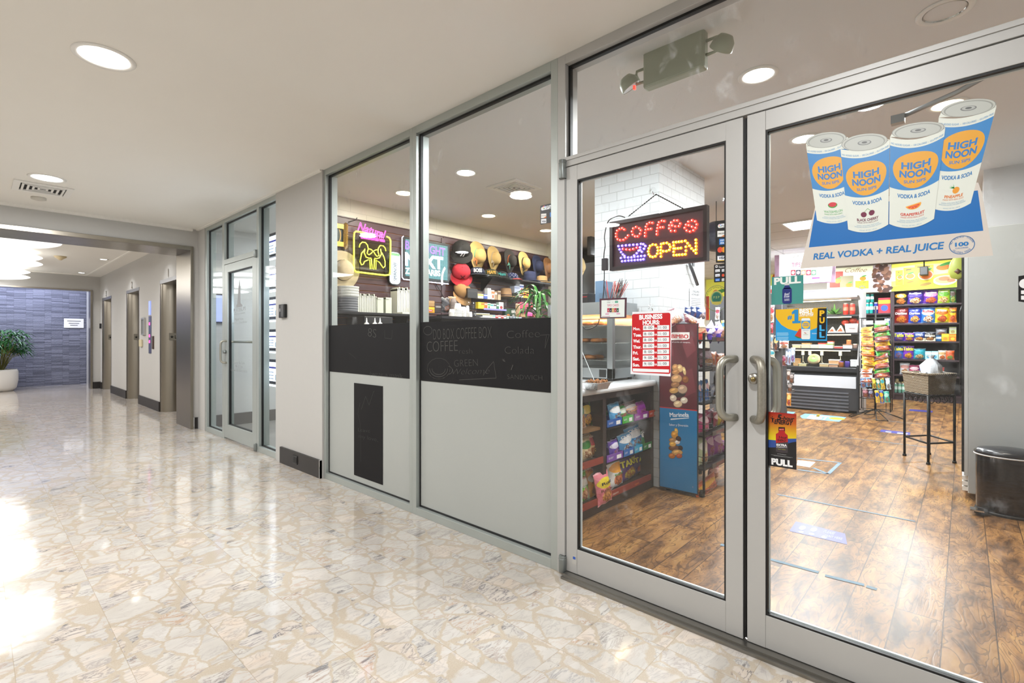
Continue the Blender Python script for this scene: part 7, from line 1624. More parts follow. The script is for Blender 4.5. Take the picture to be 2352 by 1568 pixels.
t = thing('avocado_balloon', 'small yellow green avocado shaped balloon at the top of the refrigerator row', 'balloon', (6.6, .1, 2.0))
p = P(2200, 612, 'x', 6.6); M().c('a8b04a').lathe([(.0001, -.13), (.05, -.11), (.075, -.05), (.06, .04), (.03, .10), (.0001, .12)], 16, (6.6, p.y, p.z), caps=False, sx=.4).build('body', None, t); M().c('5a3a24').lathe([(.0001, -.03), (.03, 0), (.0001, .03)], 12, (6.575, p.y, p.z-.05), caps=False).build('stone', None, t)
M().tube([(6.6, p.y, p.z+.11), (6.6, p.y, SZ)], .0015, 4).build('string', WHITE, t)
t = thing('globe_lamp', 'dark ribbed globe half hidden behind the tall payment sticker', 'lamp', (5.6, 2.2, 2.2))
p = P(1645, 543, 'x', 5.6); w = M().c(mat('ribbed_dark', '2c2c3c', .35))
w.lathe([(.0001, -.17)]+[((.17+(.006 if i % 2 else 0))*math.cos(math.radians(-80+i*8)), .17*math.sin(math.radians(-80+i*8))) for i in range(21)]+[(.0001, .17)], 28, (5.6, p.y, p.z), caps=False); w.build('shade', None, t); M().tube([(5.6, p.y, p.z+.16), (5.6, p.y, SZ)], .004, 6).build('cord', BLK, t)
# floor decals and tape
def floor_decal(label, pts, col, z=.0012, deco=None, name='floor_sticker'):
    pl = Plane('z', z); a = [pl.ab(*p) for p in pts]; w = M(pl.T).c(col).prism(a, -.001, 0)
    if deco: deco(w, pl)
    return tag(w.build(name), label, 'floor sticker')
PUR = mat('purple_vinyl', '5a5c9c', .35)
def dist(w, pl):
    for (u, v, rx, ry) in ((1843, 1212, 11, 6), (1840, 1221, 9, 3), (1869, 1216, 11, 6), (1864, 1226, 10, 3), (1893, 1233, 10, 4)):
        a, b = pl.ab(u, v); ra = abs(pl.ab(u+rx, v)[0]-a); w.c('8e92d8').e(a, b, ra*.8, abs(pl.ab(u, v+ry)[1]-b), .0008, 16)
    w.c('9a9ee0').tp(pl, 'PLEASE', (1890, 1222), (1915, 1228), 6, z=.0008, bold=.03).tp(pl, 'WAIT HERE', (1893, 1231), (1934, 1240), 5, z=.0008, bold=.03)
floor_decal('worn purple floor sticker with footprints nearest the doors', [(1828, 1197), (1941, 1225), (1946, 1250), (1813, 1219)], PUR, deco=dist)
def lines(w, pl): 
    w.c('a8ace0').qp(pl, [(2035, 990), (2048, 991.5), (2046, 993.5), (2033, 992)], .0008).qp(pl, [(2062, 993), (2086, 995), (2083, 997.5), (2060, 995.5)], .0008)
floor_decal('small purple floor sticker in the middle of the aisle', [(2024, 986), (2091, 993), (2090, 999), (2021, 991)], mat('purple_vinyl2', '3c3c8c', .35), deco=lines)
floor_decal('small purple floor sticker before the wall shelving', [(2090, 939), (2142, 943), (2142, 947), (2087, 943)], mat('purple_vinyl2', '3c3c8c', .35))
def best(w, pl):
    w.c('e8f4fc').tp(pl, 'BEST', (1853, 960), (1900, 964), 8, z=.0008, bold=.05).c('e8c028').qp(pl, [(1876, 952), (1884, 952), (1882, 957), (1874, 957)], .0008).c('d8c838').e(*pl.ab(1922, 961), .1, .14, .0008, 18)
floor_decal('light blue floor sticker with yellow oval before the cooler', [(1838, 955), (1849, 949.5), (1896, 953), (1944, 958), (1927, 968), (1842, 960)], '78b8e8', deco=best)
floor_decal('narrow blue floor sticker beside the grey shelf end', [(1803, 944), (1827, 946), (1822, 950), (1803, 948)], '78b0e8')
TP = mat('blue_tape', '647c8c', .6, var=.3, bscale=40)
def tape(lb, segs, w_=.022):
    w = M()
    pl = Plane('z', .0011); w.T = pl.T
    for p, q in segs: w.c(TP).line([pl.ab(*p), pl.ab(*q)], w_, .0005)
    return tag(w.build('floor_tape'), lb, 'tape')
tape('torn strip of blue tape across the planks nearest the doors', [((1762, 1282), (1880, 1314)), ((1895, 1321), (1985, 1343)), ((1990, 1346), (2014, 1353))], .03)
tape('second blue tape line across the planks', [((1786, 1135), (2102, 1197))], .022)
tape('third, faint blue tape line across the middle of the aisle', [((1938, 1004), (2140, 1028))], .02)
tape('faint blue tape line farthest down the aisle', [((1992, 962), (2140, 976))], .02)
tape('blue tape arrow with a white floor notice beside the energy drink sticker', [((1832, 1052), (1930, 1062)), ((1930, 1062), (1902, 1088)), ((1902, 1088), (1868, 1074)), ((1832, 1078), (1902, 1088))], .03)
floor_decal('grey and white worn floor notice beside the energy drink sticker', [(1832, 1056), (1873, 1061), (1860, 1073), (1830, 1068)], 'b4b0b8')
tape('short blue tape end seen low in the left door glass', [((1655, 1250), (1675, 1255))], .03)
# wall phone/card terminal edge on the far right
t = thing('payment_sticker', 'black payment sticker cut off by the right edge of the photo', 'sticker', (2.1, -.13, 1.3))
PQ = Plane('x', DX-.0035); w = M(PQ.T).c('101010').qp(PQ, [(2339, 634), (2380, 628), (2380, 698), (2339, 692)]).c('e8e8e8').e(*PQ.ab(2354, 651), .012, .014, .002).qp(PQ, [(2345, 667), (2370, 666), (2370, 676), (2345, 675)], .002).qp(PQ, [(2345, 679), (2370, 679), (2370, 689), (2345, 688)], .002); w.build('print', None, t)
# ================================================================ signs and stickers on the doors
PD = Plane('x', DX-.0026); PD.T = PD.T @ Matrix.Diagonal((1, 1, .3, 1))
Z4 = lambda a, b: (1300+a/3.92, 360+b/3.92)
# LED sign
t = thing('led_sign', 'lit LED sign reading Coffee OPEN with a cup, hung inside the left door', 'led sign', (2.14, 1.02, 1.5))
LX_ = 2.125; PE2 = Plane('x', LX_)
cs = [PE2.ab(*Z4(*p)) for p in ((385, 575), (1265, 445), (1270, 948), (398, 1012))]
x0 = (cs[0][0]+cs[3][0])/2; x1 = (cs[1][0]+cs[2][0])/2; y1 = (cs[0][1]+cs[1][1])/2; y0 = (cs[2][1]+cs[3][1])/2
M(PE2.T).ring(x0, y0, -.03, x1, y1, .0, .016, 'z').build('frame', mat('led_frame', '33262a', .25, .3), t)
M(PE2.T).c(mat('led_panel', '46262e', .45)).r(x0+.01, y0+.01, x1-.01, y1-.01, -.012).build('panel', None, t)
PE3 = Plane('x', LX_+.008)
dots = {'r': [(527,655),(508,643),(485,649),(462,665),(452,692),(452,718),(467,742),(490,750),(519,747),(541,730),(560,709),(661,645),(632,632),(606,645),(595,673),(603,701),(624,716),(648,716),(668,693),(675,662),
  (780,595),(755,593),(732,606),(721,629),(719,657),(714,685),(713,713),(743,652),(767,648),(887,580),(864,577),(839,590),(829,614),(825,642),(820,670),(819,697),(852,636),(875,634),
  (1004,574),(976,574),(948,592),(932,617),(931,645),(947,667),(982,667),(1018,625),(1029,602),(986,627),(958,618),(1165,582),(1136,573),(1103,585),(1082,612),(1070,640),(1088,664),(1118,673),(1149,662),(1168,640),(1178,609),(1136,630),(1107,617),
  (513,830),(545,834),(576,836),(607,830),(638,818)],
 'w': [(473,804),(507,801),(540,797),(573,795),(607,792),(641,790),(676,784),(697,787),(715,803),(703,828),(684,855),(669,840),(668,815),(483,833),(497,858),(513,879),(638,868),(655,845),(495,911),(530,905),(561,906),(590,905),(618,900),(648,897),(678,893),(708,891),(615,888),(528,893),(506,940),(534,937),(564,934),(592,932),(620,930),(648,928),(674,926),(698,922)],
 'o': [(809,793),(781,790),(758,802),(746,825),(741,852),(746,878),(760,896),(782,902),(806,895),(822,872),(828,844),(825,816),(880,779),(908,775),(931,790),(940,812),(931,838),(905,849),(877,850),(858,785),(855,812),(855,840),(853,868),(855,897),
  (968,770),(993,768),(1018,765),(1043,762),(1074,757),(970,798),(970,826),(970,855),(971,885),(985,826),(1010,824),(1035,821),(997,884),(1021,882),(1048,880),(1075,877),(1095,778),(1113,801),(1131,825),(1152,845),(1169,748),(1171,777),(1171,807),(1171,835),(1171,867),(1080,810),(1080,845)]}
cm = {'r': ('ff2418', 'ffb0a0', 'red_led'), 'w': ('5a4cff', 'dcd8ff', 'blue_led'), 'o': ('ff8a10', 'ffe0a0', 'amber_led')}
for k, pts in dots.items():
    w = M(PE3.T); a_ = mat(cm[k][2]+'_lens', cm[k][0], .3, emit=8, ehex=cm[k][0]); b_ = mat(cm[k][2]+'_core', 'ffffff', .3, emit=8, ehex=cm[k][1])  # wide coloured emissive ring round each core stands in for LED glow
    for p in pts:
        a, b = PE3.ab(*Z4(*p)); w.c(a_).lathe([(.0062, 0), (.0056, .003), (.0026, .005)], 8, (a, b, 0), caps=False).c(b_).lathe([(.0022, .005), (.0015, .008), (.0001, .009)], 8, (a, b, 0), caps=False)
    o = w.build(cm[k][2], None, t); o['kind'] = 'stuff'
def suct(name, u, v, lb, plx=2.088, r=.019):
    p = P(u, v, 'x', plx); t = thing(name, lb, 'suction cup', tuple(p))
    M().c(CLEAR).lathe([(r, 0), (r*.9, .004), (r*.3, .008), (r*.28, .014), (.0001, .015)], 22, (p.x+.012, p.y, p.z), 'x', caps=False).build('cup', None, t)
    M().tube([(p.x+.012, p.y, p.z), (p.x+.02, p.y, p.z-.012), (p.x+.03, p.y+.004, p.z-.005)], .0018, 6).build('hook', CHROME, t); return p
p = suct('suction_hook', 1496, 438, 'clear suction cup holding the chain of the Coffee OPEN sign')
w = M(); q0 = P(1443, 497, 'x', LX_+.01); q1 = P(1571, 480, 'x', LX_+.01); k0 = Vector((LX_+.01, p.y, p.z-.006))
for q in (q0, q1):
    for i in range(26):
        a = k0+(q-k0)*i/26; b = k0+(q-k0)*(i+1)/26; w.tube([a, b], .0016 if i % 2 else .0030, 5)
w.build('chain', DARKMET, t)
w = M(); z = lambda a, b: tuple(P(*Z4(a, b), 'x', LX_+.01))
w.tube(smooth([z(530, 545), z(480, 532), z(430, 545), z(385, 575), z(360, 640), z(347, 720), z(352, 800), z(344, 860), z(340, 915)]), .0026, 6); w.tube(smooth([z(345, 1015), z(345, 1090), z(340, 1200), z(333, 1280)]), .0026, 6)
w.tube(smooth([z(300, 1460), z(285, 1510), z(240, 1540), z(180, 1552), z(140, 1510), z(125, 1450)]), .0026, 6)
w.build('power_cord', mat('cord_dark', '2a2426', .4), t)
a, b = P(*Z4(318, 915), 'x', LX_), P(*Z4(366, 1018), 'x', LX_); bx('inline_switch', mat('switch_dark', '38303a', .4), (LX_, b.y, b.z), (LX_+.02, a.y, a.z), t, .003)
suct('suction_hook', 1668, 458, 'second clear suction cup near the upper right of the left door glass')
# small cakes poster
t = thing('small_poster', 'small TIPSY CAKES poster stuck inside the left door beside the hours sign', 'poster', (GX, 1.2, 1.38))
w = M(PD.T).c(mat('palm_border', '4c2434', .5, var=.8, bscale=150)).qp(PD, [Z4(303, 1277), Z4(548, 1267), Z4(544, 1450), Z4(305, 1455)]).c('dfe6e2').qp(PD, [Z4(320, 1292), Z4(530, 1283), Z4(527, 1440), Z4(318, 1445)], .002)
w.c('4c5058').tp(PD, 'LIQUOR', Z4(373, 1297), Z4(400, 1296), 1.6, z=.003).tp(PD, 'CAKES', Z4(444, 1296), Z4(468, 1295), 1.6, z=.003).c('2c2c30').tp(PD, '+', Z4(420, 1313), Z4(428, 1312), 2.4, z=.003).c('40a080').qp(PD, [Z4(441, 1300), Z4(470, 1299), Z4(470, 1313), Z4(441, 1314)], .003).c('303438').tp(PD, 'Y7C', Z4(370, 1316), Z4(402, 1315), 2.4, z=.003, shear=.3)
w.c('c82868').tp(PD, 'TIPSY CAKES', Z4(371, 1350), Z4(476, 1345), 5.5, z=.003, bold=.0)
for k, c in enumerate(('b83850', '2c2c3c', 'c8a060', 'b03448', '385c48')): w.c(c).qp(PD, [Z4(372+k*21, 1362), Z4(392+k*21, 1361), Z4(392+k*21, 1398), Z4(372+k*21, 1399)], .003).c('f0ecec').e(*PD.ab(*Z4(382+k*21, 1384)), .0018, .002, .004, 10)
w.c('c84898').tp(PD, "you can't get it here, but you can eat it here!", Z4(358, 1408), Z4(486, 1404), 1.3, z=.003).qp(PD, [Z4(355, 1413), Z4(388, 1412), Z4(388, 1418), Z4(355, 1419)], .003).qp(PD, [Z4(455, 1410), Z4(488, 1409), Z4(488, 1415), Z4(455, 1416)], .003).c('a04878').qp(PD, [Z4(326, 1436), Z4(397, 1434), Z4(397, 1438), Z4(326, 1440)], .003)
w.build('print', None, t)
# business hours
t = thing('hours_sign', 'red and white BUSINESS HOURS sign hung on the left door glass', 'sign', (GX, 1.04, 1.2))
Z5 = lambda a, b: (1300+a/2.8, 640+b/2.8)
RED = mat('sign_red', 'c4101c', .3)
w = M(PD.T).c('e9ebf0').q([PD.ab(*Z5(*p)) for p in ((427, 213), (681, 205), (673, 628), (415, 612))], .0022).build('board', None, t)
w = M(PD.T)
c4 = [PD.ab(*Z5(*p)) for p in ((434, 226), (672, 218), (665, 612), (424, 600))]
x0, y0 = c4[3]; x1, y1 = c4[1]
w.c(RED).q(rrect(x0+.001, y0, x1, y1, .009), .003)
w.c('f2f2f4').tp(PD, 'BUSINESS', Z5(472, 262), Z5(621, 255), 10, z=.004, bold=.05).tp(PD, 'HOURS:', Z5(494, 295), Z5(603, 292), 9.3, z=.004, bold=.05)
ys = [331, 371, 409, 448, 486, 524, 563]; nm = ['Mon.', 'Tues.', 'Wed.', 'Thur.', 'Fri.', 'Sat.', 'Sun.']; op_ = ['8: 00']*5+['9: 00']*2; cl = ['11: 00']*4+['11: 30']*2+['11: 00']
for i, y in enumerate(ys):
    w.c('f2f2f4').tp(PD, nm[i], Z5(434-i*.6, y), Z5(434+(54 if len(nm[i]) > 4 else 44 if i not in (4,) else 33)-i*.5, y), 6.8, z=.004, bold=.045).tp(PD, 'to', Z5(570, y-6), Z5(586, y-7), 5.5, z=.004, bold=.02)
    w.c('eceef0').qp(PD, [Z5(497-i*.4, y-31), Z5(568, y-32), Z5(568, y-1), Z5(496-i*.5, y)], .0035).qp(PD, [Z5(588, y-32), Z5(664, y-33), Z5(664, y-3), Z5(588, y-2)], .0035)
    w.c('2c3038').tp(PD, op_[i], Z5(504, y-8), Z5(555, y-9), 6, z=.0045, bold=.0).tp(PD, cl[i], Z5(592, y-9), Z5(648, y-10), 6, z=.0045, bold=.0)
w.c('eceef0').qp(PD, [Z5(430, 576), Z5(663, 583), Z5(663, 603), Z5(430, 596)], .0035)
w.build('lettering', None, t)
suct('suction_hook', 1494, 706, 'clear suction cup and hook above the BUSINESS HOURS sign')
# payment stickers
def pay(w, pl, q, items, label):
    pass
t = thing('payment_sticker', 'tall black sticker of five payment logos right of the Coffee OPEN sign', 'sticker', (GX, .73, 1.6))
w = M(PD.T).c('161414').qp(PD, [(1643, 508), (1671.5, 504.5), (1671.5, 603), (1644.5, 603)])
def pill(w, pl, u0, v0, u1, v1, c, z=.002): w.c(c).qp(pl, [(u0, v0), (u1, v0-1), (u1, v1-1), (u0, v1)], z)
w.c('e8eaec').q(rrect(*PD.ab(1649, 524), *PD.ab(1669.5, 512), .007), .002).c('3c4044').tp(PD, 'Pay', (1657.5, 521), (1667, 520), 4.5, z=.003).c('4080e8').arc(*PD.ab(1654, 518.5), .0055, .0055, .002, .003, 0, 100).c('e04030').arc(*PD.ab(1654, 518.5), .0055, .0055, .002, .003, 100, 190).c('e8b020').arc(*PD.ab(1654, 518.5), .0055, .0055, .002, .003, 190, 250).c('30a050').arc(*PD.ab(1654, 518.5), .0055, .0055, .002, .003, 250, 340)
pill(w, PD, 1648, 530.5, 1669, 544, 'e8e8e4'); w.c('e07820').qp(PD, [(1656, 543), (1669, 537), (1669, 543)], .003).c('2c2c2c').tp(PD, 'DISCOVER', (1649.5, 538), (1668, 537), 3.2, z=.004, bold=.02)
pill(w, PD, 1652, 548.5, 1665.5, 562, '2070c0'); w.c('e8f0f8').tp(PD, 'AM', (1654, 554), (1664, 553.5), 4, z=.003, bold=.03).tp(PD, 'EX', (1655, 560), (1664, 559.5), 4, z=.003, bold=.03)
w.c('d84830').e(*PD.ab(1654, 573.5), .0105, .0115, .002).c('e8a028').e(*PD.ab(1663.5, 573), .0105, .0115, .0028).c('e07028').e(*PD.ab(1658.8, 573.2), .0035, .0085, .0034)
pill(w, PD, 1648, 586, 1669, 599.5, 'e8eaf0'); w.c('30344c').tp(PD, 'VISA', (1651.5, 595), (1666, 594), 5, z=.003, bold=.04, shear=.2).qp(PD, [(1648, 586), (1669, 585), (1669, 587), (1648, 588)], .003).c('d8b030').qp(PD, [(1648, 597.5), (1669, 596.8), (1669, 598.5), (1648, 599.5)], .003)
w.build('print', None, t)
t = thing('payment_sticker', 'square black sticker with six small card logos below the tall one', 'sticker', (GX, .74, 1.45))
w = M(PD.T).c('151314').q(rrect(*PD.ab(1640, 648.5), *PD.ab(1671.5, 604.5), .004), .001).c('e8e8ea').tp(PD, 'Square', (1651, 615), (1668, 613.5), 4.5, z=.003, bold=0).q(rrect(*PD.ab(1643.5, 615), *PD.ab(1648.5, 609), .002), .002).c('151314').q(rrect(*PD.ab(1645, 613.5), *PD.ab(1647.2, 610.5), .0008), .003)
for (u, v, c, s, c2) in ((1643, 619, 'e4e6ea', 'Pay', '2c2c2c'), (1658, 618, 'e4e6ea', 'GPay', '5c6068'), (1643, 629.5, 'e4e6ea', 'VISA', '30409c'), (1643, 640, '2870c8', 'AMEX', 'e8f0f8'), (1658, 639.5, 'e4e6ea', 'DISC', '2c2c2c')):
    pill(w, PD, u, v, u+10.5, v+6, c); w.c(c2).tp(PD, s, (u+1.5, v+4.6), (u+9, v+4.3), 2.6, z=.003)
w.c('d84830').e(*PD.ab(1661, 632), .0055, .006, .002).c('e8a028').e(*PD.ab(1666, 631.7), .0055, .006, .003); w.build('print', None, t)
t = thing('payment_sticker', 'black payment sticker cut by the window post high in the wider right bay', 'sticker', (GX, 1.66, 1.85))
PWS = Plane('x', GX-.0045); PWS.T = PWS.T @ Matrix.Diagonal((1, 1, .3, 1)); w = M(PWS.T).c('141414').q(rrect(*PWS.ab(1241, 516), *PWS.ab(1290, 461), .006), .001).c('e8eaec').q(rrect(*PWS.ab(1243, 484), *PWS.ab(1290, 465), .009), .002).c('4c5054').tp(PWS, 'Pay', (1255.5, 480), (1272, 479), 8.5, z=.003, bold=-.005).c('4080e8').arc(*PWS.ab(1250, 476), .009, .009, .003, .003, -20, 60).c('e04030').arc(*PWS.ab(1250, 476), .009, .009, .003, .003, 60, 170).c('e8b020').arc(*PWS.ab(1250, 476), .009, .009, .003, .003, 170, 230).c('30a050').arc(*PWS.ab(1250, 476), .009, .009, .003, .003, 230, 330)
pill(w, PWS, 1243, 491, 1255, 501, 'e8e8e4'); w.c('e07820').qp(PWS, [(1248, 501), (1255, 496), (1255, 500)], .003).c('2c2c2c').tp(PWS, 'DISCOVER', (1244, 496.5), (1254, 496), 1.8, z=.003); pill(w, PWS, 1243, 503, 1255, 513, 'e8eaf0'); w.c('30344c').tp(PWS, 'VISA', (1244.5, 510.5), (1254, 510), 3.8, z=.003, bold=.03); pill(w, PWS, 1263, 488, 1275, 498, '2070c0'); w.build('print', None, t)
# round certificate
t = thing('certificate_sticker', 'round clear Certified Food Safety sticker with a green seal on the left door', 'sticker', (GX, .75, 1.33))
w = M(PD.T); a, b = PD.ab(1646, 685); R1 = .048; w.c('6c7848').arc(a, b, R1, R1*1.12, .0022, .002).c('4c8058').e(a, b+.002, .0225, .026, .002).c('a8a058').arc(a, b+.002, .026, .030, .005, .003).c('1c5c4c').e(a, b+.003, .017, .021, .003).c('a89c48').qp(PD, [(1634, 693), (1658, 692), (1656, 698), (1636, 698.5)], .004)
w.c('8ca060').t('F S P', a, b, .009, .024, .005, bold=.03)
s = 'Certified Food Safety Manager on site'
for i, chh in enumerate(s):
    if chh == ' ': continue
    an = math.radians(205-230*i/(len(s)-1)); w.c('3c4438').t(chh, a+R1*.80*math.cos(an), b+R1*.90*math.sin(an), .0062, None, .003, rot=an-math.pi/2)
w.c('4c5448').t('www.ESP.com', a, b-.036, .003, .03, .003).t('800-000-0000', a, b-.043, .003, .022, .003); w.build('print', None, t)
# small maker's label by the lower hinge
t = thing('door_label', 'tiny blue and white label low on the left door stile', 'sticker', (2.05, 1.46, .09)); PH = Plane('x', 2.0545)
M(PH.T).c('b8b6b0').qp(PH, [(1314, 1273), (1324, 1276), (1324, 1298), (1314, 1294)], .0006).c('3058b0').qp(PH, [(1316, 1277), (1322, 1279), (1322, 1285), (1316, 1283)], .001).build('print', None, t)
# right door stickers
t = thing('door_sticker', 'teal PULL sticker with a dark blue bottle on the right door', 'sticker', (GX, .5, 1.4))
Z9 = lambda a, b: (1760+a/6.533, 560+b/6.533)
def qz(w, Z, pts, z=.002): return w.qp(PD, [Z(*p) for p in pts], z)
w = M(PD.T).c(mat('teal_print', '3f8c84', .4, var=.12, bscale=30)); qz(w, Z9, [(82, 500), (560, 465), (555, 892), (78, 915)], .001)
w.c('e2e4e0').tp(PD, 'PULL', Z9(118, 610), Z9(520, 580), 15, z=.002, bold=.045)
w.c('16246c').q(rrect(*PD.ab(*Z9(242, 900)), *PD.ab(*Z9(384, 655)), .008), .003).c('16246c'); qz(w, Z9, [(280, 600), (345, 598), (345, 625), (372, 670), (255, 675), (280, 628)], .003)
w.c('c0c4c0'); qz(w, Z9, [(276, 590), (348, 586), (348, 618), (276, 622)], .0035)
w.c('e8ecf4').tp(PD, 'feel', Z9(275, 775), Z9(352, 765), 6, z=.004, bold=0, shear=.25).tp(PD, 'free', Z9(270, 810), Z9(350, 800), 6, z=.004, bold=0, shear=.25).tp(PD, 'PLANT', Z9(275, 838), Z9(350, 832), 2.2, z=.004).tp(PD, 'BASED', Z9(275, 855), Z9(350, 849), 2.2, z=.004)
w.build('print', None, t)
t = thing('door_sticker', 'yellow and blue #1 BEST TASTING sticker with vertical PULL on the right door', 'sticker', (GX, .46, 1.3))
w = M(PD.T).c('1c94d0'); qz(w, Z9, [(143, 985), (913, 952), (912, 1455), (142, 1450)], .001)
w.c('e0b018').q([PD.ab(*Z9(*p)) for p in [(143, 985), (905, 952), (905, 1120), (840, 1200), (750, 1262), (650, 1300), (560, 1312), (440, 1305), (330, 1275), (230, 1215), (160, 1130), (143, 1090)]], .0015)
w.c('1c84c0').tp(PD, '#', Z9(318, 1130), Z9(388, 1128), 9, z=.003, bold=.03)
qz(w, Z9, [(425, 985), (482, 982), (482, 1188), (425, 1190)], .003); qz(w, Z9, [(392, 1158), (515, 1153), (515, 1187), (392, 1192)], .0031); qz(w, Z9, [(384, 1022), (428, 985), (428, 1042), (384, 1058)], .0032)
w.c('f2f2ee').tp(PD, 'BEST', Z9(497, 1032), Z9(706, 1024), 8.5, z=.003, bold=.05).tp(PD, 'TASTING', Z9(497, 1070), Z9(707, 1062), 5, z=.003, bold=.05).tp(PD, 'HARD SELTZER', Z9(498, 1090), Z9(707, 1084), 2.6, z=.003, bold=.02)
w.c('c83828'); qz(w, Z9, [(500, 1272), (528, 1275), (526, 1412), (430, 1375)], .003); w.c('3c7828'); qz(w, Z9, [(430, 1375), (526, 1412), (526, 1418), (470, 1412), (425, 1382)], .0035)
w.c('dfe4e0').q(rrect(*PD.ab(*Z9(527, 1430)), *PD.ab(*Z9(660, 1112)), .005), .004).c('3c90cc'); qz(w, Z9, [(528, 1152), (659, 1150), (659, 1275), (528, 1277)], .0045)
w.c('e0b428').e(*PD.ab(*Z9(595, 1215)), .0125, .0135, .005).c('2c80c0').tp(PD, 'HIGH', Z9(560, 1206), Z9(632, 1204), 2.6, z=.006, bold=.03).tp(PD, 'NOON', Z9(556, 1232), Z9(635, 1230), 2.6, z=.006, bold=.03).tp(PD, 'VODKA & SODA', Z9(545, 1302), Z9(642, 1300), 1.6, z=.006)
w.c('c04038'); qz(w, Z9, [(570, 1325), (605, 1340), (598, 1345), (572, 1335)], .006); w.c('5c8858').tp(PD, 'WATERMELON', Z9(555, 1365), Z9(632, 1363), 1.3, z=.006)
w.c('8cc8e8')
for k in range(8): y = 1330+k*13+(12 if k > 3 else 0); qz(w, Z9, [(157, y), (330+(k % 3)*5, y-1), (330, y+6), (157, y+7)], .002)
w.c('e8f0f4').tp(PD, 'REAL', Z9(690, 1352), Z9(775, 1352), 2.4, z=.003)
w.c('0d0c0c').q([PD.ab(*Z9(*p)) for p in ((775, 968), (908, 965), (893, 1430), (758, 1428))], .005)
for chh, yb, c in (('P', 1080, 'e0b018'), ('U', 1185, 'e0b018'), ('L', 1300, '38a8e0'), ('L', 1402, '38a8e0')): w.c(c).tp(PD, chh, Z9(800, yb), Z9(878, yb-2), 12, z=.006, bold=.05)
w.build('print', None, t)
t = thing('door_sticker', 'red to black energy drink sticker reading PULL low on the right door', 'sticker', (GX, .5, 1.0))
Zx = lambda a, b: (1760+a/9.22, 930+b/9.22)
def hgrad():
    m, nt, b = nmat('sunset_print'); g = nd(nt, 'ShaderNodeNewGeometry').outputs['Position']; s = nd(nt, 'ShaderNodeSeparateXYZ', {0: g})
    zt, zb = PD.ab(1795, 948)[1], PD.ab(1795, 1012)[1]; f = nd(nt, 'ShaderNodeMapRange', {0: s.outputs[2], 1: zb, 2: zt, 3: 0, 4: 1}).outputs[0]
    nt.links.new(ramp(nt, f, [(0, H('e0d018')), (.3, H('d8a818')), (.65, H('c05c1c')), (1, H('a01c1c'))]), b.inputs['Base Color']); b.inputs['Roughness'].default_value = .35; return m
w = M(PD.T).c(hgrad()); qz(w, Zx, [(35, 140), (638, 190), (638, 800), (35, 800)], .001); w.c('1c1a1c'); qz(w, Zx, [(33, 740), (200, 745), (460, 720), (638, 775), (640, 1370), (25, 1275)], .0014)
w.c('2c4c94').q([PD.ab(*Zx(*p)) for p in ((35, 730), (200, 745), (450, 712), (638, 710), (638, 775), (560, 785), (460, 810), (200, 895), (35, 895))], .0016)
w.c('1c1410').tp(PD, '5', Zx(228, 310), Zx(332, 318), 12, z=.003, bold=.05, shear=.2).tp(PD, '-hour', Zx(322, 305), Zx(600, 330), 8, z=.003, bold=.03, shear=.25).tp(PD, 'ENERGY', Zx(168, 392), Zx(575, 425), 9.5, z=.003, bold=.04, shear=.25)
w.e(*PD.ab(*Zx(130, 248)), .0018, .002, .003, 10); qz(w, Zx, [(85, 262), (180, 280), (180, 288), (152, 290), (150, 330), (160, 378), (145, 372), (135, 340), (122, 370), (112, 368), (125, 330), (118, 285), (85, 270)], .003)
w.c('b01c20').q([PD.ab(*Zx(*p)) for p in ((262, 540), (395, 545), (400, 590), (455, 640), (460, 780), (205, 800), (205, 610), (260, 580))], .004).c('2c1418'); qz(w, Zx, [(260, 462), (397, 470), (397, 545), (260, 540)], .004); w.c('c83038'); qz(w, Zx, [(275, 498), (380, 495), (380, 535), (275, 535)], .0045)
w.c('3c3438').q([PD.ab(*Zx(*p)) for p in ((205, 800), (460, 780), (458, 1000), (450, 1012), (320, 1010), (215, 985), (205, 960))], .004)
w.c('e8c0a8').tp(PD, 'Berry', Zx(285, 525), Zx(370, 522), 2.6, z=.005); w.c('2c100c').tp(PD, '5-hour', Zx(265, 700), Zx(440, 710), 5, z=.005, bold=.02, shear=.2).tp(PD, 'ENERGY', Zx(240, 765), Zx(440, 775), 5, z=.005, bold=.02, shear=.2).c('e8e8e8').tp(PD, 'EXTRA', Zx(220, 860), Zx(440, 875), 4.6, z=.005, bold=.05).tp(PD, 'STRENGTH', Zx(220, 900), Zx(440, 905), 2.2, z=.005)
w.c('c8c828').tp(PD, 'Vitamins + Nutrients', Zx(245, 935), Zx(410, 948), 1.6, z=.005).c('c8c8c8').tp(PD, 'www.5hourenergy.com', Zx(235, 1035), Zx(425, 1060), 1.6, z=.003).c('8c8c8c'); qz(w, Zx, [(105, 1045), (560, 1108), (560, 1113), (105, 1051)], .003); qz(w, Zx, [(160, 1065), (520, 1115), (520, 1119), (160, 1070)], .003)
w.c('ececec').tp(PD, 'PULL', Zx(110, 1245), Zx(560, 1308), 13, z=.003, bold=.06); w.build('print', None, t)

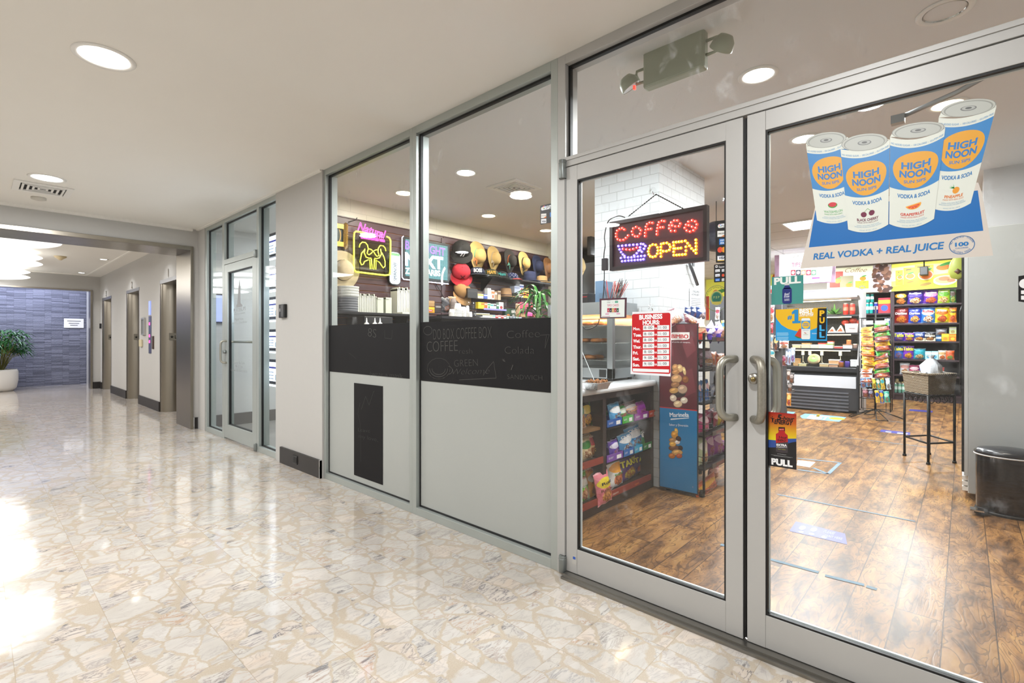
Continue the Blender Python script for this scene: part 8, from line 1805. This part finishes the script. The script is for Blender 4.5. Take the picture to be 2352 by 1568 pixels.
# the big can poster
ZZ = lambda a, b: (1740+a/3.564, 200+b/3.564)
t = thing('door_poster', 'large cut out poster of four blue and white drink cans on the right door', 'poster', (GX, .2, 1.6))
def A(a, b): return PD.ab(*ZZ(a, b))
w = M(PD.T).c('cfc6bc').q([A(*p) for p in ((350, 1485), (470, 985), (1806, 780), (1835, 860), (1930, 1378))], .0006).c('0b66ae').q([A(*p) for p in ((420, 1312), (472, 1010), (1803, 845), (1848, 1175))], .0009)
w.c('2274b4').tp(PD, 'REAL VODKA + REAL JUICE', ZZ(456, 1412), ZZ(1527, 1322), 14.5, z=.002, bold=.03, shear=.12)
ca, cb = A(1672, 1292); R1 = abs(A(1672, 1216)[1]-cb); R2 = abs(A(1567, 1292)[0]-ca); w.arc(ca, cb, R2, R1, .0012, .002).arc(ca, cb, R2*.97, R1*.97, .0008, .002)
w.t('100', ca, cb-.003, .0115, R2*1.05, .002, bold=.04).t('CALORIES', ca, cb-.011, .0042, R2*.98, .002, bold=0)
for s, a0, a1, fl in (('NO ADDED SUGAR', 165, 15, 1), ('GLUTEN FREE', 220, 320, -1)):
    for i, chh in enumerate(s):
        if chh == ' ': continue
        an = math.radians(a0+(a1-a0)*i/(len(s)-1)); k_ = .80 if fl > 0 else .90; w.t(chh, ca+R2*k_*math.cos(an), cb+R1*k_*math.sin(an), .0052, None, .002, rot=an-math.pi/2*fl, bold=0)
w.build('backdrop', None, t)
def mp_t(a, b, s): return ((a[0]+b[0])/2, (a[1]+b[1])/2+s*.6)
def drinkcan(TL, TR, BR, BL, sag, fruit, name, ncol, zo, lidc, lr, s0=0, s1=1):
    w = M(PD.T)
    def mp(s, tt, z=0):
        x = (TL[0]*(1-s)+TR[0]*s)*(1-tt)+(BL[0]*(1-s)+BR[0]*s)*tt; y = (TL[1]*(1-s)+TR[1]*s)*(1-tt)+(BL[1]*(1-s)+BR[1]*s)*tt+sag*(1-(2*s-1)**2)
        a, b = A(x, y); return (a, b, zo+z)
    def band(t0, t1, c, z, s0=0, s1=1, f0=None):
        n = 20; vs = []
        for i in range(n+1): s = s0+(s1-s0)*i/n; vs += [mp(s, t0, z), mp(s, t1, z)]
        w.c(c).add(vs, [(2*i, 2*i+1, 2*i+3, 2*i+2) for i in range(n)])
    band(0, 1, 'd8dcd2', 0); band(.095, .575, '2f7fbe', .0003)
    def el(cs, ct, rs, rt, c, z, n=36): w.c(c).add([mp(cs+rs*math.cos(2*math.pi*i/n), ct-rt*math.sin(2*math.pi*i/n), z) for i in range(n)], [tuple(range(n))])
    el(.5, .35, .44, .205, 'dc9c1c', .0006)
    def tx(s_, cs, ct, hh, ww, c, bold=.04, z=.001): w.c(c).t(s_, 0, 0, hh, ww, 0, 'c', bold=bold, fn=lambda a, b, q: mp(cs+a, ct-b, z))
    tx('HIGH', .5, .335, .072, .56, '1f74b8'); tx('NOON', .5, .43, .072, .62, '1f74b8'); tx('SUN SIPS', .5, .495, .032, .44, '1f74b8', .02)
    tx('NO ADDED SUGAR  -  100 CALORIES  -  GLUTEN FREE', .5, .075, .02, .96, '5c94c0', .01); tx('VODKA & SODA', .5, .665, .042, .68, '2474b0', .03); tx(name, .5, .865, .030, .52 if len(name) > 9 else .44, ncol, .03); tx('MADE WITH REAL JUICE', .5, .892, .016, .50, ncol, .01)
    tx('VODKA WITH REAL FRUIT JUICE,', .5, .926, .013, .56, '8cb0c8', 0); tx('SPARKLING WATER & NATURAL FLAVORS', .5, .945, .013, .66, '8cb0c8', 0); tx('4.5% ALC. BY VOL. | 355 mL', .5, .982, .013, .44, '8cb0c8', 0)
    if fruit == 'melon': el(.5, .765, .13, .035, '3a9a3c', .001); el(.5, .757, .11, .030, 'c8303c', .0014)
    if fruit == 'cherry':
        el(.41, .785, .07, .032, '6c1038', .001); el(.60, .775, .07, .032, '6c1038', .001); w.c('58a038')
        for s in (.41, .60): w.add([mp(.50, .715, .001), mp(.515, .715, .001), mp(s+.01, .76, .001), mp(s, .76, .001)], [(0, 1, 2, 3)])
    if fruit == 'grape':
        n = 16; pts = [mp(.5+.17*math.cos(math.radians(200+180*i/n)), .745-.05*math.sin(math.radians(200+180*i/n))+0, .001) for i in range(n+1)]; w.c('e8a030').add(pts, [tuple(range(n+1))])
        for k in range(4):
            a0 = 208+k*42; w.c('d8482c').add([mp(.5, .75, .0014), mp(.5+.14*math.cos(math.radians(a0)), .748-.04*math.sin(math.radians(a0)), .0014), mp(.5+.14*math.cos(math.radians(a0+34)), .748-.04*math.sin(math.radians(a0+34)), .0014)], [(0, 1, 2)])
    if fruit == 'pine':
        el(.53, .785, .08, .036, 'e09420', .001); w.c('38a048')
        for k in range(5): an = math.radians(100+k*25); w.add([mp(.49, .765, .0014), mp(.46+.10*math.cos(an), .745-.035*math.sin(an), .0014), mp(.46, .75, .0014)], [(0, 1, 2)])
    # lid
    cx_, cy_, rx, ry, ro = lr
    w.c('d8dcd2').add([(*A(*q), zo+.0012) for q in ((cx_-rx*.99*math.cos(ro), cy_-rx*.99*math.sin(ro)), TL, mp_t(TL, TR, sag), TR, (cx_+rx*.99*math.cos(ro), cy_+rx*.99*math.sin(ro)))], [(0, 1, 2, 3, 4)])
    def le(k, c, z, dy=0):
        w.c(c).add([(*A(cx_+rx*k*math.cos(h)*math.cos(ro)-ry*k*math.sin(h)*math.sin(ro), cy_+dy+rx*k*math.cos(h)*math.sin(ro)+ry*k*math.sin(h)*math.cos(ro)), zo+z) for h in [-2*math.pi*i/40 for i in range(40)]], [tuple(range(40))])
    le(1.0, '8c8e88', .0015); le(.97, 'b8bab2', .0018); le(.90, '94968f', .0021, 4); le(.84, 'b4b7b0', .0024, 8); le(.30, '787a78', .0027, 4); le(.24, 'a8aaa6', .003, 2); le(.12, '5c5e5c', .0033, 2)
    w.build(name_ := 'can_picture', None, t)
drinkcan((397, 480), (742, 410), (770, 1075), (487, 1090), 34, 'melon', 'WATERMELON', '38a048', .0012, 0, (562, 432, 166, 62, -.13))
drinkcan((1483, 250), (1955, 160), (1745, 950), (1425, 990), 40, 'pine', 'PINEAPPLE', 'd87828', .0012, 0, (1727, 170, 228, 68, -.15))
drinkcan((680, 508), (1083, 430), (1070, 1125), (742, 1165), 42, 'cherry', 'BLACK CHERRY', '6c1038', .005, 0, (876, 452, 190, 68, -.13))
drinkcan((1085, 410), (1537, 335), (1445, 1078), (1078, 1120), 52, 'grape', 'GRAPEFRUIT', 'c84028', .005, 0, (1315, 352, 217, 62, -.13))
